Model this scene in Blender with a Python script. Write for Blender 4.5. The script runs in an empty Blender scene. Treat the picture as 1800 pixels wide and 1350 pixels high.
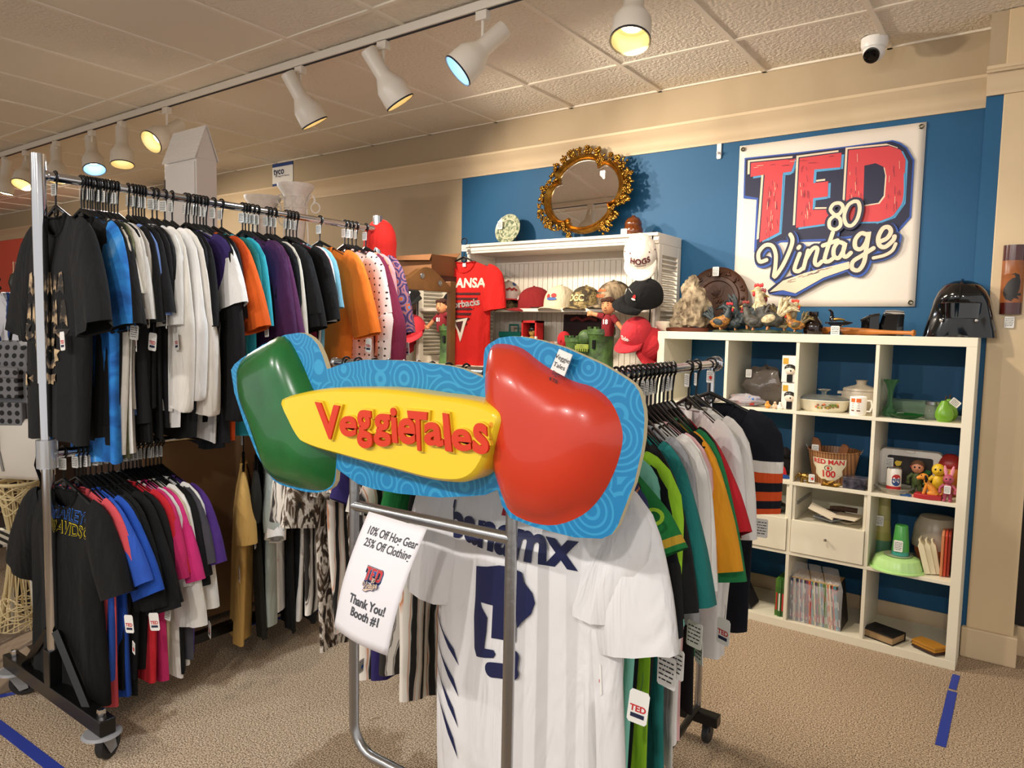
import bpy, bmesh, math, random
from math import sin, cos, pi, radians as RAD, sqrt
from mathutils import Vector as V, Matrix as M4
SC = bpy.context.scene
COL = SC.collection
# ---------------------------------------------------------------- camera
FPX = 1268.59
CAM = V((0.1992, -3.6571, 1.4791))
YAW, PITCH, ROLL = 0.625726, -0.0794191, 0.019475
_fw = V((-sin(YAW)*cos(PITCH), cos(YAW)*cos(PITCH), sin(PITCH)))
_rt = V((cos(YAW), sin(YAW), 0)); _up = _rt.cross(_fw)
RT = cos(ROLL)*_rt + sin(ROLL)*_up; UP = -sin(ROLL)*_rt + cos(ROLL)*_up; FW = _fw
cam = bpy.data.cameras.new('camera'); cam_o = bpy.data.objects.new('camera', cam); COL.objects.link(cam_o)
cam.sensor_width = 36; cam.lens = FPX/1800*36; cam.clip_start = .05
mw = M4.Identity(4)
for i in range(3):
    mw[i][0] = RT[i]; mw[i][1] = UP[i]; mw[i][2] = -FW[i]; mw[i][3] = CAM[i]
cam_o.matrix_world = mw; SC.camera = cam_o
# a measured point of the photograph put on a real plane of the room
def ray(x, y): return ((x-900)*RT-(y-675)*UP+FPX*FW)/FPX
def PY(x, y, Y): d = ray(x, y); return CAM+d*((Y-CAM.y)/d.y)
def PX(x, y, X): d = ray(x, y); return CAM+d*((X-CAM.x)/d.x)
def PZ(x, y, Z): d = ray(x, y); return CAM+d*((Z-CAM.z)/d.z)
def PD(x, y, D): return CAM+ray(x, y)*D
# ---------------------------------------------------------------- world, light, exposure
SC.view_settings.view_transform = 'Standard'; SC.view_settings.look = 'None'
SC.view_settings.gamma = 1; SC.view_settings.exposure = 0.28
def lin(c):
    if isinstance(c, str): c = tuple(int(c[i:i+2], 16)/255 for i in (0, 2, 4))
    return tuple((v/12.92 if v <= .04045 else ((v+.055)/1.055)**2.4) for v in c)
wd = bpy.data.worlds.new('world'); SC.world = wd; wd.use_nodes = True
wd.node_tree.nodes['Background'].inputs[0].default_value = (1.0, .975, .95, 1)
wd.node_tree.nodes['Background'].inputs[1].default_value = .76
def spot(loc, aim, watts, angle=80, col=(1, .87, .70), r=.045):
    l = bpy.data.lights.new('track_or_fill_spot', 'SPOT'); l.energy = watts; l.color = col
    l.spot_size = RAD(angle); l.spot_blend = .6; l.shadow_soft_size = r
    o = bpy.data.objects.new('track_or_fill_spot', l); COL.objects.link(o)
    o.location = loc; o.rotation_euler = (V(aim)-V(loc)).to_track_quat('-Z', 'Y').to_euler()
# unseen fill spots added behind the camera to brighten the front
for x, ax, az, w in ((-3.6, -2.7, 1.2, 70), (-2.0, -1.7, 1.0, 85), (-.7, -.75, 1.1, 90), (.5, -.5, .9, 60)):
    spot((x, -5.0, 2.66), (ax, -2.2, az), w, col=(1, .95, .9))
# ---------------------------------------------------------------- helpers
def tag(o, label=None, cat=None, group=None, kind=None):
    if label: o['label'] = label
    if cat: o['category'] = cat
    if group: o['group'] = group
    if kind: o['kind'] = kind
    return o
def empty(name, loc, label=None, cat=None, group=None, rz=0):
    o = bpy.data.objects.new(name, None); COL.objects.link(o); o.location = loc; o.rotation_euler.z = rz
    o.empty_display_size = .05
    return tag(o, label, cat, group)
_mc = {}
def mat(name, col=(.8, .8, .8), rough=.5, metal=0, bump=0, bscale=200, noise=0, nscale=8, col2=None, trans=0, emit=None, estr=1, sheen=0, ior=1.45, coat=0, alpha=1, wrinkle=0):
    if name in _mc: return _mc[name]
    m = bpy.data.materials.new(name); m.use_nodes = True; _mc[name] = m
    nt = m.node_tree; b = nt.nodes['Principled BSDF']; c = lin(col)+(1,)
    b.inputs['Base Color'].default_value = c; b.inputs['Roughness'].default_value = rough
    b.inputs['Metallic'].default_value = metal; b.inputs['Transmission Weight'].default_value = trans
    b.inputs['IOR'].default_value = ior; b.inputs['Coat Weight'].default_value = coat; b.inputs['Alpha'].default_value = alpha
    if sheen: b.inputs['Sheen Weight'].default_value = sheen
    if emit: b.inputs['Emission Color'].default_value = lin(emit)+(1,); b.inputs['Emission Strength'].default_value = estr
    tc = nt.nodes.new('ShaderNodeTexCoord')
    if noise or col2:
        n = nt.nodes.new('ShaderNodeTexNoise'); n.inputs['Scale'].default_value = nscale; n.inputs['Detail'].default_value = 6
        nt.links.new(tc.outputs['Object'], n.inputs['Vector'])
        r = nt.nodes.new('ShaderNodeValToRGB'); r.color_ramp.elements[0].position = .35; r.color_ramp.elements[1].position = .65
        c2 = lin(col2) if col2 else tuple(v*(1-noise) for v in c[:3])
        r.color_ramp.elements[0].color = tuple(c2)+(1,); r.color_ramp.elements[1].color = c
        nt.links.new(n.outputs['Fac'], r.inputs['Fac']); nt.links.new(r.outputs['Color'], b.inputs['Base Color'])
    if wrinkle:
        mw_ = nt.nodes.new('ShaderNodeMapping'); mw_.inputs['Scale'].default_value = (1, 1, .3); nt.links.new(tc.outputs['Object'], mw_.inputs['Vector'])
        n3 = nt.nodes.new('ShaderNodeTexNoise'); n3.inputs['Scale'].default_value = 11; n3.inputs['Detail'].default_value = 3; n3.inputs['Distortion'].default_value = 1.2; nt.links.new(mw_.outputs[0], n3.inputs['Vector'])
        bp = nt.nodes.new('ShaderNodeBump'); bp.inputs['Strength'].default_value = .55; bp.inputs['Distance'].default_value = .03
        nt.links.new(n3.outputs['Fac'], bp.inputs['Height']); nt.links.new(bp.outputs['Normal'], b.inputs['Normal'])
    elif bump:
        n2 = nt.nodes.new('ShaderNodeTexNoise'); n2.inputs['Scale'].default_value = bscale; n2.inputs['Detail'].default_value = 3
        nt.links.new(tc.outputs['Object'], n2.inputs['Vector'])
        bp = nt.nodes.new('ShaderNodeBump'); bp.inputs['Strength'].default_value = bump; bp.inputs['Distance'].default_value = .004
        nt.links.new(n2.outputs['Fac'], bp.inputs['Height']); nt.links.new(bp.outputs['Normal'], b.inputs['Normal'])
    return m
def ramp_mat(name, kind, stops, scale=10, rough=.7, metal=0, distort=0, stretch=(1, 1, 1), detail=4, interp='LINEAR', bump=0):
    if name in _mc: return _mc[name]
    m = bpy.data.materials.new(name); m.use_nodes = True; _mc[name] = m
    nt = m.node_tree; b = nt.nodes['Principled BSDF']; b.inputs['Roughness'].default_value = rough; b.inputs['Metallic'].default_value = metal
    tc = nt.nodes.new('ShaderNodeTexCoord'); mp = nt.nodes.new('ShaderNodeMapping'); mp.inputs['Scale'].default_value = stretch
    nt.links.new(tc.outputs['Object'], mp.inputs['Vector'])
    if kind == 'noise':
        n = nt.nodes.new('ShaderNodeTexNoise'); n.inputs['Scale'].default_value = scale; n.inputs['Detail'].default_value = detail; n.inputs['Distortion'].default_value = distort; out = n.outputs['Fac']
    elif kind == 'wave':
        n = nt.nodes.new('ShaderNodeTexWave'); n.inputs['Scale'].default_value = scale; n.inputs['Distortion'].default_value = distort; n.inputs['Detail'].default_value = detail; out = n.outputs['Fac']
    elif kind == 'rings':
        n = nt.nodes.new('ShaderNodeTexVoronoi'); n.inputs['Scale'].default_value = scale; mu = nt.nodes.new('ShaderNodeMath'); mu.operation = 'MULTIPLY'; mu.inputs[1].default_value = distort
        sn = nt.nodes.new('ShaderNodeMath'); sn.operation = 'SINE'; ad = nt.nodes.new('ShaderNodeMath'); ad.operation = 'MULTIPLY_ADD'; ad.inputs[1].default_value = .5; ad.inputs[2].default_value = .5
        nt.links.new(n.outputs['Distance'], mu.inputs[0]); nt.links.new(mu.outputs[0], sn.inputs[0]); nt.links.new(sn.outputs[0], ad.inputs[0]); out = ad.outputs[0]
    else:
        n = nt.nodes.new('ShaderNodeTexVoronoi'); n.inputs['Scale'].default_value = scale; out = n.outputs['Distance' if kind == 'voronoi' else 'Color']
        if kind == 'dots': n.voronoi_dimensions = '2D'; n.inputs['Randomness'].default_value = distort; out = n.outputs['Distance']; mp.inputs['Rotation'].default_value = (pi/2, 0, 0)
    nt.links.new(mp.outputs[0], n.inputs['Vector'])
    r = nt.nodes.new('ShaderNodeValToRGB'); cr = r.color_ramp; cr.interpolation = interp
    while len(cr.elements) < len(stops): cr.elements.new(.5)
    for e, (p, c) in zip(cr.elements, stops): e.position = p; e.color = lin(c)+(1,)
    nt.links.new(out, r.inputs['Fac']); nt.links.new(r.outputs['Color'], b.inputs['Base Color'])
    if bump:
        bp = nt.nodes.new('ShaderNodeBump'); bp.inputs['Strength'].default_value = bump; bp.inputs['Distance'].default_value = .004
        nt.links.new(out, bp.inputs['Height']); nt.links.new(bp.outputs['Normal'], b.inputs['Normal'])
    return m
def catmull(pts, n=6, closed=False):
    P = [V(p) for p in pts]; out = []; k = len(P)
    for i in range(k if closed else k-1):
        a, b, c, d = (P[(i-1) % k], P[i], P[(i+1) % k], P[(i+2) % k]) if closed else (P[max(i-1, 0)], P[i], P[i+1], P[min(i+2, k-1)])
        for j in range(n):
            t = j/n
            out.append(.5*((2*b)+(c-a)*t+(2*a-5*b+4*c-d)*t*t+(3*b-a-3*c+d)*t**3))
    if not closed: out.append(P[-1])
    return out
_txt = {}
def glyphs(s, off=0, align='CENTER'):
    """flat lettering as (vertices, faces), height about 1"""
    key = (s, off, align)
    if key not in _txt:
        cu = bpy.data.curves.new('lettering', 'FONT'); cu.body = s; cu.offset = off; cu.align_x = align; cu.resolution_u = 4
        cu.space_line = .95
        o = bpy.data.objects.new('lettering', cu); COL.objects.link(o)
        me = o.to_mesh(); _txt[key] = ([tuple(v.co) for v in me.vertices], [tuple(p.vertices) for p in me.polygons])
        o.to_mesh_clear(); bpy.data.objects.remove(o); bpy.data.curves.remove(cu)
    return _txt[key]
class B:
    """collects shapes and links them as ONE mesh object"""
    def __init__(s): s.bm = bmesh.new()
    def face(s, vs, mi=0):
        try: f = s.bm.faces.new(vs); f.material_index = mi; return f
        except ValueError: return None
    def poly(s, pts, mi=0): return s.face([s.bm.verts.new(p) for p in pts], mi)
    def box(s, c, d, mi=0, rot=None, taper=1):
        c = V(c); vs = []
        for z in (-.5, .5):
            for x, y in ((-.5, -.5), (.5, -.5), (.5, .5), (-.5, .5)):
                k = taper if z > 0 else 1
                p = V((x*d[0]*k, y*d[1]*k, z*d[2]))
                if rot is not None: p = rot @ p
                vs.append(s.bm.verts.new(c+p))
        for q in ((3, 2, 1, 0), (4, 5, 6, 7), (0, 1, 5, 4), (1, 2, 6, 5), (2, 3, 7, 6), (3, 0, 4, 7)): s.face([vs[i] for i in q], mi)
        return s
    def bb(s, a, b, mi=0):
        a = V(a); b = V(b); return s.box((a+b)/2, [abs(q) for q in (b-a)], mi)
    def rings(s, R, mi=0, cap=True, closed=True):
        """R: list of rings of points; mi may be a function of the ring index"""
        vr = [[s.bm.verts.new(p) for p in r] for r in R]
        for k in range(len(vr)-1):
            m = mi(k) if callable(mi) else mi; n = len(vr[k])
            for i in range(n if closed else n-1): s.face([vr[k][i], vr[k][(i+1) % n], vr[k+1][(i+1) % n], vr[k+1][i]], m)
        if cap:
            s.face(vr[0][::-1], mi(0) if callable(mi) else mi); s.face(vr[-1], mi(len(vr)-2) if callable(mi) else mi)
        return s
    def tube(s, pts, r, seg=8, mi=0, closed=False, cap=True, flat=1):
        P = [V(p) for p in pts]; n = len(P); R = []; prev = None
        for i, p in enumerate(P):
            t = (P[(i+1) % n]-P[i-1]) if closed else (P[min(i+1, n-1)]-P[max(i-1, 0)])
            t = t.normalized() if t.length > 1e-9 else V((0, 0, 1))
            if prev is None: prev = t.cross(V((0, 0, 1)) if abs(t.z) < .9 else V((1, 0, 0))).normalized()
            u = (prev-t*prev.dot(t)); u = u.normalized() if u.length > 1e-6 else t.orthogonal().normalized()
            w = t.cross(u); prev = u; rr = r[i] if isinstance(r, (list, tuple)) else r
            R.append([p+(u*cos(a)+w*sin(a)*flat)*rr for a in (2*pi*j/seg for j in range(seg))])
        if closed: R.append(R[0]); return s.rings(R, mi, False)
        return s.rings(R, mi, cap)
    def cyl(s, a, b, r, r2=None, seg=16, mi=0, cap=True): return s.tube([a, b], [r, r if r2 is None else r2], seg, mi, cap=cap)
    def lathe(s, prof, c=(0, 0, 0), seg=24, mi=0, sx=1, sy=1, cap=True, rot=None, wob=None):
        c = V(c); R = []
        for k, (r, z) in enumerate(prof):
            ring = []
            for j in range(seg):
                a = 2*pi*j/seg; q = r*(1+(wob(a, k) if wob else 0))
                p = V((q*cos(a)*sx, q*sin(a)*sy, z))
                ring.append(c+(rot @ p if rot is not None else p))
            R.append(ring)
        return s.rings(R, mi, cap)
    def ball(s, c, r, mi=0, seg=14, n=8, rot=None):
        rx, ry, rz = (r, r, r) if not isinstance(r, (tuple, list)) else r
        R = []; c = V(c)
        for i in range(n+1):
            a = -pi/2+pi*(i+.0001)/(n+.0002)
            ring = []
            for j in range(seg):
                p = V((rx*cos(a)*cos(2*pi*j/seg), ry*cos(a)*sin(2*pi*j/seg), rz*sin(a)))
                ring.append(c+(rot @ p if rot is not None else p))
            R.append(ring)
        return s.rings(R, mi)
    def prism(s, pts, d, mi=0, side=None):
        """outline pts pushed along vector d"""
        P = [V(p) for p in pts]; d = V(d); a = [s.bm.verts.new(p) for p in P]; b = [s.bm.verts.new(p+d) for p in P]; n = len(P)
        s.face(a, mi); s.face(b[::-1], mi)
        for i in range(n): s.face([a[i], a[(i+1) % n], b[(i+1) % n], b[i]], mi if side is None else side)
        return s
    def relief(s, pts, h, N, n=6, mi=0, power=2.2):
        """domed relief over a closed outline, height h along N"""
        P = [V(p) for p in pts]; c = sum(P, V())/len(P); N = V(N); R = []
        for k in range(n+1):
            q = k/n; sc = 1-q*.985; hh = h*(1-(1-q)**power)
            R.append([c+(p-c)*sc+N*hh for p in P])
        R.insert(0, P); return s.rings(R, mi)
    def text(s, t, o, ux, uy, size, mi=0, off=0, align='CENTER', lift=(0, 0, 0), fn=None):
        vs, fs = glyphs(t, off, align); o = V(o); ux = V(ux).normalized(); uy = V(uy).normalized(); L = V(lift)
        vv = []
        for x, y, z in vs:
            p = o+ux*x*size+uy*y*size+L
            if fn: p = fn(p)
            vv.append(s.bm.verts.new(p))
        for f in fs: s.face([vv[i] for i in f], mi)
        return s
    def ribbon(s, pts, w, N, mi=0, cap=True):
        """flat stroke of width w facing N"""
        P = [V(p) for p in pts]; N = V(N); n = len(P)
        L, Rr = [], []
        for i, p in enumerate(P):
            t = (P[min(i+1, n-1)]-P[max(i-1, 0)]).normalized(); u = N.cross(t).normalized(); ww = (w[i] if isinstance(w, (list, tuple)) else w)/2
            L.append(s.bm.verts.new(p+u*ww)); Rr.append(s.bm.verts.new(p-u*ww))
        for i in range(n-1): s.face([L[i], L[i+1], Rr[i+1], Rr[i]], mi)
        if cap:
            for i in (0, n-1):
                t = (P[1]-P[0] if i == 0 else P[-2]-P[-1]).normalized(); u = N.cross(t).normalized(); ww = (w[i] if isinstance(w, (list, tuple)) else w)/2
                s.poly([P[i]+(u*cos(a)-t*sin(a))*ww for a in (pi*j/8 for j in range(9))], mi)
        return s
    def cut(s, L):
        """cut long edges so the mesh can follow cloth"""
        s.bm.normal_update(); bmesh.ops.triangulate(s.bm, faces=s.bm.faces[:])
        for _ in range(4):
            e = [x for x in s.bm.edges if x.calc_length() > L]
            if not e: break
            bmesh.ops.subdivide_edges(s.bm, edges=e, cuts=1)
            bmesh.ops.triangulate(s.bm, faces=[f for f in s.bm.faces if len(f.verts) > 3])
        return s
    def obj(s, name, mats, parent=None, smooth=35, bevel=0, local=None, sub=0, recalc=True):
        if recalc: bmesh.ops.recalc_face_normals(s.bm, faces=s.bm.faces[:])
        me = bpy.data.meshes.new(name)
        if local is not None: s.bm.transform(M4.Translation(-V(local)))
        s.bm.to_mesh(me); s.bm.free()
        for m in (mats if isinstance(mats, (list, tuple)) else [mats]): me.materials.append(m)
        if smooth:
            me.shade_smooth(); me.set_sharp_from_angle(angle=RAD(smooth))
        o = bpy.data.objects.new(name, me); COL.objects.link(o)
        if local is not None: o.location = local
        if parent is not None:
            o.parent = parent
            if local is not None: o.location = V(local)
        if bevel:
            md = o.modifiers.new('bevel', 'BEVEL'); md.width = bevel; md.segments = 2; md.limit_method = 'ANGLE'; md.angle_limit = RAD(40)
        if sub:
            md = o.modifiers.new('sub', 'SUBSURF'); md.levels = sub; md.render_levels = sub
        return o
def rotz(a): return M4.Rotation(a, 3, 'Z')
def rotx(a): return M4.Rotation(a, 3, 'X')
def roty(a): return M4.Rotation(a, 3, 'Y')
def copy_tree(o, parent=None):
    c = o.copy(); COL.objects.link(c)
    if parent is not None: c.parent = parent
    for ch in [q for q in bpy.data.objects if q.parent == o]: copy_tree(ch, c)
    return c
def lerp(a, b, t): return a+(b-a)*t
WHITE = mat('white_paint', 'E9E2D2', .45)
BLK = mat('black_plastic', '0C0C0D', .32)
CHR = mat('chrome', 'C9C9CC', .12, 1)
STEEL = mat('brushed_steel', 'A9A9AA', .3, 1, bump=.1, bscale=80)
PAPER = mat('white_card', 'E4E2DC', .7)
INK = mat('dark_ink', '23232B', .7)
REDC = mat('red_ink', 'C22B2E', .6)
NAVYC = mat('navy_ink', '1B2140', .6)
# ================================================================ the setting
WY = .42; CZ = 2.89
carpet = ramp_mat('carpet', 'noise', [(.38, '6E5A46'), (.5, 'B8A083'), (.62, 'E2D0B4')], 190, .95, detail=2, bump=.8)
nt = carpet.node_tree; bs = nt.nodes['Principled BSDF']; old = bs.inputs['Base Color'].links[0].from_socket
n = nt.nodes.new('ShaderNodeTexNoise'); n.inputs['Scale'].default_value = 1.6; n.inputs['Detail'].default_value = 5
r = nt.nodes.new('ShaderNodeValToRGB'); r.color_ramp.elements[0].position = .3; r.color_ramp.elements[0].color = (.72, .68, .66, 1); r.color_ramp.elements[1].position = .55; r.color_ramp.elements[1].color = (1, 1, 1, 1)
mx = nt.nodes.new('ShaderNodeMix'); mx.data_type = 'RGBA'; mx.blend_type = 'MULTIPLY'; mx.inputs['Factor'].default_value = 1
nt.links.new(n.outputs['Fac'], r.inputs['Fac']); nt.links.new(old, mx.inputs[6]); nt.links.new(r.outputs['Color'], mx.inputs[7]); nt.links.new(mx.outputs[2], bs.inputs['Base Color'])
b = B(); b.bb((-14, -7, -.05), (3, .6, 0)); tag(b.obj('floor', carpet, smooth=0), kind='structure')
beige = mat('beige_wall_paint', 'AD9A7D', .75, bump=.08, bscale=60)
blue = mat('blue_wall_paint', '0A5079', .6, bump=.05, bscale=60)
coral = mat('coral_wall_paint', 'E2604A', .7)
trimm = mat('cream_trim_paint', 'CDB796', .5)
b = B()
xs = [-14, -8.6, -3.225, 2.5]
b.bb((-14, WY, 0), (-8.6, WY+.1, 2.54), 2); b.bb((-8.6, WY, 0), (-3.225, WY+.1, 2.54), 0); b.bb((-3.225, WY, 0), (2.5, WY+.1, 2.54), 1); b.bb((-14, WY, 2.54), (2.5, WY+.1, CZ+.02), 0)
tag(b.obj('wall_back', [beige, blue, coral], smooth=0), kind='structure')
b = B(); b.bb((-14.1, -7, 0), (-14, WY+.1, CZ)); tag(b.obj('wall_left', beige, smooth=0), kind='structure')
# return wall and pillar at the right
b = B(); b.bb((-.045, .22, 0), (.04, WY, 2.54), 1); b.bb((-.045, .22, 2.54), (.04, WY, CZ), 0); tag(b.obj('wall_right', [beige, blue], smooth=0), kind='structure')
b = B(); b.bb((.02, .212, 0), (.2, WY, CZ))
p = b.obj('wall_pillar', mat('cream_pillar_paint', 'D2BA94', .45, noise=.08, nscale=3), smooth=0, bevel=.004); tag(p, kind='structure')
b = B(); b.bb((.003, .19, 0), (.217, WY, .14)); tag(b.obj('baseboard_pillar', trimm, smooth=0, bevel=.006), kind='structure')
b = B(); b.bb((.2, .38, 0), (2.5, WY, 1.3)); tag(b.obj('wall_far_right', mat('dark_wainscot', '17110D', .5), smooth=0), kind='structure')
b = B(); b.bb((.2, .36, 0), (2.5, .38, .14)); tag(b.obj('baseboard_right', trimm, smooth=0, bevel=.005), kind='structure')
def crown(b, path, out, z0, z1, dep):
    """moulding profile swept along a straight path, out = direction away from the wall"""
    prof = [(0, z0), (.012, z0), (.016, z0+.018), (.022, z0+.024), (.026, z0+.045), (.05, z0+.085), (.075, z1-.03), (.08, z1-.022), (dep, z1-.014), (dep, z1), (0, z1)]
    a, c = V(path[0]), V(path[1]); o = V(out)
    b.rings([[q+o*x+V((0, 0, z)) for x, z in prof] for q in (a, c)])
b = B(); crown(b, ((-14, WY, 0), (-.04, WY, 0)), (0, -1, 0), 2.535, 2.665, .09); tag(b.obj('trim_1', trimm, smooth=50), kind='structure')
b = B()
crown(b, ((-.045, .212, 0), (.9, .212, 0)), (0, -1, 0), 2.53, 2.64, .07)
tag(b.obj('trim_2', trimm, smooth=50), kind='structure')
b = B(); b.bb((-14, WY-.014, 0), (-.045, WY, .11)); b.bb((-14, WY-.022, 0), (-.045, WY, .03)); tag(b.obj('baseboard_back', trimm, smooth=0, bevel=.004), kind='structure')
# ceiling: textured tiles, a few smooth ones, in a T-bar grid
tileA = mat('textured_ceiling_tile', 'E6DCCB', .9, bump=1, bscale=55)
nb = [n for n in tileA.node_tree.nodes if n.type == 'BUMP'][0]; nb.inputs['Distance'].default_value = .012
tileB = mat('smooth_ceiling_tile', 'E2D8C6', .85, bump=.15, bscale=30)
b = B(); TX0 = -.475; rnd = random.Random(4)
xl = [TX0-.6115*k for k in range(-4, 23)]; yl = [WY]+[-.10-1.215*k for k in range(0, 6)]
for i in range(len(xl)-1):
    for j in range(len(yl)-1):
        smooth_t = (xl[i] < -3.3 and rnd.random() < .45) or (i, j) in ((8, 2), (9, 1))
        dz = rnd.uniform(0, .004)
        b.poly([(xl[i+1], yl[j+1], CZ+dz), (xl[i], yl[j+1], CZ+dz), (xl[i], yl[j], CZ+dz), (xl[i+1], yl[j], CZ+dz)][::-1], 1 if smooth_t else 0)
tag(b.obj('ceiling', [tileA, tileB], smooth=0, recalc=False), kind='structure')
b = B()
for x in xl: b.bb((x-.012, yl[-1], CZ-.006), (x+.012, WY, CZ+.004))
for y in yl[1:]: b.bb((xl[-1], y-.012, CZ-.0055), (xl[0], y+.012, CZ+.004))
b.bb((xl[-1], WY-.02, CZ-.006), (xl[0], WY, CZ+.004))
tag(b.obj('trim_3', mat('tee_bar_paint', 'E6DCCB', .6), smooth=0), kind='structure')
b = B(); b.bb((-14, -7, CZ+.03), (3, .6, CZ+.06)); tag(b.obj('ceiling', tileB, smooth=0), kind='structure')
# ---------------------------------------------------------------- painter's tape on the carpet
tape = mat('blue_tape', '2A3E9E', .6)
def strip(a, c, w, label):
    a = V(a); c = V(c); d = (c-a).normalized(); u = V((-d.y, d.x, 0))*w/2; b = B()
    b.prism([a+u+V((0, 0, .001)), c+u+V((0, 0, .001)), c-u+V((0, 0, .001)), a-u+V((0, 0, .001))], (0, 0, .0012))
    tag(b.obj('floor_tape', tape, smooth=0), label, 'tape', 'blue tape on the carpet')
strip(PZ(1681, 1187, 0), PZ(1674, 1212, 0), .028, 'short blue tape piece on the carpet touching the cube shelf right foot')
strip(PZ(1674, 1216, 0), PZ(1653, 1312, 0), .034, 'long blue tape strip on the carpet in front of the cube shelf right foot')
strip(PZ(-60, 1238, 0), PZ(38, 1216, 0), .026, 'blue tape strip on the carpet behind the caster at the left edge')
strip(PZ(-10, 1270, 0), PZ(110, 1362, 0), .04, 'blue tape strip running across the carpet in the bottom left corner')
strip(PZ(128, 1182, 0), PZ(136, 1180, 0), .026, 'small bit of blue tape on the carpet behind the black shirts')
strip((-2.97, -2.0, 0), (-2.66, -1.15, 0), .03, 'blue tape strip on the carpet under the brown cabinet')
# ---------------------------------------------------------------- light track and heads
lampw = mat('lamp_white_enamel', 'DDD4C6', .35)
b = B(); b.bb((-13.5, -1.128, 2.845), (3, -1.092, 2.884)); b.bb((-13.5, -1.118, 2.842), (3, -1.102, 2.848), 1)
tag(b.obj('light_track', [lampw, INK], smooth=0, bevel=.002), 'long white lighting track running along the ceiling', 'lighting track')
bulbm = mat('lit_bulb', 'FFFFFF', .5, emit='FFF0D0', estr=7)
bulbc = mat('lit_cool_bulb', 'FFFFFF', .5, emit='E6F0FF', estr=7)
inner = mat('lamp_reflector', 'C9B88A', .3)
innerc = mat('lamp_cool_reflector', 'A9CDEB', .3)
LAMPS = [  # x, tip direction of the mouth, bulb kind, label, aim point, watts
 (-1.11, (.12, -.35, -.95), 0, 'white track lamp nearest the right, cut off by the top of the picture', (-1.0, .1, 0.9), 62),
 (-1.835, (-.45, -.45, -.62), 1, 'white track lamp with a bluish lit mouth turned to the left', (-2.6, -1.9, .9), 66),
 (-2.45, (.32, .45, -.8), 2, 'white track lamp above the gold mirror, turned away to the right', (-.7, .4, 1.5), 90),
 (-3.08, (.22, .45, -.84), 2, 'white track lamp above and right of the white tower, turned away', (-2.0, .4, 1.7), 80),
 (-4.43, (.12, -.72, -.55), 0, 'glaring white track lamp beside the white tower', (-2.9, -2.6, 1.0), 170),
 (-5.02, (.2, -.1, -.95), 0, 'white track lamp with a yellow lit mouth, first one left of the glaring lamp', (-4.4, -.3, .5), 70),
 (-5.46, (.4, -.1, -.82), 1, 'white track lamp with a pale blue mouth, second one left of the glaring lamp', (-3.4, -1.6, .6), 70),
 (-6.05, (.3, -.1, -.9), 0, 'white track lamp just above the end of the tall clothes rack', (-5.6, .3, 1.6), 60),
 (-6.62, (.3, -.35, -.85), 2, 'small faint white track lamp, second from the left edge', (-6.5, .4, 1.5), 50),
 (-7.05, (-.1, -.1, -.95), 2, 'small faint white track lamp at the left edge', (-8.5, .4, 1.5), 90)]
for x, d, k, lab, aim, w in LAMPS:
    w *= 1.28
    e = empty('track_light', (x, -1.11, 2.842), lab, 'lamp', 'white lamps on the ceiling track')
    b = B(); b.box((0, 0, -.02), (.06, .034, .04)); b.obj('track_adapter', lampw, e, bevel=.002)
    b = B(); b.cyl((0, 0, -.035), (0, 0, -.13), .008, seg=10); b.ball((0, 0, -.135), .012); b.obj('arm', lampw, e)
    q = V(d).normalized().to_track_quat('Z', 'Y').to_matrix(); c = V((0, 0, -.155))+V(d).normalized()*.0
    # cylinder cap behind, bell in front
    side = (q @ V((1, 0, 0)))
    b = B(); b.lathe([(.0, -.135), (.036, -.132), (.039, -.125), (.039, .0), (.045, .012), (.066, .05), (.074, .065), (.076, .15), (.0755, .152), (.070, .150), (.068, .07), (.05, .055), (.0, .05)], c, 28, rot=q, mi=lambda k: 1 if k >= 8 else 0)
    b.obj('lamp_head', [lampw, innerc if k == 1 else inner], e, 40)
    b = B(); b.lathe([(.042, .0), (.042, .012), (.0, .018)], c+q @ V((0, 0, .066)), 20, rot=q); b.obj('bulb', bulbc if k == 1 else bulbm, e)
    b = B(); b.lathe([(.0762, .145), (.0772, .1515), (.0755, .1525)], c, 28, rot=q, cap=False); b.obj('rim', INK, e)
    hd = V((x, -1.11, 2.842))+c+V(d).normalized()*.19
    spot(hd, aim, w*.82, 105, (.86, .93, 1) if k == 1 else (1, .87, .71), .05)
# ---------------------------------------------------------------- things on the walls
def dome_cam():
    c = PY(1537, 80, .25); c.z = CZ; e = empty('security_camera', c, 'white dome security camera under the ceiling above the vinyl banner', 'camera')
    b = B(); b.lathe([(0, 0), (.06, 0), (.06, -.03), (.056, -.045), (.05, -.05)], seg=28); b.obj('base', mat('white_plastic', 'E6E4E0', .3), e)
    q = V((-.1, -.75, -.62)).normalized().to_track_quat('Z', 'Y').to_matrix()
    b = B(); b.ball((0, 0, -.06), .05, seg=24, n=14); b.obj('eyeball', _mc['white_plastic'], e)
    b = B(); b.lathe([(0, .036), (.036, .036), (.036, .05), (.03, .053), (0, .054)], (0, 0, -.06), 24, rot=q); b.obj('lens', mat('lens_black', '050506', .1), e)
dome_cam()
c = PY(1265, 262, WY); b = B(); b.prism([(c.x+dx, WY, c.z+dz) for dx, dz in ((-.013, -.05), (-.009, -.057), (.009, -.057), (.013, -.05), (.013, .04), (.006, .05), (-.006, .05), (-.013, .04))], (0, -.01, 0)); b.tube([(c.x, WY-.01, c.z-.02), (c.x, WY-.03, c.z-.035), (c.x, WY-.035, c.z-.02)], .005)
tag(b.obj('adhesive_hook', _mc['white_plastic'], bevel=.002), 'small white adhesive hook on the blue wall left of the banner', 'hook')
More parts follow.
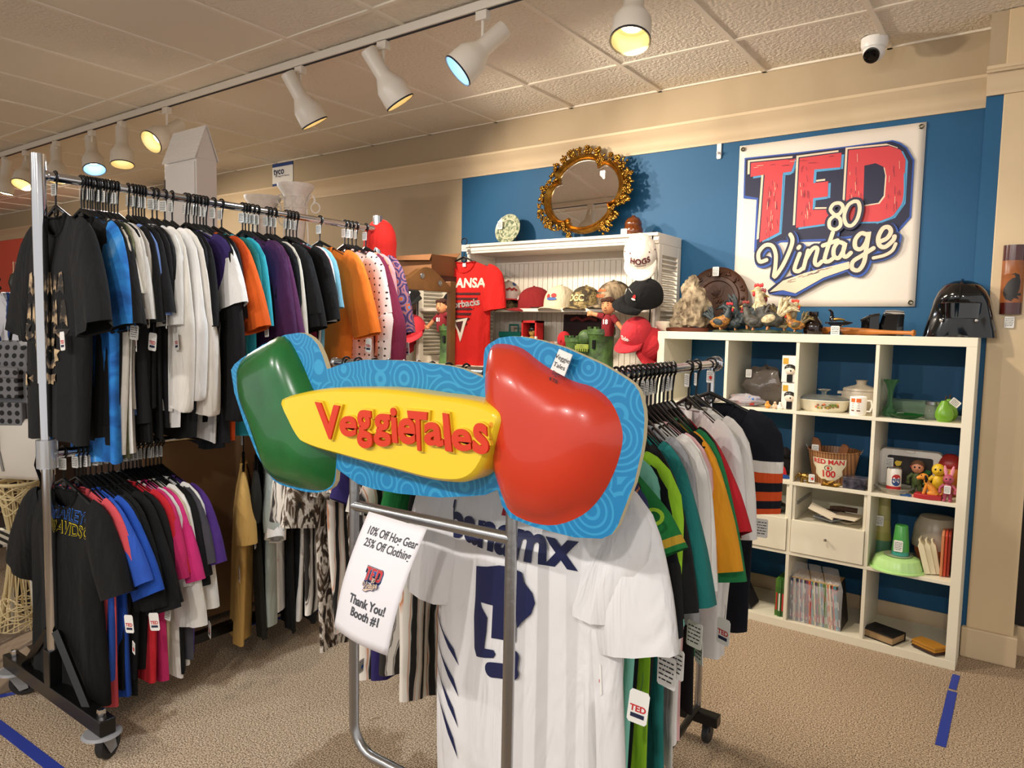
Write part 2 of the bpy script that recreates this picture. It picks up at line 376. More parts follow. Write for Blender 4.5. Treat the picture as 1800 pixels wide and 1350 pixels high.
# banner ---------------------------------------------------------
vin = mat('banner_vinyl', 'DDD3C6', .5)
BX0, BX1, BZ0, BZ1 = -1.205, -.295, 1.616, 2.507
e = empty('vinyl_banner', (BX0, WY, BZ0), 'large white square vinyl banner with red and cream shop logo on the blue wall', 'banner')
b = B(); nx = 24
def ban(u, v): return (u*(BX1-BX0), -.006-.004*sin(u*9)*sin(v*4+1), v*(BZ1-BZ0))
g = [[b.bm.verts.new(ban(i/nx, j/nx)) for i in range(nx+1)] for j in range(nx+1)]
for j in range(nx):
    for i in range(nx): b.face([g[j][i], g[j][i+1], g[j+1][i+1], g[j+1][i]])
o = b.obj('sheet', vin, e); md = o.modifiers.new('thick', 'SOLIDIFY'); md.thickness = .0015
LG = 3.648
def lg(x, y):
    p = PY(1240+x/LG, 190+y/LG, WY-.02); return ((p.x-BX0), (p.z-BZ0))
LOGO = []   # (kind, points in metres on the banner, width, colour index)
def S(col, w, pts, closed=False): LOGO.append(('s', [lg(*q) for q in pts], w, col, closed))
def Pg(col, pts): LOGO.append(('p', [lg(*q) for q in pts], 0, col, True))
# colours: 0 navy 1 red 2 cream 3 light blue 4 mid blue
Pg(4, [(248, 318), (585, 282), (880, 246), (1200, 203), (1250, 220), (1292, 250), (1338, 330), (1318, 700), (1240, 790), (800, 850), (480, 860), (325, 930), (308, 925), (325, 585), (240, 578)])
Pg(0, [(256, 326), (590, 290), (880, 254), (1195, 212), (1245, 230), (1285, 258), (1328, 335), (1306, 695), (1235, 775), (800, 836), (480, 848), (325, 915), (335, 575), (250, 560)])
T_ = [(290, 350), (578, 322), (548, 405), (495, 413), (470, 795), (345, 860), (378, 425), (287, 440)]
E_ = [(602, 320), (872, 284), (865, 378), (697, 393), (690, 480), (786, 468), (782, 565), (690, 577), (685, 652), (800, 650), (790, 737), (578, 767)]
D_ = [(917, 268), (1180, 242), (1250, 266), (1282, 330), (1266, 600), (1200, 692), (1110, 726), (1000, 728), (890, 740)]
H_ = [(1018, 368), (1090, 352), (1140, 375), (1152, 430), (1142, 560), (1108, 606), (1010, 622)]
def sh(P, dx, dy): return [(x+dx, y+dy) for x, y in P]
for L_ in (T_, E_, D_): Pg(3, sh(L_, 16, 10))
for L_ in (T_, E_, D_): Pg(2, sh(L_, -20, -16))
for L_ in (T_, E_, D_): Pg(0, sh(L_, -7, -6))
for L_ in (T_, E_, D_): Pg(1, L_)
Pg(2, sh(H_, 8, 6)); Pg(0, H_)
Pg(3, [(697, 393), (865, 378), (863, 392), (712, 408), (706, 478), (690, 480)]); Pg(3, [(690, 577), (782, 566), (782, 580), (700, 592), (700, 640), (685, 652)])
S(3, .006, [(1275, 420), (1268, 590), (1205, 690), (1100, 738)]); S(3, .006, [(497, 430), (478, 790)]); S(3, .005, [(500, 425), (555, 415), (575, 330)])
rl = random.Random(8)
for _ in range(90):
    a = rl.random()
    if a < .33: x, y = rl.uniform(385, 460), rl.uniform(440, 800); d = (rl.uniform(-6, 6), rl.uniform(18, 60))
    elif a < .6: x, y = rl.uniform(605, 675), rl.uniform(330, 730); d = (rl.uniform(-4, 4), rl.uniform(15, 50))
    elif a < .8: x, y = rl.uniform(925, 1000), rl.uniform(290, 620); d = (rl.uniform(-4, 4), rl.uniform(15, 55))
    elif a < .92: x, y = rl.uniform(1165, 1250), rl.uniform(310, 620); d = (rl.uniform(-5, 5), rl.uniform(15, 55))
    else: x, y = rl.uniform(310, 800), 0; y = 385-.1*(x-300)+rl.uniform(-35, 5); d = (rl.uniform(20, 50), -4)
    S(0 if rl.random() < .65 else 2, .0016, [(x, y), (x+d[0], y+d[1])])
S8 = [[(835, 690), (805, 655), (825, 618), (865, 612), (885, 640), (862, 680), (835, 690), (800, 720), (800, 765), (835, 780), (868, 755), (865, 712), (835, 690)]]
S0 = [[(955, 600), (918, 625), (893, 690), (905, 745), (940, 755), (975, 715), (992, 650), (982, 605), (955, 600)]]
SV = [[(395, 975), (352, 985), (345, 930), (385, 882), (432, 885), (455, 940), (452, 1020), (445, 1085), (500, 1010), (550, 900), (562, 845), (548, 812)],
      [(608, 935), (575, 1030), (598, 1048), (625, 1030)], [(606, 890), (600, 898)],
      [(662, 915), (632, 1030)], [(645, 975), (690, 905), (722, 905), (705, 985), (722, 1008), (750, 985)],
      [(820, 800), (768, 965), (790, 985), (822, 965)], [(757, 883), (850, 850)],
      [(893, 872), (858, 862), (828, 900), (828, 950), (858, 962), (888, 915), (900, 865), (885, 935), (905, 955), (935, 930)],
      [(1035, 812), (1000, 805), (965, 845), (965, 895), (1000, 905), (1035, 860), (1052, 795), (1035, 900), (1020, 990), (985, 1040), (945, 1030), (950, 985), (1010, 945), (1080, 900)],
      [(1112, 860), (1165, 838), (1192, 795), (1175, 765), (1140, 775), (1112, 830), (1118, 880), (1155, 892), (1205, 850), (1215, 825)]]
SW = [(415, 1180), (500, 1108), (640, 1058), (925, 985), (925, 1030), (760, 1088), (580, 1188), (500, 1168)]
TAIL = [(1080, 962), (1150, 945), (1200, 915), (1222, 872)]
Pg(0, [(408, 1192), (400, 1170), (490, 1095), (640, 1045), (940, 968), (945, 1060), (760, 1112), (575, 1216), (500, 1205)])
Pg(4, [(412, 1196), (500, 1196), (580, 1206), (760, 1104), (930, 1042), (930, 1030), (760, 1086), (580, 1186), (500, 1166)])
for st in SV: S(4, .056, sh(st, 6, 8))
S(4, .040, sh(TAIL, 2, 4))
for st in SV: S(0, .046, st)
S(0, .036, TAIL)
for st in S8+S0: S(0, .042, st)
for st in S8+S0: S(2, .018, st)
Pg(2, SW); S(2, .016, TAIL)
for st in SV: S(2, .021, st)
for _ in range(22):
    x = rl.uniform(480, 880); y = 1135-.36*(x-480)+rl.uniform(-10, 12); S(0, .0014, [(x, y), (x+rl.uniform(12, 40), y-10)])
for st in SV:
    if len(st) > 40: S(0, .0014, sh(st, -4, 3))
LC = [mat('logo_navy', '141838', .6), mat('logo_red', 'C73A40', .6), mat('logo_cream', 'E3C9AE', .6), mat('logo_light_blue', '4C93C0', .6), mat('logo_blue', '2B4FA0', .6)]
def logo(name, parent, fn, k=1.0, lift=.0006, steps=5):
    """the shop logo drawn as flat print; fn(u, v, depth) places it"""
    b = B(); dep = 0
    for kind, pts, w, col, closed in LOGO:
        dep += lift*.22
        if kind == 'p': b.poly([fn(u*k, v*k, dep) for u, v in pts], col)
        else:
            P = [V((u*k, v*k, 0)) for u, v in pts]
            if len(P) > 2: P = catmull(P, steps)
            bb = B()
            for i, p in enumerate(P): p.z = .00016*i/len(P)
            bb.ribbon(P, w*k, (0, 0, 1), col)
            idx = {}
            for v in bb.bm.verts: idx[v] = b.bm.verts.new(fn(v.co.x, v.co.y, dep+v.co.z*(1 if k == 1.0 else .3)))
            for f in bb.bm.faces: b.face([idx[v] for v in f.verts], f.material_index)
            bb.bm.free()
    return b.obj(name, LC, parent, smooth=0, recalc=False)
logo('printed_logo', e, lambda u, v, d: (u, -.0125-d, v))
for x, z in ((.02, .87), (.89, .87), (.89, .02), (.02, .02)):
    b = B(); b.tube([(x+.009*cos(a), -.013, z+.009*sin(a)) for a in (2*pi*i/14 for i in range(14))], .0035, 6, closed=True); b.obj('grommet', mat('aged_brass', '6E6A5A', .35, 1), e)
# alarm sign -----------------------------------------------------
p = PY(480, 330, WY-.01)
e = empty('security_sign', (-5.44, WY, 2.683), 'white and blue alarm company sign pinned high on the beige wall above the urns', 'sign')
b = B(); b.bb((0, -.006, 0), (.29, -.003, .2), 0); b.bb((0, -.0065, 0), (.29, -.003, .028), 1); b.bb((0, -.0065, .172), (.29, -.003, .2), 1)
b.obj('board', [PAPER, mat('sign_blue', '1C3A78', .5)], e, smooth=0)
b = B(); b.text('tyco', (.02, -.0085, .105), (1, 0, 0), (0, 0, 1), .085, 0, .02, 'LEFT'); b.text('Integrated Security', (.075, -.0085, .082), (1, 0, 0), (0, 0, 1), .022, 0, 0, 'LEFT')
b.obj('lettering', mat('sign_ink', '15204A', .5), e, smooth=0)
# ================================================================ clothes
def cloth(col, **k):
    c = tuple(int(col[i:i+2], 16)/255 for i in (0, 2, 4))
    if max(c) < .26: c = tuple(v*.5 for v in c)
    return mat('cloth_'+col, c, .95, wrinkle=1, noise=.10, nscale=5, **k)
def tag_mesh():
    b = B(); out = [(-.019, 0), (-.015, .006), (.015, .006), (.019, 0), (.019, -.052), (.015, -.057), (-.015, -.057), (-.019, -.052)]
    b.prism([(x, -.001, z-.04) for x, z in out], (0, .001, 0), 0)
    b.tube([(0, 0, -.036), (.002, 0, -.015), (0, 0, 0)], .0006, 4, 3)
    for s in (-.0016, .0006):
        b.text('TED', (0, s, -.074), (1 if s < 0 else -1, 0, 0), (0, 0, 1), .0165, 1, .035)
        b.poly([(-.013, s, -.086), (.013, s, -.086), (.013, s, -.078), (-.013, s, -.078)], 2)
    o = b.obj('shop_tag', [PAPER, REDC, NAVYC, INK], smooth=0, recalc=False); return o
def card_mesh(dot=None, w=.03, h=.042):
    b = B(); b.prism([(x*w, -.001, z*h-.006) for x, z in ((-.5, -.06), (-.42, 0), (.42, 0), (.5, -.06), (.5, -.94), (.42, -1), (-.42, -1), (-.5, -.94))], (0, .001, 0), 0)
    r = random.Random(3)
    for s in (-.0016, .0006):
        for k in range(5):
            x0 = -.4*w
            while x0 < .34*w:
                x1 = min(x0+r.uniform(.08, .3)*w, .4*w); z = -.006-h*(.16+.15*k)
                b.poly([(x0, s, z), (x1, s, z), (x1, s, z-h*.045), (x0, s, z-h*.045)], 1); x0 = x1+.05*w
        if dot: b.poly([(.004+.007*cos(a), s*1.4, -.03+.007*sin(a)) for a in (2*pi*i/16 for i in range(16))], 2)
    return b.obj('price_tag', [PAPER, INK, mat('dot_'+dot, dot, .6)] if dot else [PAPER, INK], smooth=0, recalc=False)
proto_tag = tag_mesh(); proto_card = card_mesh(); proto_red = card_mesh('C8281E'); proto_blue = card_mesh('2A5FA8')
TAG_ME, CARD_ME, RED_ME, BLUE_ME = (o.data for o in (proto_tag, proto_card, proto_red, proto_blue))
for o in (proto_tag, proto_card, proto_red, proto_blue): bpy.data.objects.remove(o)
def hang_tag(parent, me, loc, rz=0, name=None, s=1, tilt=0):
    o = bpy.data.objects.new(name or ('shop_tag' if me is TAG_ME else 'price_tag'), me); COL.objects.link(o)
    o.parent = parent; o.location = loc; o.rotation_euler = (0, tilt, rz); o.scale = (s, s, s); return o
def hanger_mesh():
    b = B(); r = .021; pts = [(0, -.001+r*cos(a), r*sin(a)) for a in (RAD(d) for d in range(-40, 181, 20))]
    # hook runs over the rail (rail lies along local y), so it curls in the x-z plane
    pts = [(r*cos(a), 0, r*sin(a)) for a in (RAD(d) for d in range(200, -61, -20))]
    pts += [(.004, 0, -.045), (0, 0, -.07), (0, 0, -.105)]
    b.tube(pts, .0034, 8); b.ball(pts[0], .0045, seg=8, n=6)
    for s in (-1, 1):
        b.tube([(0, 0, -.1), (s*.03, 0, -.112), (s*.1, 0, -.142), (s*.175, 0, -.176), (s*.2, 0, -.196), (s*.19, 0, -.206)], [.0075, .0065, .006, .006, .0055, .005], 8)
        b.tube([(s*.02, 0, -.112), (s*.012, 0, -.13), (0, 0, -.137)], .0035, 6)
    b.tube([(-.19, 0, -.206), (0, 0, -.204), (.19, 0, -.206)], .0045, 8)
    b.box((0, 0, -.112), (.03, .006, .022), taper=.5)
    o = b.obj('clothes_hanger', BLK); me = o.data; bpy.data.objects.remove(o); return me
HANG_ME = hanger_mesh()
def hanger(loc, rz, label, group, card=CARD_ME, rnd=random):
    o = bpy.data.objects.new('clothes_hanger', HANG_ME); COL.objects.link(o); o.location = loc; o.rotation_euler.z = rz
    tag(o, label, 'hanger', group)
    if card: hang_tag(o, card, (rnd.uniform(-.003, .003), -.006, -.016), rnd.uniform(-.5, .5), name='size_label')
    return o
def smooth01(t): t = max(0, min(1, t)); return t*t*(3-2*t)
class Cloth:
    """a shirt hanging from its shoulders: x across, y depth (front is -y), z up, origin at the rail"""
    def __init__(s, seed, L=.76, sh=.2, chest=.205, hem=.2, tip=(.3, -.40), slv='short', d=.028, amp=.012, neck=.085, drop=.085, z0=-.125, cuff=.085, waves=3.0, flare=.0):
        s.__dict__.update(locals()); r = random.Random(seed)
        s.ph = [r.uniform(0, 6.28) for _ in range(6)]; s.w1 = waves*r.uniform(.85, 1.2); s.w2 = waves*1.9*r.uniform(.85, 1.2); s.lean = r.uniform(-.02, .02)
        s.skew = r.uniform(-.015, .015)
    def half(s, t):
        a = lerp(s.sh, s.chest, smooth01(t/.25)); return lerp(a, s.hem, smooth01((t-.25)/.75))
    def fold(s, q, t):
        a = s.amp*smooth01(t/.6)
        return a*(sin(s.w1*q*2.6+s.ph[0]+t*.8)+.55*sin(s.w2*q*2.6+s.ph[1]-t*1.1))+s.lean*t*t
    def top(s, q, front):
        x = abs(q)*s.sh; z = -.052*(max(0, x-.06)/.14)**1.15 if x > .06 else 0
        if x < s.neck:
            k = sqrt(max(0, 1-(x/s.neck)**2)); z -= (s.drop if front else .018)*k; z += .004
        return s.z0+z
    def at(s, q, t, front, off=0):
        w = s.half(t)*(1+.015*sin(t*7+s.ph[2])); x = w*q+s.skew*t
        z = lerp(s.top(q, front), s.z0-s.L*(1+.012*sin(q*4+s.ph[3])), t)
        th = (s.d*smooth01(t/.22+.12)*.9+.006)*sqrt(max(0, 1-q*q))**.7*(1+.25*sin(q*3+s.ph[4]))
        y = s.fold(q, t)+(-th-off if front else th+off)
        return V((x, y, z))
    def find(s, x, z):
        """front cloth point under (x, z)"""
        t = .3
        for _ in range(8):
            q = max(-.98, min(.98, (x-s.skew*t)/(s.half(t)*(1+.015*sin(t*7+s.ph[2]))))); za = s.top(q, True); zb = s.z0-s.L*(1+.012*sin(q*4+s.ph[3]))
            t = max(0, min(1, (z-za)/(zb-za)))
        return q, t
    def build(s, name, mats, nq=15, nt=16, slv_mat=None, hemfn=None, collar=True, mfn=None):
        b = B(); qs = [sin(pi/2*(-1+2*i/nq)) for i in range(nq+1)]; R = []
        for k in range(nt+1):
            t = (k/nt)**1.1
            ring = [s.at(q, t, True) for q in qs]+[s.at(q, t, False) for q in qs[::-1][1:-1]]
            R.append(ring)
        mi = (lambda k: mfn(k/nt)) if mfn else 0
        b.rings(R, mi, cap=False)
        for sd in (-1, 1):
            if s.slv == 'none': break
            tx, tz = s.tip; r = random.Random(s.seed*7+sd)
            tx *= r.uniform(.93, 1.05); tz *= r.uniform(.94, 1.05); yo = r.uniform(-.02, .02)
            p0 = V((s.sh-.055, 0, s.z0-.085)); p3 = V((tx, yo, tz)); 
            if s.slv == 'short': P = catmull([p0, V((s.sh+.0, 0, s.z0-.125)), V((lerp(s.sh, tx, .62), yo*.5, lerp(s.z0-.1, tz, .6))), p3], 4); hw = [.07, .085, .088, .085]
            else: P = catmull([p0, V((s.sh+.0, 0, s.z0-.13)), V((tx-.02, yo*.6, s.z0-.33)), V((tx, yo, tz*.75)), V((tx-.005, yo*1.4, tz-.02)), V((tx-.01, yo*1.4, tz-.06))], 4); hw = [.075, .09, .07, .058, .046, .037]
            n = len(P); RR = []
            for i, p in enumerate(P):
                f = i/(n-1); k = f*(len(hw)-1); j = min(int(k), len(hw)-2); h = lerp(hw[j], hw[j+1], k-j)
                tg = (P[min(i+1, n-1)]-P[max(i-1, 0)]).normalized(); u = V((tg.z, 0, -tg.x)); u = u if u.x > 0 else -u
                th = lerp(.016, .03+s.d*.35, smooth01(f*1.4)); ring = []
                for a in range(14):
                    an = 2*pi*a/14; wv = 1+.16*sin(3*an+s.ph[5]+f*3)*f
                    q = p+u*h*cos(an)+V((0, 1, 0))*th*sin(an)*wv+V((0, s.fold(.7*cos(an), .5)*f*.8, 0))
                    q.x *= 1; ring.append(V((q.x*sd, q.y, q.z)))
                RR.append(ring)
            RR.append([p+(c_ := (sum(RR[-1], V())/14-p))*.10+V((0, 0, .006)) for p in RR[-1]])
            b.rings(RR, slv_mat(sd) if slv_mat else 0, cap=False)
        if collar and s.neck > .05:
            C1 = [s.at(q, 0, True) for q in [x*s.neck*1.02/s.sh for x in (-1, -.85, -.6, -.3, 0, .3, .6, .85, 1)]]
            C2 = [s.at(q, 0, False) for q in [x*s.neck*1.02/s.sh for x in (1, .6, 0, -.6, -1)]]
            b.tube(C1+C2[1:-1], .0085, 6, collar if isinstance(collar, int) and collar is not True else 0, closed=True, flat=.5)
        return b.obj(name, mats, smooth=70)
def on_cloth(c, b, off=.0025):
    """lay flat print built in the x-z plane on the front of the cloth"""
    b.cut(.022)
    for v in b.bm.verts:
        q, t = c.find(v.co.x, v.co.z); p = c.at(q, t, True, off+(-v.co.y)); v.co = V((v.co.x, p.y, v.co.z))
    return b
LABELS = []
def rack_row(rows, rail, z, group, hgroup, where, rz0=0, axis='Y', rnd=None, other=0, tipoff=(0, 0)):
    """rows: dicts with pos (along the rail), col, desc ..."""
    objs = []
    for i, g in enumerate(rows):
        pos = g['pos']; loc = (other, pos, z) if axis == 'Y' else (pos, other, z)
        rz = rz0+rnd.uniform(-.10, .10)+g.get('rz', 0)
        k = dict(L=g.get('L', rnd.uniform(.68, .78)), seed=g.get('seed', 100+i+int(z*50)), slv=g.get('slv', 'short'), d=g.get('d', .014), amp=g.get('amp', .009), hem=g.get('hem', rnd.uniform(.165, .205)), tip=tuple(p+q for p, q in zip(g.get('tip', (rnd.uniform(.26, .30), rnd.uniform(-.42, -.37))), tipoff)), waves=g.get('waves', 3))
        if k['slv'] == 'long': k['tip'] = g['tip'] if 'tip' in g else (rnd.uniform(.25, .29), rnd.uniform(-.80, -.74))
        for q in ('sh', 'chest', 'drop', 'neck', 'z0'):
            if q in g: k[q] = g[q]
        c = Cloth(**k); m = g.get('mat') or cloth(g['col'])
        o = c.build(g.get('name', 't_shirt'), m if isinstance(m, list) else [m], slv_mat=g.get('slv_mat'), mfn=g.get('mfn'), collar=g.get('collar', True))
        o.location = loc; o.rotation_euler.z = rz
        a = rows[i-1]['desc'] if i else None; d = rows[i+1]['desc'] if i < len(rows)-1 else None
        if g.get('label'): lab = g['label']
        elif a and d: lab = '%s %s between %s and %s' % (g['desc'], where, a, d)
        else: lab = '%s %s, %s' % (g['desc'], where, 'nearest the camera' if not a else 'farthest from the camera')
        if len(lab.split()) > 16: lab = '%s %s, just behind %s' % (g['desc'], where, a)
        if len(lab.split()) > 16: lab = '%s %s' % (g['desc'], where)
        tag(o, lab, g.get('cat', 't-shirt'), group)
        if g.get('print'): g['print'](c, o)
        if g.get('tag'): t = g['tag']; hang_tag(o, t[0], t[1], rnd.uniform(-.5, .3), s=t[2] if len(t) > 2 else 1, tilt=rnd.uniform(-.15, .15))
        if not g.get('nohang'): hanger(loc, rz, 'black hanger carrying the %s %s' % (g['desc'], where), hgroup, g.get('card', CARD_ME), rnd)
        objs.append((o, c))
    return objs
RX = -2.6; RZ = 1.966
def yh(px, py=340): return PX(px, py, RX).y      # hook position on the tall rack
rnd = random.Random(11)
tie = ramp_mat('blue_tie_dye_cloth', 'noise', [(.3, '123F7A'), (.45, '1F6CC0'), (.6, '2F8FE0'), (.75, '8CC4F0')], 4, .85, distort=2)
camo = ramp_mat('olive_camouflage_cloth', 'noise', [(.4, '2F3322'), (.47, '5A5C3C'), (.55, '6F6B48'), (.62, '8C8460')], 7, .85, interp='CONSTANT')
dotted = ramp_mat('white_cloth_with_small_dark_motifs', 'dots', [(0, '3A2420'), (.13, '3A2420'), (.15, 'EFDCD2'), (1, 'EFDCD2')], 30, .85, distort=.2)
salmon = ramp_mat('salmon_cloth_with_small_dark_motifs', 'dots', [(0, '3A2420'), (.13, '3A2420'), (.15, 'E38E6C'), (1, 'E38E6C')], 30, .85, distort=.2)
paisley = ramp_mat('navy_paisley_cloth', 'rings', [(.1, '1B1E45'), (.4, '8C2A63'), (.55, '1B1E45'), (.75, '2B86B8'), (.9, 'B8552A')], 16, .7, distort=26)
def band_print(c, o):
    b = B(); r = random.Random(5)
    for row, z in enumerate((-.365, -.465)):
        x = -.12
        while x < .12:
            w = r.uniform(.016, .03); h = r.uniform(.05, .085)
            b.poly([(x, 0, z-h/2), (x+w*.5, 0, z-h*.42), (x+w, 0, z-h/2-.01), (x+w*.9, 0, z+h*.2), (x+w*.7, 0, z+h/2), (x+w*.2, 0, z+h*.42)]); x += w+.006
    for _ in range(26):
        x, z = r.uniform(-.13, .12), r.uniform(-.72, -.52); b.poly([(x+r.uniform(.01, .035)*cos(a)*(1.2 if j % 2 else .7), 0, z+r.uniform(.008, .025)*sin(a)) for j, a in enumerate(2*pi*i/7 for i in range(7))])
    on_cloth(c, b); b.obj('chest_print', ramp_mat('tan_mottled_print', 'noise', [(.42, '2B2520'), (.5, '8A745A'), (.62, 'C9AE86')], 22, .8), o, recalc=False)
def white_squiggle(c, o):
    b = B(); r = random.Random(9)
    for _ in range(16):
        x, z = r.uniform(.0, .16), r.uniform(-.42, -.2); b.ribbon([(x, 0, z), (x+r.uniform(-.02, .02), 0, z-.02), (x+r.uniform(-.03, .03), 0, z-.035)], .004, (0, -1, 0))
    on_cloth(c, b); b.obj('chest_print', mat('grey_print', '9FA3A8', .8), o, recalc=False)
T = TAG_ME; R1 = RED_ME; C1 = CARD_ME
K = '1B1B1E'
up = [
 dict(px=97, col='252527', desc='faded black band t-shirt', label='faded black t-shirt with mottled tan lettering, nearest on the tall rack upper rail', d=.035, amp=.014, hem=.19, L=.79, rz=.0, print=band_print, tag=(T, (.14, -.05, -.50)), tip=(.37, -.47), seed=3, sh=.2),
 dict(px=142, col='2A2A2D', desc='washed black t-shirt', L=.8, d=.02, tip=(.33, -.45)),
 dict(px=147, col='2D2C2E', desc='dark charcoal t-shirt', L=.79, d=.02, tip=(.33, -.45), tag=(T, (.31, -.01, -.5))),
 dict(px=153, mat=tie, col='1F6CC0', desc='blue tie-dyed t-shirt', L=.88, d=.024, tip=(.33, -.47)),
 dict(px=158, col='16171C', desc='ink black t-shirt', tag=(C1, (.3, 0, -.5), 1.2)), dict(px=162, col='D8D0C2', desc='off-white t-shirt', tip=(.30, -.34), L=.6),
 dict(px=167, col='1D1E22', desc='jet black t-shirt', tag=(T, (.27, -.01, -.42))), dict(px=171, col='E3DDD2', desc='cream t-shirt', L=.84, tip=(.27, -.33)),
 dict(px=175, mat=camo, col='5A5C3C', desc='olive camouflage t-shirt', L=.86, tag=(T, (.27, -.02, -.44))), dict(px=180, col='B9B0A4', desc='oatmeal t-shirt', tag=(T, (.28, 0, -.42))),
 dict(px=185, col='E8E5DF', desc='white ringer t-shirt with red collar', mat=[cloth('E8E5DF'), cloth('9E2430')], collar=1, L=.84, tip=(.29, -.42)),
 dict(px=190, col='6F8BC8', desc='light blue t-shirt', tip=(.29, -.38), L=.72), dict(px=195, col='8E857A', desc='taupe t-shirt'), dict(px=200, col='202126', desc='black t-shirt'),
 dict(px=206, col='1E2025', desc='blue-black t-shirt', tag=(T, (.29, -.01, -.5)), L=.82),
 dict(px=225, col='2C2D33', desc='slate black t-shirt', tag=(C1, (.3, 0, -.46), 1.2), tip=(.29, -.42)), dict(px=233, col='35353B', desc='charcoal grey t-shirt', L=.8), dict(px=238, col='2E2B33', desc='purplish black t-shirt', tag=(T, (.29, 0, -.5))),
 dict(px=243, col='EDEBE6', desc='bright white t-shirt', L=.7, tip=(.29, -.45)), dict(px=248, col='F0EEEA', desc='white cotton t-shirt', tag=(C1, (.29, 0, -.42), 1.2)),
 dict(px=253, col='E9E4DA', desc='ivory long-sleeved shirt', slv='long', name='long_sleeve_shirt', cat='shirt'),
 dict(px=267, col='F1EFEC', desc='white long-sleeved shirt', slv='long', name='long_sleeve_shirt', cat='shirt', d=.02), dict(px=275, col='EFE9DF', desc='off-white sweatshirt', slv='long', name='sweatshirt', cat='sweatshirt', L=.7),
 dict(px=289, col='191A20', desc='navy-black t-shirt', tip=(.31, -.44), d=.02, tag=(C1, (.3, .0, -.45), 1)), dict(px=302, col='1B1C22', desc='coal black t-shirt', L=.82),
 dict(px=326, col='3B2C6B', desc='violet t-shirt', tip=(.27, -.36)), dict(px=331, col='F0EEEA', desc='pure white t-shirt', tip=(.33, -.37), L=.84),
 dict(px=340, col='202024', desc='soft black t-shirt'), dict(px=345, col='23232A', desc='dark navy t-shirt', L=.84, slv='long', name='long_sleeve_shirt', cat='shirt'), dict(px=351, col='1C2130', desc='midnight blue t-shirt', L=.88),
 dict(px=357, col='E8641E', desc='bright orange t-shirt', tip=(.34, -.45), d=.022), dict(px=362, col='D04E18', desc='rust orange t-shirt', L=.84, tip=(.27, -.4)),
 dict(px=375, col='1B7C80', desc='teal t-shirt', tip=(.27, -.4)), dict(px=389, col='35B4C8', desc='turquoise t-shirt', L=.83, tip=(.27, -.46), tag=(C1, (.29, 0, -.5))),
 dict(px=426, col='4A2350', desc='plum purple t-shirt', tip=(.33, -.46), d=.022), dict(px=431, col='5B2A58', desc='faded purple t-shirt', tip=(.34, -.47)), dict(px=437, col='1E2028', desc='navy t-shirt', L=.8),
 dict(px=444, col='1D222C', desc='deep blue-black t-shirt'), dict(px=452, col='D9D3C4', desc='sand white t-shirt', tip=(.29, -.48), L=.8), dict(px=469, col='24262C', desc='graphite t-shirt', tip=(.31, -.46)),
 dict(px=475, col='15161A', desc='deep black t-shirt', tip=(.32, -.46)), dict(px=483, col='1B1C21', desc='black rock t-shirt', tip=(.31, -.4)), dict(px=503, col='17181C', desc='black printed t-shirt', tip=(.34, -.4), print=white_squiggle, d=.02),
 dict(px=509, col='8E2340', desc='maroon t-shirt', L=.84), dict(px=515, col='E9E6E0', desc='pale white t-shirt'), dict(px=521, col='7FBDD3', desc='sky blue t-shirt', tip=(.28, -.36)),
 dict(px=562, col='F07A22', desc='orange cotton t-shirt', tip=(.33, -.45), d=.022, tag=(T, (.33, -.02, -.52))),
 dict(px=606, mat=dotted, col='EFDCD2', desc='white patterned button shirt', slv='long', name='button_shirt', cat='shirt', d=.03, tip=(.3, -.66), L=.8, neck=.07, drop=.06),
 dict(px=612, mat=salmon, col='E38E6C', desc='salmon patterned button shirt', slv='long', name='button_shirt', cat='shirt', tip=(.27, -.6)), dict(px=619, col='7C2340', desc='burgundy long-sleeved shirt', slv='long', name='long_sleeve_shirt', cat='shirt', tip=(.33, -.72)),
 dict(px=626, col='D9A0A0', desc='dusty pink shirt', tip=(.3, -.5)),
 dict(px=643, mat=[paisley, cloth('7C2250')], mfn=lambda t: 1 if t < .1 else 0, col='2B2A55', desc='navy paisley shirt', label='navy and magenta paisley short-sleeved shirt at the far end of the upper rail', name='patterned_shirt', cat='shirt', d=.03, tip=(.34, -.46), tag=(T, (.33, -.02, -.54)))]
for g in up: g['pos'] = yh(g['px'], 312+.160*(g['px']-97))
rack_row(up, RX, RZ, 'shirts on the upper rail of the tall rack', 'hangers on the upper rail of the tall rack', 'on tall rack upper rail', rnd=rnd, other=RX, tipoff=(-.055, -.075))
# lower rail
def harley(c, o):
    b = B(); x0 = PY(84, 920, -2.57).x-RX; zz = PY(120, 928, -2.57).z-LZ
    b.text('HARLEY-', (x0-.03, 0, zz+.006), (1, 0, .0), (0, 0, 1), .058, 0, .03, 'LEFT'); b.text('DAVIDSON', (x0-.025, 0, zz-.042), (1, 0, .0), (0, 0, 1), .058, 1, .03, 'LEFT')
    b.text('HARLEY-', (x0-.03, -.0015, zz+.006), (1, 0, .0), (0, 0, 1), .058, 2, -.002, 'LEFT'); b.text('DAVIDSON', (x0-.025, -.0015, zz-.042), (1, 0, .0), (0, 0, 1), .058, 2, -.002, 'LEFT')
    on_cloth(c, b); b.obj('chest_print', [mat('print_blue', '2E6FD0', .7), mat('print_yellow', 'D8C024', .7), mat('print_black', '0E0E10', .8)], o, recalc=False)
lowpos = lambda px: PX(px, 800, RX).y
LZ = 1.0
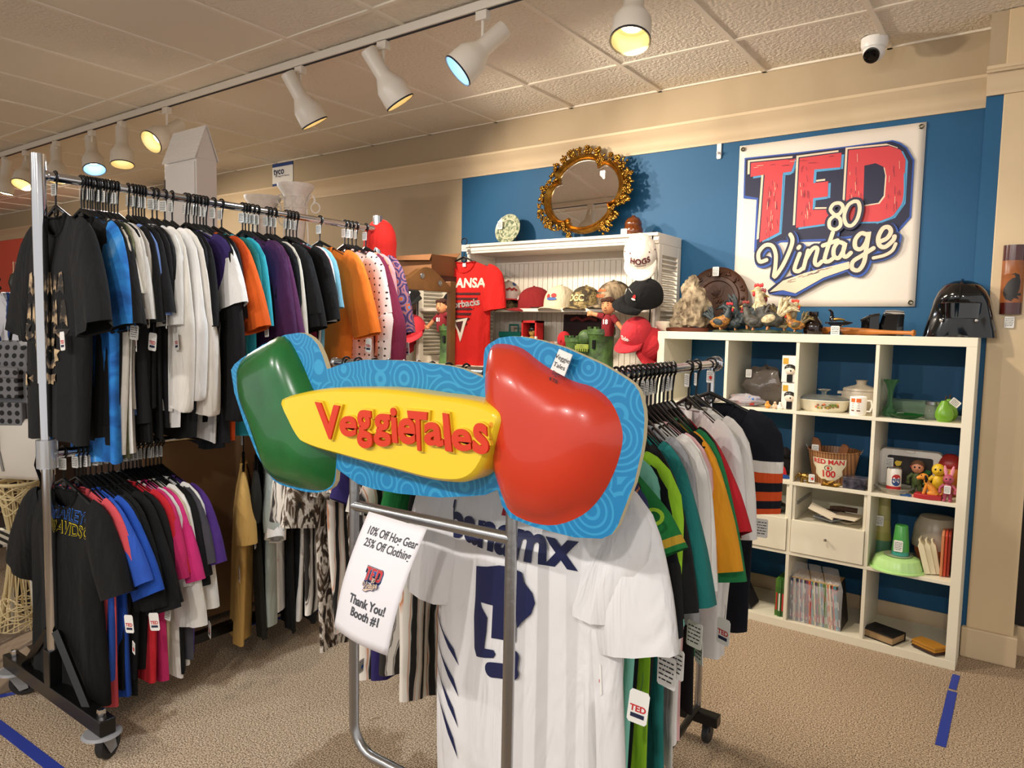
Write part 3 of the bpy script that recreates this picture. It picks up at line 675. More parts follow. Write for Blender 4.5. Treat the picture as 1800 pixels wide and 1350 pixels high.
low = [dict(px=112, col='121213', desc='black motorcycle t-shirt', label='black t-shirt with blue and yellow outlined lettering, nearest on the tall rack lower rail', L=.76, d=.035, amp=.014, sh=.2, hem=.225, tip=(.35, -.46), print=harley, tag=(R1, (.36, .02, -.62), 1)),
 dict(px=135, col='D9525A', desc='coral t-shirt', tip=(.33, -.42), L=.78, d=.02, tag=(T, (.33, -.02, -.5))), dict(px=143, col='2C56B8', desc='royal blue t-shirt', tip=(.34, -.44), d=.022), dict(px=150, col='1F4FB0', desc='cobalt blue t-shirt', tip=(.35, -.46), tag=(T, (.38, -.02, -.5)), L=.78),
 dict(px=158, col='1B2128', desc='blue-black t-shirt'), dict(px=168, col='121519', desc='coal black t-shirt', tip=(.32, -.5)), dict(px=178, col='0F1114', desc='big black t-shirt', tip=(.34, -.52), L=.8), dict(px=190, col='15181C', desc='ink black t-shirt', tip=(.34, -.52), tag=(C1, (.34, 0, -.55))), dict(px=198, col='17191C', desc='jet black t-shirt', d=.02),
 dict(px=212, col='C3202C', desc='bright red t-shirt', tip=(.29, -.44)), dict(px=220, col='D9D6D2', desc='pale grey t-shirt', tip=(.28, -.5)), dict(px=226, col='C22A66', desc='magenta t-shirt', tip=(.31, -.47)), dict(px=233, col='D2307A', desc='hot pink t-shirt', tip=(.31, -.49)), dict(px=240, col='C9B79C', desc='beige t-shirt', L=.74),
 dict(px=248, col='ECE9E2', desc='white t-shirt', tip=(.31, -.62), L=.78, tag=(R1, (.31, 0, -.6))), dict(px=256, col='12161E', desc='midnight t-shirt', tip=(.3, -.47)), dict(px=263, col='101114', desc='black cotton t-shirt', tip=(.31, -.5)), dict(px=270, col='EDEBE6', desc='clean white t-shirt', tip=(.3, -.62), tag=(T, (.31, 0, -.64))), dict(px=277, col='45434A', desc='dark grey t-shirt', tip=(.31, -.42)), dict(px=283, col='4A2A78', desc='purple t-shirt', tip=(.32, -.44)),
 dict(px=428, col='CDA45C', desc='mustard tan t-shirt', tip=(.26, -.42), L=.78, d=.03, tag=(T, (.24, -.02, -.5))), dict(px=452, col='3A3A30', desc='dark olive t-shirt', tip=(.24, -.34), tag=(BLUE_ME, (.26, 0, -.42))), dict(px=468, col='A9B3AC', desc='sage grey t-shirt', L=.72, tip=(.29, -.37), d=.02), dict(px=487, col='F0EFEC', desc='white shirt', tip=(.33, -.42), L=.68, d=.02, tag=(R1, (.3, -.0, -.5))),
 dict(px=502, col='14161C', desc='black shirt', L=.8), dict(px=512, col='161C2A', desc='navy shirt', tip=(.3, -.38)), dict(px=522, col='ECEAE6', desc='off-white shirt', tip=(.31, -.36), L=.76, tag=(R1, (.3, 0, -.5))), dict(px=532, col='15151A', desc='dark shirt', tip=(.3, -.32)), dict(px=542, col='B02430', desc='crimson shirt', L=.72, tip=(.28, -.35), tag=(T, (.29, 0, -.42))), dict(px=552, col='E3C646', desc='yellow shirt', tip=(.31, -.33), L=.7),
 dict(px=562, col='E6E2DA', desc='cream shirt', tip=(.31, -.35), L=.76, tag=(R1, (.3, 0, -.5))), dict(px=572, col='DCD4C8', desc='pale beige shirt', tip=(.3, -.37), tag=(T, (.3, 0, -.44))), dict(px=582, col='17171A', desc='black sports shirt', L=.72), dict(px=592, col='E8C23C', desc='golden yellow shirt', L=.62, tag=(R1, (.28, 0, -.6)))]
for g in low: g['pos'] = lowpos(g['px']); g['rz'] = .12 if 120 < g['px'] < 400 else (-.55 if g['px'] > 400 else .08)
rack_row(low, RX, LZ, 'shirts on the lower rail of the tall rack', 'hangers on the lower rail of the tall rack', 'on tall rack lower rail', rnd=rnd, other=RX, tipoff=(-.02, -.03))
# the tall double rack
def tall_rack():
    y0, y1 = -2.575, -1.0
    e = empty('clothes_rack', (RX, (y0+y1)/2, 0), 'tall double-rail chrome clothes rack on black steel feet with grey casters', 'clothes rack')
    def lc(x, y, z): return (x-RX, y-(y0+y1)/2, z)
    for y in (y0, y1):
        b = B(); b.cyl(lc(RX, y, .27), lc(RX, y, 1.25), .0195, seg=20); b.cyl(lc(RX, y, 1.25), lc(RX, y, 2.03), .0225, seg=20); b.cyl(lc(RX, y, 1.62), lc(RX, y, 2.035), .0235, seg=20); b.obj('post', CHR, e)
        b = B(); b.cyl(lc(RX, y, .95), lc(RX, y, 1.05), .034, seg=16); b.obj('rail_clamp', mat('clear_plastic', 'E8E8E8', .1, trans=.7), e)
        for sx in (-1, 1):
            b = B(); b.tube([lc(RX+sx*.26, y, .150), lc(RX+sx*.03, y, .36)], .016, 4, 0); b.obj('brace', mat('black_steel', '0B0B0C', .3), e)
        b = B(); b.box(lc(RX, y, .135), (.80, .052, .052)); b.box(lc(RX, y, .22), (.05, .05, .14)); b.obj('foot_bar', _mc['black_steel'], e, bevel=.003)
        for sx in (-1, 1):
            cx = RX+sx*.355
            b = B(); b.lathe([(0, .108), (.055, .106), (.062, .098), (.05, .094), (.02, .09), (0, .09)], lc(cx, y, 0), 24)
            a = rotz(.5*sx); 
            for s2 in (-1, 1):
                q = [a @ V((s2*.019, yy, zz)) for yy, zz in ((-.028, .098), (.028, .098), (.045, .03), (.015, .022))]
                b.prism([V(lc(cx, y, 0))+p for p in q], a @ V((s2*.003, 0, 0)))
            b.obj('caster_fork', mat('grey_plastic', '8E8F92', .4), e)
            w = V(lc(cx, y, 0))+a @ V((0, .028, .05))
            b = B(); b.lathe([(0, -.011), (.03, -.011), (.032, -.014), (.047, -.014), (.05, -.010), (.05, .010), (.047, .014), (.032, .014), (.03, .011), (0, .011)], w, 28, rot=a @ roty(pi/2)); b.obj('wheel', mat('caster_rubber', '232325', .5), e)
            b = B(); b.lathe([(0, .185), (.012, .183), (.014, .175), (.014, .162)], lc(cx, y, 0), 6); b.obj('bolt', CHR, e)
    b = B(); b.cyl(lc(RX, y0, RZ), lc(RX, y1, RZ), .016, seg=20); b.ball(lc(RX, y0+.02, RZ), .02); b.obj('upper_rail', CHR, e)
    b = B(); b.cyl(lc(RX, y0, LZ), lc(RX, y1, LZ), .014, seg=20); b.obj('lower_rail', CHR, e)
    b = B(); b.box(lc(RX, (y0+y1)/2, .14), (.04, y1-y0, .04)); b.obj('base_rail', _mc['black_steel'], e, bevel=.002)
tall_rack()
# ------------------------------------------------ right-hand rack
AZ = 1.362; AX0 = -.602
def ax(y): return -.602-(y+2.539)*(.114/1.392)
jersey = mat('white_jersey_cloth', 'E4E2E2', .5, wrinkle=1)
def pumas(c, o):
    b = B(); b.text('banamx', (-.02, 0, -.325), (1, 0, 0), (0, 0, 1), .105, 0, .035)
    L_ = [(-.13, -.385), (-.06, -.37), (.0, -.372), (.05, -.38), (.09, -.41), (.105, -.45), (.09, -.485), (.06, -.515), (.045, -.53), (.045, -.47), (.02, -.445), (-.02, -.44), (-.02, -.50), (.05, -.51), (.06, -.535), (.05, -.575), (.06, -.6), (.055, -.625), (-.03, -.63), (-.04, -.60), (-.01, -.595), (-.01, -.55), (-.06, -.545), (-.065, -.60), (-.03, -.605), (-.03, -.62), (-.12, -.62), (-.14, -.55), (-.10, -.5), (-.10, -.46), (-.07, -.44), (-.14, -.44)]
    body = [(-.135, -.385), (-.06, -.37), (.04, -.372), (.085, -.40), (.105, -.45), (.09, -.49), (.055, -.525), (.045, -.46), (.0, -.445), (-.005, -.6), (-.06, -.6), (-.055, -.46), (-.09, -.45), (-.085, -.49), (-.065, -.52), (-.075, -.59), (-.025, -.60), (-.022, -.625), (-.12, -.625), (-.145, -.56), (-.15, -.48)]
    def jp(x, y): p = PY(580+x/2.755, 860+y/2.755, -2.53); return (p.x+.606, 0, p.z-1.362)
    b.poly([jp(*q) for q in ((715, 370), (780, 368), (850, 358), (910, 362), (965, 388), (975, 435), (1010, 490), (1020, 540), (1005, 590), (965, 628), (948, 655), (944, 600), (940, 720), (900, 713), (808, 708), (815, 552), (742, 540), (752, 565), (785, 612), (780, 680), (768, 760), (820, 765), (832, 785), (820, 803), (720, 805), (700, 770), (695, 620), (708, 520))], 0)
    b.ribbon([jp(805, 860), jp(925, 862)], .03, (0, -1, 0), 0); b.ribbon([jp(930, 785), jp(922, 850)], .026, (0, -1, 0), 0)
    for k in range(4):
        z = -.50-k*.055; b.poly([(-.218, 0, z), (-.212, 0, z-.018), (-.165, 0, z-.075-k*.012), (-.152, 0, z-.11-k*.015), (-.178, 0, z-.075-k*.01)], 0)
    b.poly([(.10, 0, -.775), (.15, 0, -.77), (.152, 0, -.81), (.125, 0, -.83), (.10, 0, -.81)], 2)
    b.poly([(-.035, 0, -.23), (-.005, 0, -.23), (-.005, 0, -.258), (-.035, 0, -.258)], 1)
    on_cloth(c, b); b.obj('jersey_print', [mat('print_navy', '141C48', .5), mat('badge_red', 'A8202C', .5), mat('badge_blue', '2C3A66', .5)], o, recalc=False)
def claws(c, o):
    b = B()
    for k in range(4):
        z = -.52-k*.045; b.poly([(.09+k*.004, 0, z), (.15, 0, z+.012), (.15, 0, z-.012), (.10, 0, z-.02), (.06, 0, z-.09-k*.01)], 0)
    on_cloth(c, b); b.obj('jersey_print', _mc['print_navy'], o, recalc=False)
def sleeve_text(word, m):
    def f(c, o):
        tx, tz = c.tip; p0 = V((c.sh+.035, 0, c.z0-.19)); p1 = V((tx-.005, 0, tz+.05)); d = (p1-p0).normalized()
        d = V((d.x*.3, 0, d.z)).normalized(); n = V((.72, -.69, 0)).normalized(); b = B(); b.text(word, V((tx+.045, -.055, (p0.z+p1.z)/2+.0)), d, n.cross(d), .05, 0, .03); b.obj('sleeve_lettering', m, o, smooth=0)
    return f
def neckbadge(c, o):
    b = B(); q = c.at(0, 0, False); b.prism([V((x, q.y-.006, q.z+z)) for x, z in ((-.02, 0), (.02, 0), (.02, -.05), (-.02, -.05))], (0, .002, 0), 0); b.text('A', (0, q.y-.0075, q.z-.042), (1, 0, 0), (0, 0, 1), .022, 1, .02); b.obj('neck_label', [PAPER, REDC], o, smooth=0)
navy = cloth('141B33'); orange = cloth('D8501E'); wht = cloth('E8E4DC')
def bears(sd): return lambda k: {6: 2, 7: 1, 8: 0, 9: 1, 10: 0}.get(k, 0)
def bears(sd): return lambda k: 0 if k < 6 else (2, 1, 0, 1, 0, 1, 0, 0)[min(k-6, 7)]
gold_cuff = lambda sd: (lambda k: 1 if k == 10 else 0)
chiv = ramp_mat('blue_jersey_with_orange_feathers', 'wave', [(.3, '16215A'), (.62, '16215A'), (.7, 'D98A2A'), (.85, '16215A')], 9, .6, distort=5)
A = [dict(pos=-2.49, mat=[jersey], desc='white emblem jersey', label='white football jersey with dark chest lettering and a big navy emblem, behind the chrome stand', L=.80, d=.045, amp=.009, waves=2.2, sh=.205, chest=.225, hem=.235, tip=(.33, -.39), print=pumas, name='jersey', cat='jersey', tag=(T, (.27, .0, -.5))),
 dict(pos=-2.43, mat=[jersey], desc='white clawed jersey', label='white jersey with navy claw marks hanging just behind the navy emblem jersey', L=.82, d=.05, amp=.02, sh=.22, hem=.22, tip=(.25, -.34), print=claws, name='jersey', cat='jersey', rz=-.12, tag=(T, (.2, -.03, -.46))),
 dict(pos=-2.36, mat=[chiv, cloth('101114')], slv_mat=lambda sd: (lambda k: 1 if k > 8 else 0), desc='navy feathered jersey', L=.78, sh=.175, xo=-.03, tip=(.28, -.42), name='jersey', cat='jersey', d=.02, tag=(C1, (.31, -.01, -.5), 1.5)),
 dict(pos=-2.31, col='EAE7DF', desc='white polo', L=.82, sh=.175, xo=-.03, tip=(.30, -.44), d=.025, tag=(C1, (.34, 0, -.48), 1.4)),
 dict(pos=-2.26, mat=[cloth('1E7A3A'), cloth('C9A233')], slv_mat=gold_cuff, desc='green MEXICO jersey', L=.5, sh=.18, xo=-.03, tip=(.335, -.27), name='jersey', cat='jersey', print=sleeve_text('MÉXICO', mat('lime_print', '9BC832', .6)), d=.02),
 dict(pos=-2.21, mat=[cloth('8AD8C4'), cloth('C9A233')], slv_mat=gold_cuff, desc='mint green jersey', L=.83, sh=.18, xo=-.03, tip=(.30, -.45), name='jersey', cat='jersey', d=.02),
 dict(pos=-2.17, col='9BD02E', desc='lime green t-shirt', L=.88, tip=(.27, -.42)), dict(pos=-2.13, col='12182E', desc='dark navy t-shirt', L=.83, tip=(.33, -.47)),
 dict(pos=-2.09, col='17171A', desc='black t-shirt', L=.84, tip=(.37, -.42), d=.02), dict(pos=-2.05, col='26262A', desc='charcoal t-shirt', tip=(.36, -.43), L=.7, d=.022),
 dict(pos=-2.01, col='151A22', desc='dark blue tee', tip=(.35, -.44), L=.74), dict(pos=-1.97, col='1F7A76', desc='teal t-shirt', L=.78, tip=(.37, -.45), d=.022, tag=(C1, (.33, 0, -.52), 1.4)),
 dict(pos=-1.935, col='1D1B2A', desc='indigo t-shirt', L=.7, tip=(.33, -.32)), dict(pos=-1.90, col='A3A3A6', desc='heather grey t-shirt', L=.66, tip=(.30, -.54), tag=(C1, (.33, 0, -.58), 1.4)), dict(pos=-1.865, col='E6E2DB', desc='off-white t-shirt', tip=(.28, -.42), L=.8),
 dict(pos=-1.83, col='F0EEEA', desc='white t-shirt', L=.76, tip=(.31, -.47), d=.022, tag=(T, (.37, 0, -.52), 1)), dict(pos=-1.80, col='E4B4B4', desc='pink t-shirt', tip=(.24, -.35), sh=.19), dict(pos=-1.765, col='17171A', desc='plain black t-shirt', L=.7, tip=(.25, -.35), sh=.19),
 dict(pos=-1.73, col='E39A20', desc='golden orange t-shirt', tip=(.40, -.40), d=.035, L=.5, sh=.215), dict(pos=-1.695, col='1F7A45', desc='green t-shirt', tip=(.37, -.45), L=.55, sh=.215), dict(pos=-1.66, col='242326', desc='dark charcoal t-shirt', tip=(.35, -.47), L=.58),
 dict(pos=-1.62, col='C21F2A', desc='red t-shirt', tip=(.40, -.36), d=.026, L=.5, sh=.215),
 dict(pos=-1.46, mat=[cloth('E9E7E4')], desc='white crew-neck t-shirt', label='white crew-neck t-shirt with its neck label showing, behind the red t-shirt', d=.04, amp=.013, hem=.15, sh=.18, chest=.175, tip=(.29, -.40), L=.78, print=neckbadge, tag=(T, (.2, -.04, -.46))),
 dict(pos=-1.38, col='E6E2DC', desc='white long t-shirt', d=.03, sh=.18, hem=.16, tip=(.29, -.43), L=.78),
 dict(pos=-1.22, mat=[navy, orange, wht], slv_mat=bears, desc='navy sports jersey', label='navy jersey with orange and white striped sleeves at the far end of the right rack', name='jersey', cat='jersey', d=.03, sh=.165, chest=.165, hem=.15, tip=(.25, -.40), L=.80, tag=(C1, (.2, -.03, -.5), 1.5), card=R1)]
rack_objs = []
for i, g in enumerate(A): g['L'] = g.get('L', .74)+(.09 if 1 < i < 22 else 0); g['rz'] = (.04, -.25, -.15, -.2, -.25, -.32, -.42, -.52)[i] if i < 8 else (.05 if i == len(A)-1 else (-.5 if i > 21 else -.62))
rnd = random.Random(21)
_rows = rack_row(A, None, AZ, 'shirts on the right rack', 'hangers on the right rack', 'on right rack', rnd=rnd, other=0, tipoff=(-.07, -.07))
for (o, c), g in zip(_rows, A): o.location.x = ax(g['pos'])+g.get('xo', 0)
for o in COL.objects:
    if o.name.startswith('clothes_hanger') and o.get('group') == 'hangers on the right rack': o.location.x = ax(o.location.y)
# side arm with animal prints
tig = ramp_mat('white_and_rust_tiger_print', 'wave', [(.25, 'E6DED2'), (.45, 'C2703A'), (.55, 'E6DED2'), (.8, '1A1716')], 5, .8, distort=7, stretch=(1.3, 1, .35))
tig2 = ramp_mat('black_and_white_tiger_print', 'wave', [(.3, 'E8E2D8'), (.5, '1C1A18'), (.62, 'DAD2C6'), (.8, '26201C')], 6, .8, distort=9, stretch=(1.2, 1, .5))
eag = ramp_mat('brown_feather_print', 'noise', [(.35, '1B1614'), (.47, '5A4632'), (.56, 'E8E0D4'), (.65, 'C9BFB0')], 16, .8, distort=4, stretch=(1, 1, .35))
Bv = [dict(pos=-1.74, mat=[tig2], desc='black-striped white animal print shirt', L=.72, tip=(.25, -.5), tag=(T, (.2, 0, -.95))), dict(pos=-1.68, mat=[eag], desc='brown feather print shirt', L=.84, tip=(.26, -.5)), dict(pos=-1.60, mat=[tig], desc='rust and white tiger print shirt', L=.76),
 dict(pos=-1.53, mat=[eag], desc='dark feather print shirt', L=.8), dict(pos=-1.46, mat=[tig], desc='rust-streaked white shirt', L=.86, d=.03, tag=(BLUE_ME, (-.2, 0, -.9))), dict(pos=-1.40, col='2F2560', desc='purple shirt', L=.84), dict(pos=-1.34, mat=[tig2], desc='black and white tiger shirt', L=.8, d=.025), dict(pos=-1.27, mat=[tig], desc='orange tiger print shirt', L=.88, d=.03), dict(pos=-1.20, col='1F7A3A', desc='green shirt', L=.5), dict(pos=-1.12, col='151517', desc='black shirt', L=.6)]
for g in Bv: g.setdefault('name', 'printed_shirt'); g.setdefault('cat', 'shirt')
rack_row(Bv, None, AZ-.02, 'shirts on the side arm of the right rack', 'hangers on the side arm of the right rack', 'on right rack side arm', rnd=rnd, axis='X', other=-1.96, rz0=pi/2)
def low_rack():
    e = empty('clothes_rack', (-.66, -1.9, 0), 'lower chrome clothes rack with a side arm standing behind the sign stand', 'clothes rack')
    def lc(x, y, z): return (x+.66, y+1.9, z)
    F = V((ax(-1.16), -1.16, AZ)); N = V((ax(-2.545), -2.545, AZ))
    b = B(); b.cyl(lc(*N), lc(*F), .0145, seg=18); b.obj('rail', CHR, e)
    for P in (F, N):
        s = 1 if P is F else -1
        b = B(); b.lathe([(0, 0), (.024, 0), (.027, .004), (.027, .012), (.022, .018), (0, .02)], lc(P.x, P.y-.009, P.z), 22, rot=rotx(pi/2*-s)); b.obj('end_knob', CHR, e)
        yy = P.y-s*.05
        b = B(); b.cyl(lc(ax(yy), yy, .1), lc(ax(yy), yy, AZ), .0125, seg=16); b.obj('post', CHR, e)
        b = B(); b.box(lc(ax(yy)-.05, yy, .09), (.26, .04, .04)); b.obj('foot_bar', _mc['black_steel'], e, bevel=.003)
        for sx in (-1, 1):
            w = lc(ax(yy)-.05+sx*.09, yy, .035); b = B(); b.lathe([(0, -.012), (.03, -.012), (.035, -.008), (.035, .008), (.03, .012), (0, .012)], w, 20, rot=roty(pi/2)); b.box((w[0], w[1], w[2]+.025), (.03, .03, .03)); b.obj('wheel', _mc['caster_rubber'], e)
    b = B(); b.cyl(lc(ax(-1.96), -1.96, AZ-.02), lc(-1.80, -1.96, AZ-.02), .0145, seg=18); b.ball(lc(-1.80, -1.96, AZ-.02), .018); b.obj('side_arm', CHR, e)
    b = B(); b.cyl(lc(ax(-1.96), -1.96, .1), lc(ax(-1.96), -1.96, AZ-.02), .0125, seg=16); b.obj('post', CHR, e)
    b = B(); a, c = V((ax(-1.21), -1.21, .12)), V((ax(-2.495), -2.495, .12)); b.cyl(lc(*a), lc(*c), .012); b.obj('base_rail', _mc['black_steel'], e)
low_rack()
# ------------------------------------------------ sign stand
SY = -2.65
def sp(x, y, d=0): p = PY(x, y, SY); return V((p.x, SY-d, p.z))
def sign_stand():
    e = empty('sign_stand', (-.735, SY, 0), 'brushed steel tube stand with crossbar carrying the cartoon shop sign', 'sign stand')
    def lc(p): return (p[0]+.735, p[1]-SY, p[2])
    L, Rr = -.94, -.532; zb = .565; r = .0108; rc = .06
    path = [(L, 1.36)]+[(L, z) for z in (1.1, .8)]+[(L+rc-rc*cos(a), zb+rc-rc*sin(a)) for a in (RAD(d) for d in range(0, 91, 15))]+[(Rr-rc+rc*sin(a), zb+rc-rc*cos(a)) for a in (RAD(d) for d in range(0, 91, 15))]+[(Rr, .8), (Rr, 1.1), (Rr, 1.3)]
    b = B(); b.tube([lc((x, SY+.012, z)) for x, z in path], r, 14); b.obj('tube_frame', STEEL, e)
    b = B(); b.cyl(lc((L, SY+.012, 1.098)), lc((Rr, SY+.012, 1.104)), .0115, seg=14); b.obj('crossbar', STEEL, e)
    b = B(); b.cyl(lc((-.735, SY+.012, .02)), lc((-.735, SY+.012, zb)), .016, seg=14); b.obj('stem', STEEL, e)
    b = B(); b.lathe([(0, 0), (.2, 0), (.2, .012), (.18, .018), (0, .022)], lc((-.735, SY+.012, 0)), 36); b.obj('base_plate', STEEL, e)
sign_stand()
def board_sign():
    e = empty('shop_sign', (-.8, SY, 1.2), 'large shaped blue, green, red and yellow shop sign board on the steel stand', 'sign')
    O = V((-.8, SY, 1.2))
    def q(x, y, d): return sp(x, y, d)-O
    left = [(414, 650), (420, 640), (432, 630), (471, 605), (509, 588.5), (533, 585), (545, 587), (556, 594), (566, 605), (575, 625), (582.5, 648)]
    mid = [(585, 648), (613, 638), (649, 632), (708, 633), (755, 637), (800, 643), (824, 649), (856, 663)]
    right = [(858, 622), (860, 612), (866, 605), (884, 594), (904, 591), (925, 592), (958, 598.5), (1000, 611), (1032, 625), (1065, 640), (1091, 655), (1110, 667), (1121, 675.5), (1130, 688), (1134, 702), (1138, 720), (1139, 738), (1137, 770), (1132.6, 797), (1121, 847), (1100, 901), (1092, 922), (1082, 936), (1064, 944), (1017, 942), (946, 924), (904, 908), (889.6, 886), (882, 859)]
    bot = [(860, 868), (839, 870), (780, 872.6), (708, 865.7), (665, 858), (637, 849), (599, 822), (597, 844), (592, 854), (582, 861), (566, 864.5), (545, 863), (518.5, 856), (500, 850), (487.7, 842), (472, 820), (459, 797), (435.5, 737.7), (420, 690)]
    out = left+mid+right+bot
    swirl = ramp_mat('blue_board_with_swirls', 'rings', [(.0, '1579AE'), (.65, '1579AE'), (.85, '2F93C2'), (1, '2F93C2')], 13, .35, distort=48)
    edge = mat('board_edge_cream', 'D6C9A4', .6)
    b = B(); b.prism([q(x, y, 0) for x, y in out], (0, -.012, 0), 0, side=1)
    o = b.obj('back_board', [swirl, edge], e, smooth=0, recalc=True)
    gpts = [(433, 632), (470, 607), (508, 591), (535, 630), (557, 680), (580, 720), (595, 762), (599, 800), (596, 838), (588, 854), (566, 861), (518, 853), (488, 839), (472, 800), (452, 742), (432, 690), (428, 655)]
    gl = [q(*p, .012) for p in catmull2(gpts, 3)]
    b = B(); b.relief(gl, .045, (0, -1, 0), 8, 9, power=5); b.obj('green_panel', mat('glossy_green_relief', '17662E', .25, noise=.35, nscale=9, coat=.4), e, 60)
    rp = [(870, 612), (888, 604), (925, 612), (962, 640), (1012, 668), (1050, 680), (1080, 705), (1098, 745), (1100, 780), (1086, 828), (1062, 872), (1030, 903), (985, 920), (942, 916), (905, 898), (890, 868), (876, 820), (868, 760), (862, 700), (861, 650)]
    b = B(); b.relief([q(*p, .012) for p in catmull2(rp, 3)], .05, (0, -1, 0), 8, 9, power=4); b.obj('red_panel', mat('glossy_red_relief', 'CC3A22', .28, noise=.12, nscale=6, coat=.3), e, 60)
    yp = [(535, 703), (542, 695), (561, 689), (601, 681), (637, 678.5), (708, 679), (760, 684), (800, 690), (839, 694), (884, 703), (910, 714), (919, 726), (917, 744), (898.5, 790), (884, 818), (869, 832.6), (851, 839), (830, 839), (810, 837), (780, 831), (732, 818), (684, 806), (637, 793), (600, 783), (575, 773), (566, 766), (556, 750), (547, 731)]
    yl_ = [q(*p, .012) for p in catmull2(yp, 2)]
    b = B(); cc = sum(yl_, V())/len(yl_)
    def ins(P, k, d): return [V((cc.x+(p.x-cc.x)*(1-k*.35), p.y-d, cc.z+(p.z-cc.z)*(1-k))) for p in P]
    b.rings([yl_, ins(yl_, -.0, .04), ins(yl_, .03, .05), ins(yl_, .10, .056)], 0); YD = .012+.056
    b.obj('yellow_plaque', mat('glossy_yellow_relief', 'EBC928', .3, coat=.3), e, 40)
    GL = [('V', (560, 706), (603, 713), (603, 771), (569, 771)), ('e', (604, 729), (634, 732), (633, 767), (603, 766)), ('g', (632, 718), (658, 722), (662, 788), (635, 786)), ('g', (663, 725), (692, 728), (694, 785), (664, 783)), ('i', (692, 715), (702, 717), (706, 778), (696, 777)),
          ('e', (706, 732), (737, 736), (737, 781), (706, 779)), ('T', (722, 721), (757, 724), (754, 792), (732, 790)), ('a', (752, 740), (782, 743), (787, 785), (752, 781)), ('l', (784, 725), (794, 727), (801, 793), (789, 791)), ('e', (800, 751), (833, 755), (836, 793), (800, 790)), ('s', (838, 741), (862, 745), (866, 799), (837, 795))]
    lr = mat('letter_red', 'D2381A', .35); lo = mat('letter_rim_yellow', 'E3BE2C', .35)
    for ch, tl, tr, br, bl in GL:
        for off, d0, th, mm, nm in ((.06, .0, .006, lo, 'letter_rim'), (.03, .007, .003, lr, 'letter')):
            vs, fs = glyphs(ch, off); X0 = min(v[0] for v in vs); X1 = max(v[0] for v in vs); Z0 = min(v[1] for v in vs); Z1 = max(v[1] for v in vs)
            v0, _ = glyphs(ch, .03); ex = 0 if off == .03 else 2.2
            b = B(); lo_, hi_ = [], []
            for x, y, _z in vs:
                u = (x-X0)/(X1-X0); w = (y-Z0)/(Z1-Z0)
                u = u*(1+2*ex/30)-ex/30; w = w*(1+2*ex/50)-ex/50
                px = lerp(lerp(bl[0], br[0], u), lerp(tl[0], tr[0], u), w); py = lerp(lerp(bl[1], br[1], u), lerp(tl[1], tr[1], u), w)
                # keep the drawing on the raised face
                p = PY(px, py, SY-YD); lo_.append(b.bm.verts.new((p.x-O.x, -YD-d0+.002, p.z-O.z))); hi_.append(b.bm.verts.new((p.x-O.x, -YD-d0-th, p.z-O.z)))
            from collections import Counter
            ec = Counter(); dirn = {}
            for f in fs:
                b.face([hi_[i] for i in f])
                for i in range(len(f)):
                    a_, c_ = f[i], f[(i+1) % len(f)]; ec[frozenset((a_, c_))] += 1; dirn[frozenset((a_, c_))] = (a_, c_)
            for k_, v_ in ec.items():
                if v_ == 1: a_, c_ = dirn[k_]; b.face([hi_[a_], hi_[c_], lo_[c_], lo_[a_]])
            b.obj(nm, mm, e, 30)
    b = B(); p = PY(865, 747, SY-YD)-O; b.text('®', (p.x, -YD-.003, p.z-.004), (1, 0, 0), (0, 0, 1), .012, 0); b.obj('registered_mark', lr, e, smooth=0)
    # handwritten price label stuck on the blue board
    b = B(); qd = [(1000, 613), (1023, 623), (1009, 660), (985, 648)]; P = [q(x, y, .03) for x, y in qd]; b.prism(P, (0, .002, 0), 0)
    ux = (P[1]-P[0]).normalized(); uz = (P[0]-P[3]).normalized()
    for k, (t_, s_) in enumerate((('Veggie', .011), ('Tales', .011), ('Sign', .010), ('$78', .012))): b.text(t_, (P[0]+P[1])/2-uz*(.0135*(k+1)+.002)+V((0, -.001, 0)), ux, uz, s_, 1)
    b.obj('price_label', [PAPER, INK], e, smooth=0)
def catmull2(pts, n): return [(p.x, p.y) for p in catmull([(x, y, 0) for x, y in pts], n, True)]
board_sign()
def paper_sign():
    O = sp(710, 910); e = empty('paper_notice', O, 'white paper discount notice hanging over the crossbar of the steel stand', 'notice')
    TL, TR, BR, BL = sp(660, 896, .018), sp(762, 926, .018), sp(713, 1137, .05), sp(607, 1094, .03)
    def f(u, v, d=0):
        a = TL.lerp(TR, u); c = BL.lerp(BR, u); p = a.lerp(c, 1-v); p.y -= .012*sin(pi*(1-v))*1.2+.01*sin(pi*u)*(1-v); return V((p.x-O.x, p.y-d-O.y, p.z-O.z))
    b = B(); n = 14; g = [[b.bm.verts.new(f(i/n, j/n)) for i in range(n+1)] for j in range(n+1)]
    for j in range(n):
        for i in range(n): b.face([g[j][i], g[j][i+1], g[j+1][i+1], g[j+1][i]])
    o = b.obj('sheet', mat('printer_paper', 'E9E6EA', .8), e); md = o.modifiers.new('thick', 'SOLIDIFY'); md.thickness = .0004; md.offset = 1
    W_, H_ = .216, .279
    b = B()
    for t, u, v, s_, of in (('10% Off Hog Gear', .54, .845, .0245, .015), ('25% Off Clothing', .54, .755, .0245, .015), ('Thank You!', .53, .30, .029, .03), ('Booth #1', .55, .20, .029, .03)):
        vs, fs = glyphs(t, of); vv = [b.bm.verts.new(f(u+x*s_/W_, v+y*s_/H_, .0012)) for x, y, z in vs]
        for fc in fs: b.face([vv[i] for i in fc])
    b.obj('lettering', mat('toner', '4A4C52', .8), e, smooth=0, recalc=False)
    logo('printed_logo', e, lambda u, v, d: f(.34+u*.36, .42+v*.255, .0008+d*.3), 1.0, .0004, 3)
paper_sign()
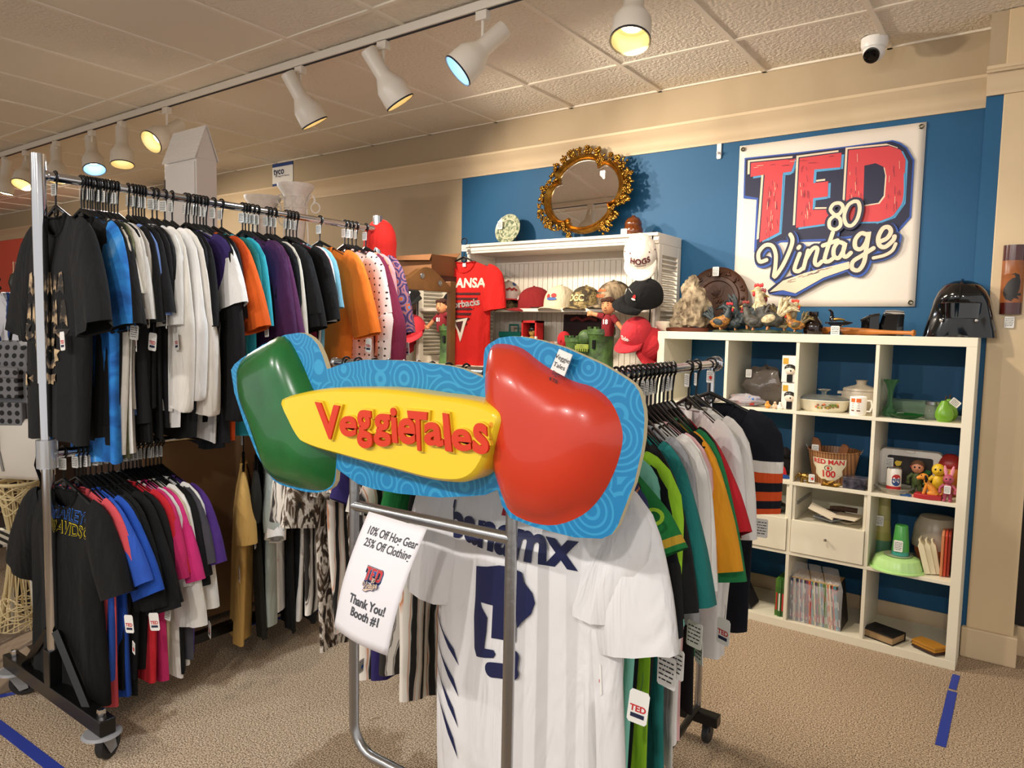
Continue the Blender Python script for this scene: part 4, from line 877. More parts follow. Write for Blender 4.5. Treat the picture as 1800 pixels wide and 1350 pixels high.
# ================================================================ white cube shelf
SHELFW = mat('white_laminate', 'E6DFC9', .4)
CC, TT = .3355, .016
cz = [.04+(CC+TT)*k for k in range(4)]; cx = [-1.43+(CC+TT)*k for k in range(4)]
def cube_shelf():
    e = empty('cube_shelf', (-.735, .195, 0), 'white open cube shelf unit, four cells wide and four high, against the blue wall', 'shelf')
    O = V((-.735, .195, 0))
    def bx(a, c, n, m=SHELFW): b = B(); b.bb(V(a)-O, V(c)-O); return b.obj(n, m, e, smooth=0, bevel=.0012)
    bx((-1.47, 0, 1.43), (0, .39, 1.47), 'top_board'); bx((-1.47, 0, 0), (0, .39, .04), 'bottom_board')
    bx((-1.47, .0005, .04), (-1.43, .39, 1.43), 'side_panel'); bx((-.04, .0005, .04), (0, .39, 1.43), 'side_panel')
    for k in range(3): bx((-1.43, .003, cz[k]+CC), (-.04, .388, cz[k]+CC+TT), 'shelf_board')
    for i in range(3):
        for k in range(4): bx((cx[i]+CC, .004, cz[k]), (cx[i]+CC+TT, .387, cz[k]+CC), 'divider')
    # two drawer boxes whose upper drawers are missing
    for i, m in ((1, 0), (2, 1)):
        b = B(); x0, x1 = cx[i]+.002, cx[i]+CC-.002
        b.bb(V((x0, .012, cz[1]))-O, V((x0+.012, .37, cz[1]+CC-.002))-O); b.bb(V((x1-.012, .012, cz[1]))-O, V((x1, .37, cz[1]+CC-.002))-O); b.bb(V((x0, .358, cz[1]))-O, V((x1, .37, cz[1]+CC-.002))-O)
        b.bb(V((x0+.013, .03, cz[1]+.15))-O, V((x1-.013, .355, cz[1]+.158))-O)
        o = b.obj('drawer_case', SHELFW, e, smooth=0)
        b = B(); b.bb(V((x0+.012, .04, cz[1]+.235))-O, V((x0+.018, .3, cz[1]+.25))-O); b.obj('drawer_runner', STEEL, o, smooth=0)
        b = B(); b.bb(V((x0+.001, -.002, cz[1]+.003))-O, V((x1-.001, .014, cz[1]+.165))-O); d = b.obj('drawer', SHELFW, e, smooth=0, bevel=.0015)
        if m: b = B(); b.lathe([(0, 0), (.004, 0), (.004, .012), (.007, .014), (.007, .02), (0, .021)], V(((x0+x1)/2, -.002, cz[1]+.095))-O, 14, rot=rotx(pi/2)); b.obj('knob', CHR, d)
cube_shelf()
def at(px, py, Y, z): p = PY(px, py, Y); return V((p.x, Y, z))
def thing(name, mats, loc, label, cat, b, group=None, rz=0, **k):
    o = b.obj(name, mats, **k); o.location = loc; o.rotation_euler.z = rz; return tag(o, label, cat, group)
ceram = mat('cream_ceramic', 'EFE6CC', .2, coat=.3); glass = mat('clear_glass', 'F2F4EE', .03, trans=.92, ior=1.3); ggl = mat('green_glass', '7FB98A', .05, trans=.85, ior=1.3); ggl2 = mat('dark_green_glass', '1F8A3C', .06, trans=.8, ior=1.3)
def card(parent, loc, rz=0, s=1, me=CARD_ME, tilt=0, rx=0):
    o = hang_tag(parent, me, loc, rz, 'price_tag', s); o.rotation_euler = (rx, tilt, rz); return o
Z3, Z2, Z1_, Z0 = cz[3]+.0, cz[2], cz[1], cz[0]+.0
# --- top row
b = B(); prof = [(.005, 0), (.085, 0), (.098, .012), (.107, .05), (.112, .055), (.11, .058), (.10, .05), (.09, .012), (0, .01)]
e = empty('casserole_dish', at(1447, 720, .12, Z3), 'cream oval casserole dish with vegetable decoration and clear glass lid', 'dish'); b.lathe(prof, seg=36, sx=1.1, sy=.85); b.obj('dish', ceram, e)
b = B(); b.lathe([(.11, .058), (.105, .066), (.07, .078), (.0, .082)], seg=36, sx=1.1, sy=.85); b.lathe([(0, .08), (.01, .082), (.012, .095), (.03, .104), (.03, .108), (0, .11)], seg=20); b.obj('lid', glass, e)
b = B(); r = random.Random(2)
for k in range(26): a = -pi/2+r.uniform(-.2, .75); b.ball((.107*1.1*cos(a), .107*.85*sin(a), .03+r.uniform(-.012, .012)), (.006, .004, .005), r.randrange(4), 8, 5)
b.obj('decoration', [mat('deco_yellow', 'D9A53A', .4), mat('deco_orange', 'C9622E', .4), mat('deco_green', '6F7A2E', .4), mat('deco_brown', '8A5A2E', .4)], e)
e = empty('stoneware_crock', at(1513, 700, .22, Z3), 'grey-cream stoneware crock with lid and lug handles behind the mug', 'crock')
b = B(); b.lathe([(0, 0), (.07, 0), (.085, .03), (.088, .09), (.08, .105), (0, .1)], seg=30); b.box((-.09, 0, .09), (.03, .03, .012)); b.box((.09, 0, .09), (.03, .03, .012)); b.obj('pot', mat('stoneware', 'B9AE9C', .4, noise=.2, nscale=30), e)
b = B(); b.lathe([(.084, .105), (.08, .115), (.03, .13), (.022, .134), (.024, .15), (.028, .155), (0, .158)], seg=30); b.obj('lid', _mc['stoneware'], e)
e = empty('printed_mug', at(1508, 722, .05, Z3), 'white mug printed with orange-haired cartoon children, front right of the casserole', 'mug')
b = B(); b.lathe([(0, 0), (.034, 0), (.037, .01), (.037, .085), (.035, .088), (.033, .085), (.033, .01), (0, .008)], seg=28); b.obj('cup', mat('milk_glass', 'F1ECE2', .2), e)
b = B(); b.tube([(.036, 0, .07), (.055, 0, .07), (.06, 0, .045), (.052, 0, .02), (.036, 0, .02)], .005, 8); b.obj('handle', _mc['milk_glass'], e)
b = B()
for a0 in (-2.05, -1.35):
    b.rings([[(.0378*cos(a0+d), .0378*sin(a0+d), z) for d in (-.28, -.14, 0, .14, .28)] for z in (.062, .068, .076, .08)], 0, False, False)
    b.rings([[(.0378*cos(a0+d), .0378*sin(a0+d), z) for d in (-.2, 0, .2)] for z in (.02, .026)], 1, False, False)
    for z in (.035, .045, .055): b.rings([[(.0378*cos(a0+d), .0378*sin(a0+d), zz) for d in (-.12, .12)] for zz in (z, z+.002)], 1, False, False)
b.obj('print', [mat('print_orange', 'E0682A', .5), mat('print_brown', '7A4A35', .5)], e)
e = empty('bud_vase', at(1563, 728, .09, Z3), 'tall green glass bud vase with fluted mouth at the left of the top right cell', 'vase')
b = B(); b.lathe([(0, 0), (.022, 0), (.03, .012), (.03, .03), (.02, .045), (.011, .06), (.012, .12), (.02, .15), (.034, .172), (.032, .173), (.016, .15), (.009, .12), (.008, .05), (0, .04)], seg=28, wob=lambda a, k: .1*sin(a*7)*(1 if 7 <= k <= 9 else 0)); b.obj('glass_body', ggl, e)
b = B(); b.lathe([(0, .008), (.018, .01), (.022, .025), (.012, .045), (0, .05)], seg=20); b.obj('coloured_core', ggl2, e)
e = empty('baking_dish', at(1612, 722, .2, Z3), 'rectangular clear green-tinted glass baking dish standing at the back', 'dish')
b = B(); b.rings([[(x*w, y*w2, z) for x, y in ((-1, -1), (1, -1), (1, 1), (-1, 1))] for w, w2, z in ((.10, .05, 0), (.115, .06, .07), (.12, .062, .075), (.11, .056, .07), (.095, .046, .008))], 0); b.obj('dish', mat('tinted_glass', 'BFD8C0', .05, trans=.85, ior=1.3), e, smooth=0, bevel=.006)
b = B(); b.lathe([(0, 0), (.03, 0), (.06, .012), (.075, .022), (.072, .024), (.055, .014), (0, .006)], seg=30, sy=.6); thing('leaf_dish', ggl2, at(1592, 738, .05, Z3), 'shallow dark green glass leaf dish with a paper tag, in front of the bud vase', 'dish', b)
card(bpy.data.objects['leaf_dish'], (-.02, -.01, .028), .3, .9, rx=1.3)
e = empty('glass_jar', at(1638, 730, .11, Z3), 'small clear glass jar with silver lid beside the green pear', 'jar'); b = B(); b.lathe([(0, 0), (.028, 0), (.031, .008), (.031, .05), (.026, .06), (.026, .07), (0, .07)], seg=24); b.obj('jar_body', glass, e); b = B(); b.lathe([(0, .07), (.029, .068), (.029, .082), (0, .083)], seg=24); b.obj('lid', STEEL, e)
def pear(loc, s, label):
    e = empty('ceramic_pear', loc, label, 'pear', 'green pears'); b = B(); b.lathe([(0, 0), (.025, 0), (.036, .018), (.037, .035), (.03, .06), (.02, .08), (.014, .092), (0, .096)], seg=24); b.obj('fruit', mat('pear_green', '6FA22E', .3, noise=.15, nscale=20), e); b = B(); b.tube([(0, 0, .09), (.004, 0, .115)], [.003, .004], 6); b.obj('stem', mat('stem_brown', '2E1C10', .6), e); e.scale = (s, s, s); return e
e = pear(at(1659, 740, .06, Z3), 1.0, 'green ceramic pear with a hanging price tag at the right of the top row'); card(e, (.02, -.02, .105), .4, 1, tilt=-.9)
pear(at(1667, 728, .14, Z3), 1.02, 'second green pear mostly hidden behind the front one')
# toys in bags
bagm = mat('clear_plastic_bag', 'DAD6DC', .15, trans=.55, bump=1, bscale=30, ior=1.1)
def blob(b, c, s, seed, mi=0, seg=18, n=12, amp=.14):
    r = random.Random(seed); ph = [r.uniform(0, 6) for _ in range(6)]
    R = []
    for i in range(n+1):
        a = -pi/2+pi*(i+.01)/(n+.02); R.append([V(c)+V((s[0]*cos(a)*cos(t), s[1]*cos(a)*sin(t), s[2]*sin(a)))*(1+amp*(sin(3*t+ph[0]+a*2)+.6*sin(5*t+ph[1]-a*4)+.5*sin(8*a+ph[2]))) for t in (2*pi*j/seg for j in range(seg))])
    b.rings(R, mi)
toycols = [mat('toy_'+c, c, .4) for c in ('E8C22E', '2F9A4A', 'C23A32', '7A6FB0', 'E09A7A', '3A6FB8')]
def toy_bag(loc, s, label, seed, cnt=22, mats=toycols):
    e = empty('toy_bag', loc, label, 'bag'); r = random.Random(seed)
    b = B(); blob(b, (0, 0, s[2]*.95), s, seed); b.obj('plastic_bag', bagm, e)
    b = B()
    for _ in range(cnt): b.box((r.uniform(-.7, .7)*s[0], r.uniform(-.6, .6)*s[1], s[2]*r.uniform(.25, 1.4)), (r.uniform(.01, .035), r.uniform(.01, .02), r.uniform(.008, .025)), r.randrange(len(mats)), rotz(r.uniform(0, 3)) @ rotx(r.uniform(0, 3)))
    tag(b.obj('small_toys', mats, e, bevel=.002), kind='stuff'); return e
toy_bag(at(1310, 712, .06, Z3), (.088, .05, .03), 'clear plastic bag of small colourful toys lying at the front of the top row', 4)
e = toy_bag(at(1345, 690, .20, Z3), (.105, .06, .10), 'dark plastic bag stuffed with brown cloth items standing in the back of the cell', 9, 14, [mat('brown_cloth', '5A4436', .8), mat('dark_cloth', '241C1C', .8), mat('grey_cloth', '77706A', .8)]); bpy.data.objects[e.children[0].name].data.materials[0] = mat('smoky_plastic', '6F665E', .2, trans=.35, bump=1, bscale=25)
card(e, (-.075, -.05, .19), 0, 1)
toy_bag(at(1240, 712, .06, Z3), (.07, .04, .022), 'small clear bag of brown trinkets near the knob of the right rack', 14, 14, [mat('trinket_tan', 'B98A5A', .5), mat('trinket_brown', '6A3A22', .5)])
for k, (px, py, zz) in enumerate(((1391, 690, 0), (1392, 640, .135))):
    e = empty('figure_box', at(px, py, .10, Z3+zz), ('window box with a black-haired vinyl figure, lower of the two stacked', 'window box with a pale-faced black-haired vinyl figure, upper of the two stacked')[k], 'box', 'stacked toy boxes')
    b = B(); b.bb((-.035, -.045, 0), (.035, .045, .132), 0); b.bb((-.03, -.0465, .09), (-.005, -.044, .12), 1); b.obj('carton', [mat('box_white', 'E9E4DC', .5), mat('box_gold', 'C79A2E', .5)], e, smooth=0)
    b = B(); b.ball((.005, -.05, .06), (.024, .012, .022), 0); b.ball((.005, -.046, .07), (.028, .014, .02), 1); b.ball((.012, -.061, .058), .004, 1); b.box((.005, -.048, .02), (.026, .008, .036), 1); b.obj('figure', [mat('figure_skin', 'E6D6C6', .5), BLK], e)
for k, (px, c1, nm) in enumerate(((1349, 'E39A3A', 'small orange toy crab'), (1362, 'E8C2A0', 'small pink toy figure'), (1371, 'F0EBDD', 'small white toy ghost'))):
    b = B(); blob(b, (0, 0, .012), (.013, .01, .013), k+3, 0, 10, 8, .25); b.ball((0, 0, .03), .007); thing('toy_figurine', mat('fig_'+c1, c1, .4), at(px, 716, .025, Z3), nm+' at the front edge beside the toy bag', 'toy', b, 'little toys on the top row')
# --- second row
def parrot():
    e = empty('plush_parrot', at(1362, 838, .07, Z2), 'red, green and blue plush parrot with yellow beak and a heart-shaped tag', 'plush toy')
    b = B(); b.tube([(.05, .0, .012), (.03, 0, .03), (.0, 0, .055), (-.022, 0, .085), (-.03, 0, .105)], [.012, .028, .034, .028, .014], 14); b.ball((-.028, 0, .1), .026); b.obj('body', cloth('C7202A'), e)
    b = B(); b.ball((-.034, .0, .115), (.02, .02, .014)); b.tube([(.02, -.01, .015), (.055, -.005, .006), (.075, 0, .004)], [.02, .014, .005]); b.obj('blue_feathers', cloth('1F4F9A'), e)
    b = B(); b.ball((.012, -.026, .05), (.025, .012, .03), rot=roty(.6)); b.obj('wing', cloth('1F8A3A'), e)
    b = B(); b.tube([(-.045, -.004, .106), (-.063, -.006, .1), (-.066, -.006, .085)], [.012, .009, .003], 10); b.ball((-.008, -.025, .008), (.018, .01, .008)); b.obj('beak', cloth('E3B02A'), e)
    b = B(); b.ball((-.036, -.022, .108), (.008, .003, .008), 0); b.ball((-.038, -.0255, .108), (.003, .002, .003), 1); b.obj('eye', [PAPER, BLK], e)
    b = B(); b.prism([(.02+.001*x, -.042, .035+.001*z) for x, z in ((0, -14), (14, 2), (14, 10), (8, 14), (0, 9), (-8, 14), (-14, 10), (-14, 2))], (0, .002, 0)); b.obj('heart_tag', mat('tag_red', 'D8503A', .5), e)
parrot()
b = B(); blob(b, (0, 0, .05), (.06, .04, .055), 6, 0, 16, 12, .1); b.ball((.02, -.01, .115), .03); b.ball((.035, -.03, .02), (.03, .02, .015)); b.ball((-.04, -.02, .09), .02)
thing('plush_animal', cloth('17141A'), at(1372, 825, .17, Z2), 'black plush animal slumped behind the plush parrot', 'plush toy', b)
def bucket():
    e = empty('wooden_bucket', at(1463, 845, .14, Z2), 'brown metal bucket with a red and cream paper label holding two wooden paddles', 'bucket')
    m = ramp_mat('bucket_slats', 'wave', [(0, '6A4326'), (.15, '9A6B42'), (.8, 'A9794E'), (1, '6A4326')], 12, .45, stretch=(1, 0, 0))
    b = B(); b.lathe([(0, 0), (.09, 0), (.118, .155), (.122, .158), (.122, .162), (.116, .162), (.088, .01), (0, .008)], seg=40); b.obj('bucket_body', m, e)
    b = B()
    for s in (-1, 1): b.tube([(s*.12, 0, .15), (s*.132, 0, .175), (s*.128, 0, .16)], .002, 6)
    b.obj('ear', STEEL, e)
    def rz_(z): return lerp(.09, .118, z/.155)+.0016
    def lab(x, z, d=0): r_ = rz_(z)+d; a = -pi/2+x/.105; return (r_*cos(a), r_*sin(a), z)
    b = B(); P = [(-.075, .13), (.075, .13), (.078, .1), (.06, .075), (.068, .045), (.04, .03), (0, .022), (-.04, .03), (-.068, .045), (-.06, .075), (-.078, .1)]
    R = []
    for z in (.022, .035, .05, .075, .1, .13):
        wz = {.022: .03, .035: .05, .05: .068, .075: .062, .1: .078, .13: .076}[z]; R.append([lab(wz*(-1+2*i/14), z) for i in range(15)])
    b.rings(R, 0, False, False)
    for t, z, s_, mi in (('RED MAN', .104, .032, 1), ('100', .04, .045, 1)): 
        vs, fs = glyphs(t, .03); vv = [b.bm.verts.new(lab(x*s_, z+y*s_, .0012)) for x, y, q in vs]
        for f in fs: b.face([vv[i] for i in f], mi)
    b.rings([[lab(.0+.018*cos(t)*k, .088+.014*sin(t)*k-.004, .0008) for t in (2*pi*i/16 for i in range(16))] for k in (.8, 1)], 2, False)
    b.rings([[lab(.006*cos(t)*k, .084+.008*sin(t)*k, .0008) for t in (2*pi*i/12 for i in range(12))] for k in (.02, 1)], 1, False)
    b.obj('paper_label', [mat('label_cream', 'DDD3B4', .6), REDC, mat('label_green', '3A4A3A', .6)], e, smooth=0, recalc=False)
    w = mat('warm_wood', '8A5630', .45, noise=.3, nscale=25)
    for k, (x, lean, l) in enumerate(((-.065, -.06, .115), (.035, .05, .095))):
        b = B(); b.prism([V((x+dx*.024+lean*z*3, -.01, .09+z)) for dx, z in ((-.7, 0), (.7, 0), (.85, l*.9), (.5, l+.005), (-.5, l+.01), (-.9, l*.85))], (0, .018, 0)); o = b.obj('wooden_paddle', w, smooth=0, bevel=.003); o.location = e.location
        tag(o, ('wooden paddle with a handwritten tag leaning in the bucket', 'plain wooden paddle at the right inside the bucket')[k], 'paddle')
        if not k: card(o, (x-.02, -.013, .185), 0, 1.1)
bucket()
brass = mat('brass', 'A98A4A', .3, 1)
b = B(); b.ball((0, 0, .03), (.024, .015, .017)); b.ball((-.026, 0, .034), .012); b.tube([(-.035, 0, .032), (-.043, 0, .02), (-.042, 0, .008)], [.006, .004, .003]); b.ball((-.024, -.013, .036), (.004, .003, .012))
for x in (-.015, .015):
    for y in (-.008, .008): b.cyl((x, y, 0), (x, y, .025), .006)
thing('brass_elephant', brass, at(1415, 846, .03, Z2), 'small brass elephant figurine at the left foot of the bucket', 'figurine', b)
card(bpy.data.objects['brass_elephant'], (.03, .0, .05), .2, .9, RED_ME, rx=-.3)
b = B(); b.tube([(-.03, 0, .012), (-.01, 0, .012), (.01, 0, .02), (.02, 0, .03)], [.003, .01, .008, .004]); b.tube([(.02, 0, .01), (.04, 0, .012), (.052, 0, .018)], [.008, .01, .003]); b.box((0, 0, .004), (.07, .03, .008)); b.tube([(-.01, 0, .015), (-.02, -.015, .03), (-.035, -.02, .033)], [.008, .006, .002])
thing('brass_bird', brass, at(1458, 850, .02, Z2), 'low brass bird ornament in front of the bucket', 'figurine', b)
b = B(); b.bb((-.05, -.035, 0), (.05, .045, .048)); b.bb((-.052, -.037, .048), (.052, .047, .054))
thing('marble_box', mat('dark_marble', '1C1A22', .2, col2='55525C', nscale=25), at(1503, 862, .055, Z2), 'dark marbled box at the right of the bucket', 'box', b, smooth=0, bevel=.002)
def lunchbox():
    e = empty('lunch_box', at(1597, 850, .17, Z2), 'white rounded plastic lunch box with a dark picture panel leaning at the back', 'lunch box')
    def rr(w, h, r, n=5): return [(sx*(w/2-r)+r*cos(a), h/2+sz*(h/2-r)+r*sin(a)) for sx, sz, a0 in ((1, 1, 0), (-1, 1, 90), (-1, -1, 180), (1, -1, 270)) for a in (RAD(a0+90*i/n) for i in range(n+1))]
    b = B(); b.prism([(x, 0, z) for x, z in rr(.265, .19, .025)], (0, .06, 0)); b.obj('case', mat('lunchbox_white', 'D6D3CC', .35), e, bevel=.005)
    b = B(); b.poly([(x, -.001, z*.72+.025) for x, z in rr(.19, .19, .012)]); b.obj('picture_panel', mat('picture_dark', '241A1A', .5, noise=.5), e, smooth=0)
    b = B(); r = random.Random(5)
    for k in range(9): x, z = r.uniform(-.07, .075), r.uniform(.045, .14); b.poly([(x+r.uniform(.009, .022)*cos(a), -.0016-k*.0001, z+r.uniform(.008, .016)*sin(a)) for a in (2*pi*i/9 for i in range(9))], k % 4)
    b.obj('picture_shapes', [mat('pic_red', 'B82A2A', .5), mat('pic_green', '2A7A3A', .5), mat('pic_yellow', 'D9B83A', .5), mat('pic_white', 'D9D4C6', .5)], e, smooth=0, recalc=False)
    b = B(); b.box((0, -.004, .185), (.035, .012, .012)); b.obj('latch', _mc['lunchbox_white'], e, bevel=.001)
    card(e, (-.085, -.004, .155), 0, 1.1)
lunchbox()
def can():
    e = empty('drink_can', at(1571, 848, .07, Z2), 'white cola can with blue lettering and red base in front of the lunch box', 'can')
    b = B(); b.lathe([(0, 0), (.026, 0), (.031, .008), (.031, .108), (.027, .115), (.027, .119), (0, .118)], seg=32, mi=lambda k: 3 if k > 3 else 0)
    b.rings([[(.0315*cos(a), .0315*sin(a), z) for a in (RAD(d) for d in range(-170, -9, 8))] for z in (.008, .035)], 1, False, False)
    def dsk(a0, z0, up, mi): 
        b.rings([[(.032*cos(a0+.62*k*cos(t)), .032*sin(a0+.62*k*cos(t)), z0+.02*k*sin(t)) for t in (RAD(d) for d in range(0, 181, 15))] for k in (.02, 1)] if up else [[(.032*cos(a0+.62*k*cos(t)), .032*sin(a0+.62*k*cos(t)), z0-.02*k*sin(t)) for t in (RAD(d) for d in range(0, 181, 15))] for k in (.02, 1)], mi, False, False)
    dsk(-1.1, .072, True, 1); dsk(-1.1, .058, False, 2)
    vs, fs = glyphs('PEPSI', .03); vv = [b.bm.verts.new((.0325*cos(-1.1+x*.018/.0325), .0325*sin(-1.1+x*.018/.0325), .059+y*.018)) for x, y, q in vs]
    for f in fs: b.face([vv[i] for i in f], 2)
    b.obj('can_body', [mat('can_white', 'E4DED4', .3), mat('can_red', 'B8282A', .3), mat('can_blue', '1C3F7A', .3), STEEL], e, recalc=False)
can()
b = B(); b.lathe([(0, 0), (.05, 0), (.075, .02), (.085, .028), (.082, .03), (.05, .008), (0, .006)], seg=36, wob=lambda a, k: .04*sin(a*18)*(1 if k in (3, 4) else 0)); thing('glass_dish', glass, at(1566, 868, .0, Z2), 'clear fluted glass dish on the front edge below the cola can', 'dish', b).location.y = .08
def figure(name, loc, label, head, body, legs=None, s=1, sit=False, wave=False, ears=None, rz=0, hair=None, facec=None):
    e = empty(name, loc, label, 'toy', rz=rz); hm, bm_, lm = head, body, legs or body
    b = B(); b.tube([(0, 0, .035 if not sit else .01), (0, 0, .05), (0, 0, .075), (0, 0, .085)], [.014, .02, .017, .008], 12); b.obj('torso', bm_, e)
    b = B(); b.ball((0, -.002, .105), (.023, .022, .024)); b.ball((0, -.025, .101), .004); b.obj('head', hm, e)
    b = B(); b.ball((-.008, -.022, .109), (.0035, .002, .004)); b.ball((.008, -.022, .109), (.0035, .002, .004)); b.obj('eyes', BLK, e)
    for sd in (-1, 1):
        P = [(sd*.015, 0, .078), (sd*.032, -.004, .06), (sd*.03, -.018, .045)] if not (wave and sd > 0) else [(sd*.015, 0, .076), (sd*.035, -.008, .08), (sd*.045, -.012, .105)]
        b = B(); b.tube(P, [.008, .007, .006], 8); b.ball(P[-1], .008); b.obj('arm', hm if sd > 0 and wave else bm_, e)
        P = [(sd*.009, 0, .04), (sd*.011, -.0, .02), (sd*.012, 0, .004)] if not sit else [(sd*.009, 0, .015), (sd*.014, -.03, .018), (sd*.016, -.05, .006)]
        b = B(); b.tube(P, [.010, .008, .007], 8); b.ball((P[-1][0], P[-1][1]-.006, .006), (.009, .014, .006)); b.obj('leg', lm, e)
    if ears:
        b = B()
        for sd in (-1, 1): b.tube([(sd*.01, 0, .122), (sd*.014, 0, .145), (sd*.018, .0, .168)], [.006, .008, .003], 8)
        b.obj('ear', ears, e)
    if hair: b = B(); b.ball((0, .004, .113), (.025, .024, .022)); b.obj('hair', hair, e)
    e.scale = (s, s, s); return e
yel = mat('toy_yellow', 'D9B42A', .4); org = mat('toy_orange', 'D98A2A', .4); pnk = mat('toy_pink', 'A84A60', .5); grn = mat('toy_olive', '4A5A2E', .6); skin = mat('toy_skin', 'C98A6A', .5)
figure('toy_figure', at(1611, 855, .13, Z2), 'olive-green seated toy figure with crossed arms before the lunch box', skin, grn, s=1.15, hair=mat('toy_brown', '5A3A22', .6))
figure('toy_figure', at(1647, 868, .10, Z2), 'yellow plastic toy figure waving its hand, behind the orange dog', yel, yel, s=1.2, wave=True)
e = figure('toy_rabbit', at(1665, 878, .035, Z2), 'pink toy rabbit with upright ears and a paper tag at the front right', pnk, pnk, s=.95, ears=mat('ear_pink', 'D98AA0', .5)); card(e, (0, -.03, .085), 0, .9)
e = empty('toy_dog', at(1633, 872, .045, Z2), 'orange toy dog sitting on a curved red base', 'toy')
b = B(); b.tube([(.025, 0, .02), (.01, 0, .045), (-.01, 0, .07), (-.018, 0, .085)], [.018, .017, .012, .009], 12); b.ball((-.025, 0, .097), (.018, .014, .015)); b.tube([(-.035, 0, .094), (-.052, 0, .087)], [.010, .008]); b.tube([(-.012, -.008, .06), (-.02, -.01, .03), (-.022, -.012, .015)], [.007, .006, .007]); b.tube([(-.012, .008, .06), (-.018, .012, .03), (-.018, .014, .015)], [.007, .006, .007]); b.ball((.012, -.012, .025), (.02, .008, .014)); b.tube([(.035, 0, .02), (.05, 0, .03), (.055, 0, .05)], [.005, .004, .002]); b.obj('dog_body', org, e)
b = B(); b.ball((-.053, 0, .092), .005); b.tube([(-.018, -.014, .105), (-.012, -.018, .09), (-.014, -.018, .075)], [.004, .007, .004]); b.ball((-.034, -.011, .104), .003); b.obj('nose_and_ears', BLK, e)
b = B(); b.rings([[(x*k, y*k, z) for x, y in ((-.06, -.02), (-.03, -.034), (.01, -.036), (.05, -.022), (.055, .02), (-.055, .025))] for k, z in ((1, 0), (.97, .022))]); b.obj('base', mat('toy_red_base', 'A8262A', .4), e, bevel=.003)
e = empty('cookie_jar', at(1668, 855, .19, Z2), 'tall orange and yellow ceramic jar with a red top in the back corner', 'jar')
b = B(); b.lathe([(0, 0), (.045, 0), (.058, .03), (.06, .08), (.05, .13), (0, .14)], seg=28, sy=.8); b.obj('jar_body', mat('jar_orange', 'B8702A', .35), e); b = B(); b.lathe([(.051, .128), (.055, .14), (.045, .17), (.02, .19), (0, .192)], seg=28, sy=.8); b.obj('lid', mat('jar_red', '8E221E', .35), e)
figure('toy_figure', at(1583, 852, .03, Z2), 'small blue toy figure lying in front of the cola can', skin, mat('toy_blue', '2A5A9A', .5), s=.55).rotation_euler = (pi/2, 0, pi/2+.3)
# --- third row
e = empty('jelly_mould', at(1577, 990, .07, Z1_), 'pale green plastic ring mould upside down with fluted sides', 'mould'); b = B()
b.lathe([(.118, 0), (.118, .006), (.105, .008), (.102, .025), (.09, .052), (.07, .062), (.04, .06), (.035, .0)], seg=72, wob=lambda a, k: .03*abs(sin(a*11))*(1 if 2 <= k <= 4 else 0), cap=False); b.obj('mould_body', mat('mint_plastic', 'B4DE8E', .25), e)
b = B(); b.lathe([(.0, .058), (.055, .0625), (.06, .066), (0, .067)], seg=30); b.obj('seal', mat('seal_plastic', 'B9C4A0', .2, trans=.3), e)
e = empty('tumbler_stack', at(1583, 960, .07, Z1_+.068), 'stack of green plastic tumblers standing upside down on the ring mould', 'tumblers'); b = B(); b.lathe([(.037, 0), (.035, .02), (.0, .02)], seg=26, cap=False); b.obj('lower_tumbler', mat('tumbler_teal', '3E9A8A', .3), e)
b = B(); b.lathe([(.0375, .018), (.027, .135), (.025, .138), (0, .138)], seg=26, cap=False); b.obj('upper_tumbler', mat('tumbler_green', '4FA84E', .25, trans=.25), e); card(e, (-.005, -.037, .08), 0, 1.25)
e = empty('tumbler_stack', at(1552, 925, .25, Z1_), 'tall stack of olive and yellow plastic tumblers in the back left of the cell', 'tumblers')
for k, (c, z0, z1) in enumerate((('5A8A6A', 0, .1), ('A9A85A', .08, .14), ('B9B06A', .12, .20), ('A8A26A', .18, .31))): b = B(); b.lathe([(.045-.004*k, z0), (.038-.004*k, z1), (0, z1)], seg=22, cap=False); b.obj('tumbler', mat('tumbler_'+c, c, .35), e)
card(e, (-.01, -.043, .21), 0, 1.2)
e = empty('storage_bowls', at(1645, 950, .20, Z1_), 'stacked translucent grey storage bowl over an orange one in the back right corner', 'bowls')
b = B(); b.lathe([(.05, .0), (.085, .07), (.088, .1)], seg=30, cap=False); b.obj('lower_bowl', mat('bowl_orange', 'B85A32', .35), e)
b = B(); b.lathe([(.098, .1), (.1, .12), (.09, .2), (.07, .24), (0, .245)], seg=30, cap=False); b.obj('upper_bowl', mat('bowl_grey', 'A59A88', .3, trans=.15), e)
for k, (px, lean) in enumerate(((1630, .26), (1640, .24), (1648, .2))):
    b = B(); b.prism([(x, 0, z) for x, z in ((-.012, 0), (.012, 0), (.012, .012), (.012, .13), (.004, .145), (.004, .16), (-.004, .16), (-.004, .145), (-.012, .13))], (0, .14, 0))
    o = thing('plastic_tray', mat('cream_plastic', 'DDD2B2', .35), at(px, 1010, .05+k*.012, Z1_+.004), 'cream plastic tray leaning to the left, %s of three' % ('front', 'middle', 'rear')[k], 'tray', b, 'leaning cream trays', smooth=0, bevel=.002); o.rotation_euler.y = -lean
for k in range(3):
    b = B(); b.prism([(0, y, z) for y, z in ((0, .006), (.006, 0), (.2, 0), (.21, .01), (.21, .2), (.2, .21), (.02, .21), (0, .19))], (.011, 0, 0)); o = thing('plastic_tray', mat(('tray_rust', 'tray_red', 'tray_dark_red')[k], ('C27A52', 'B8402A', '8A2A1C')[k], .35), V((-.088+k*.0125, .06+.004*k, Z1_)), ('pale rust', 'bright red', 'dark red')[k]+' plastic tray standing upright against the right side of the shelf', 'tray', b, 'upright red trays', smooth=0, bevel=.003)
b = B(); r = random.Random(12)
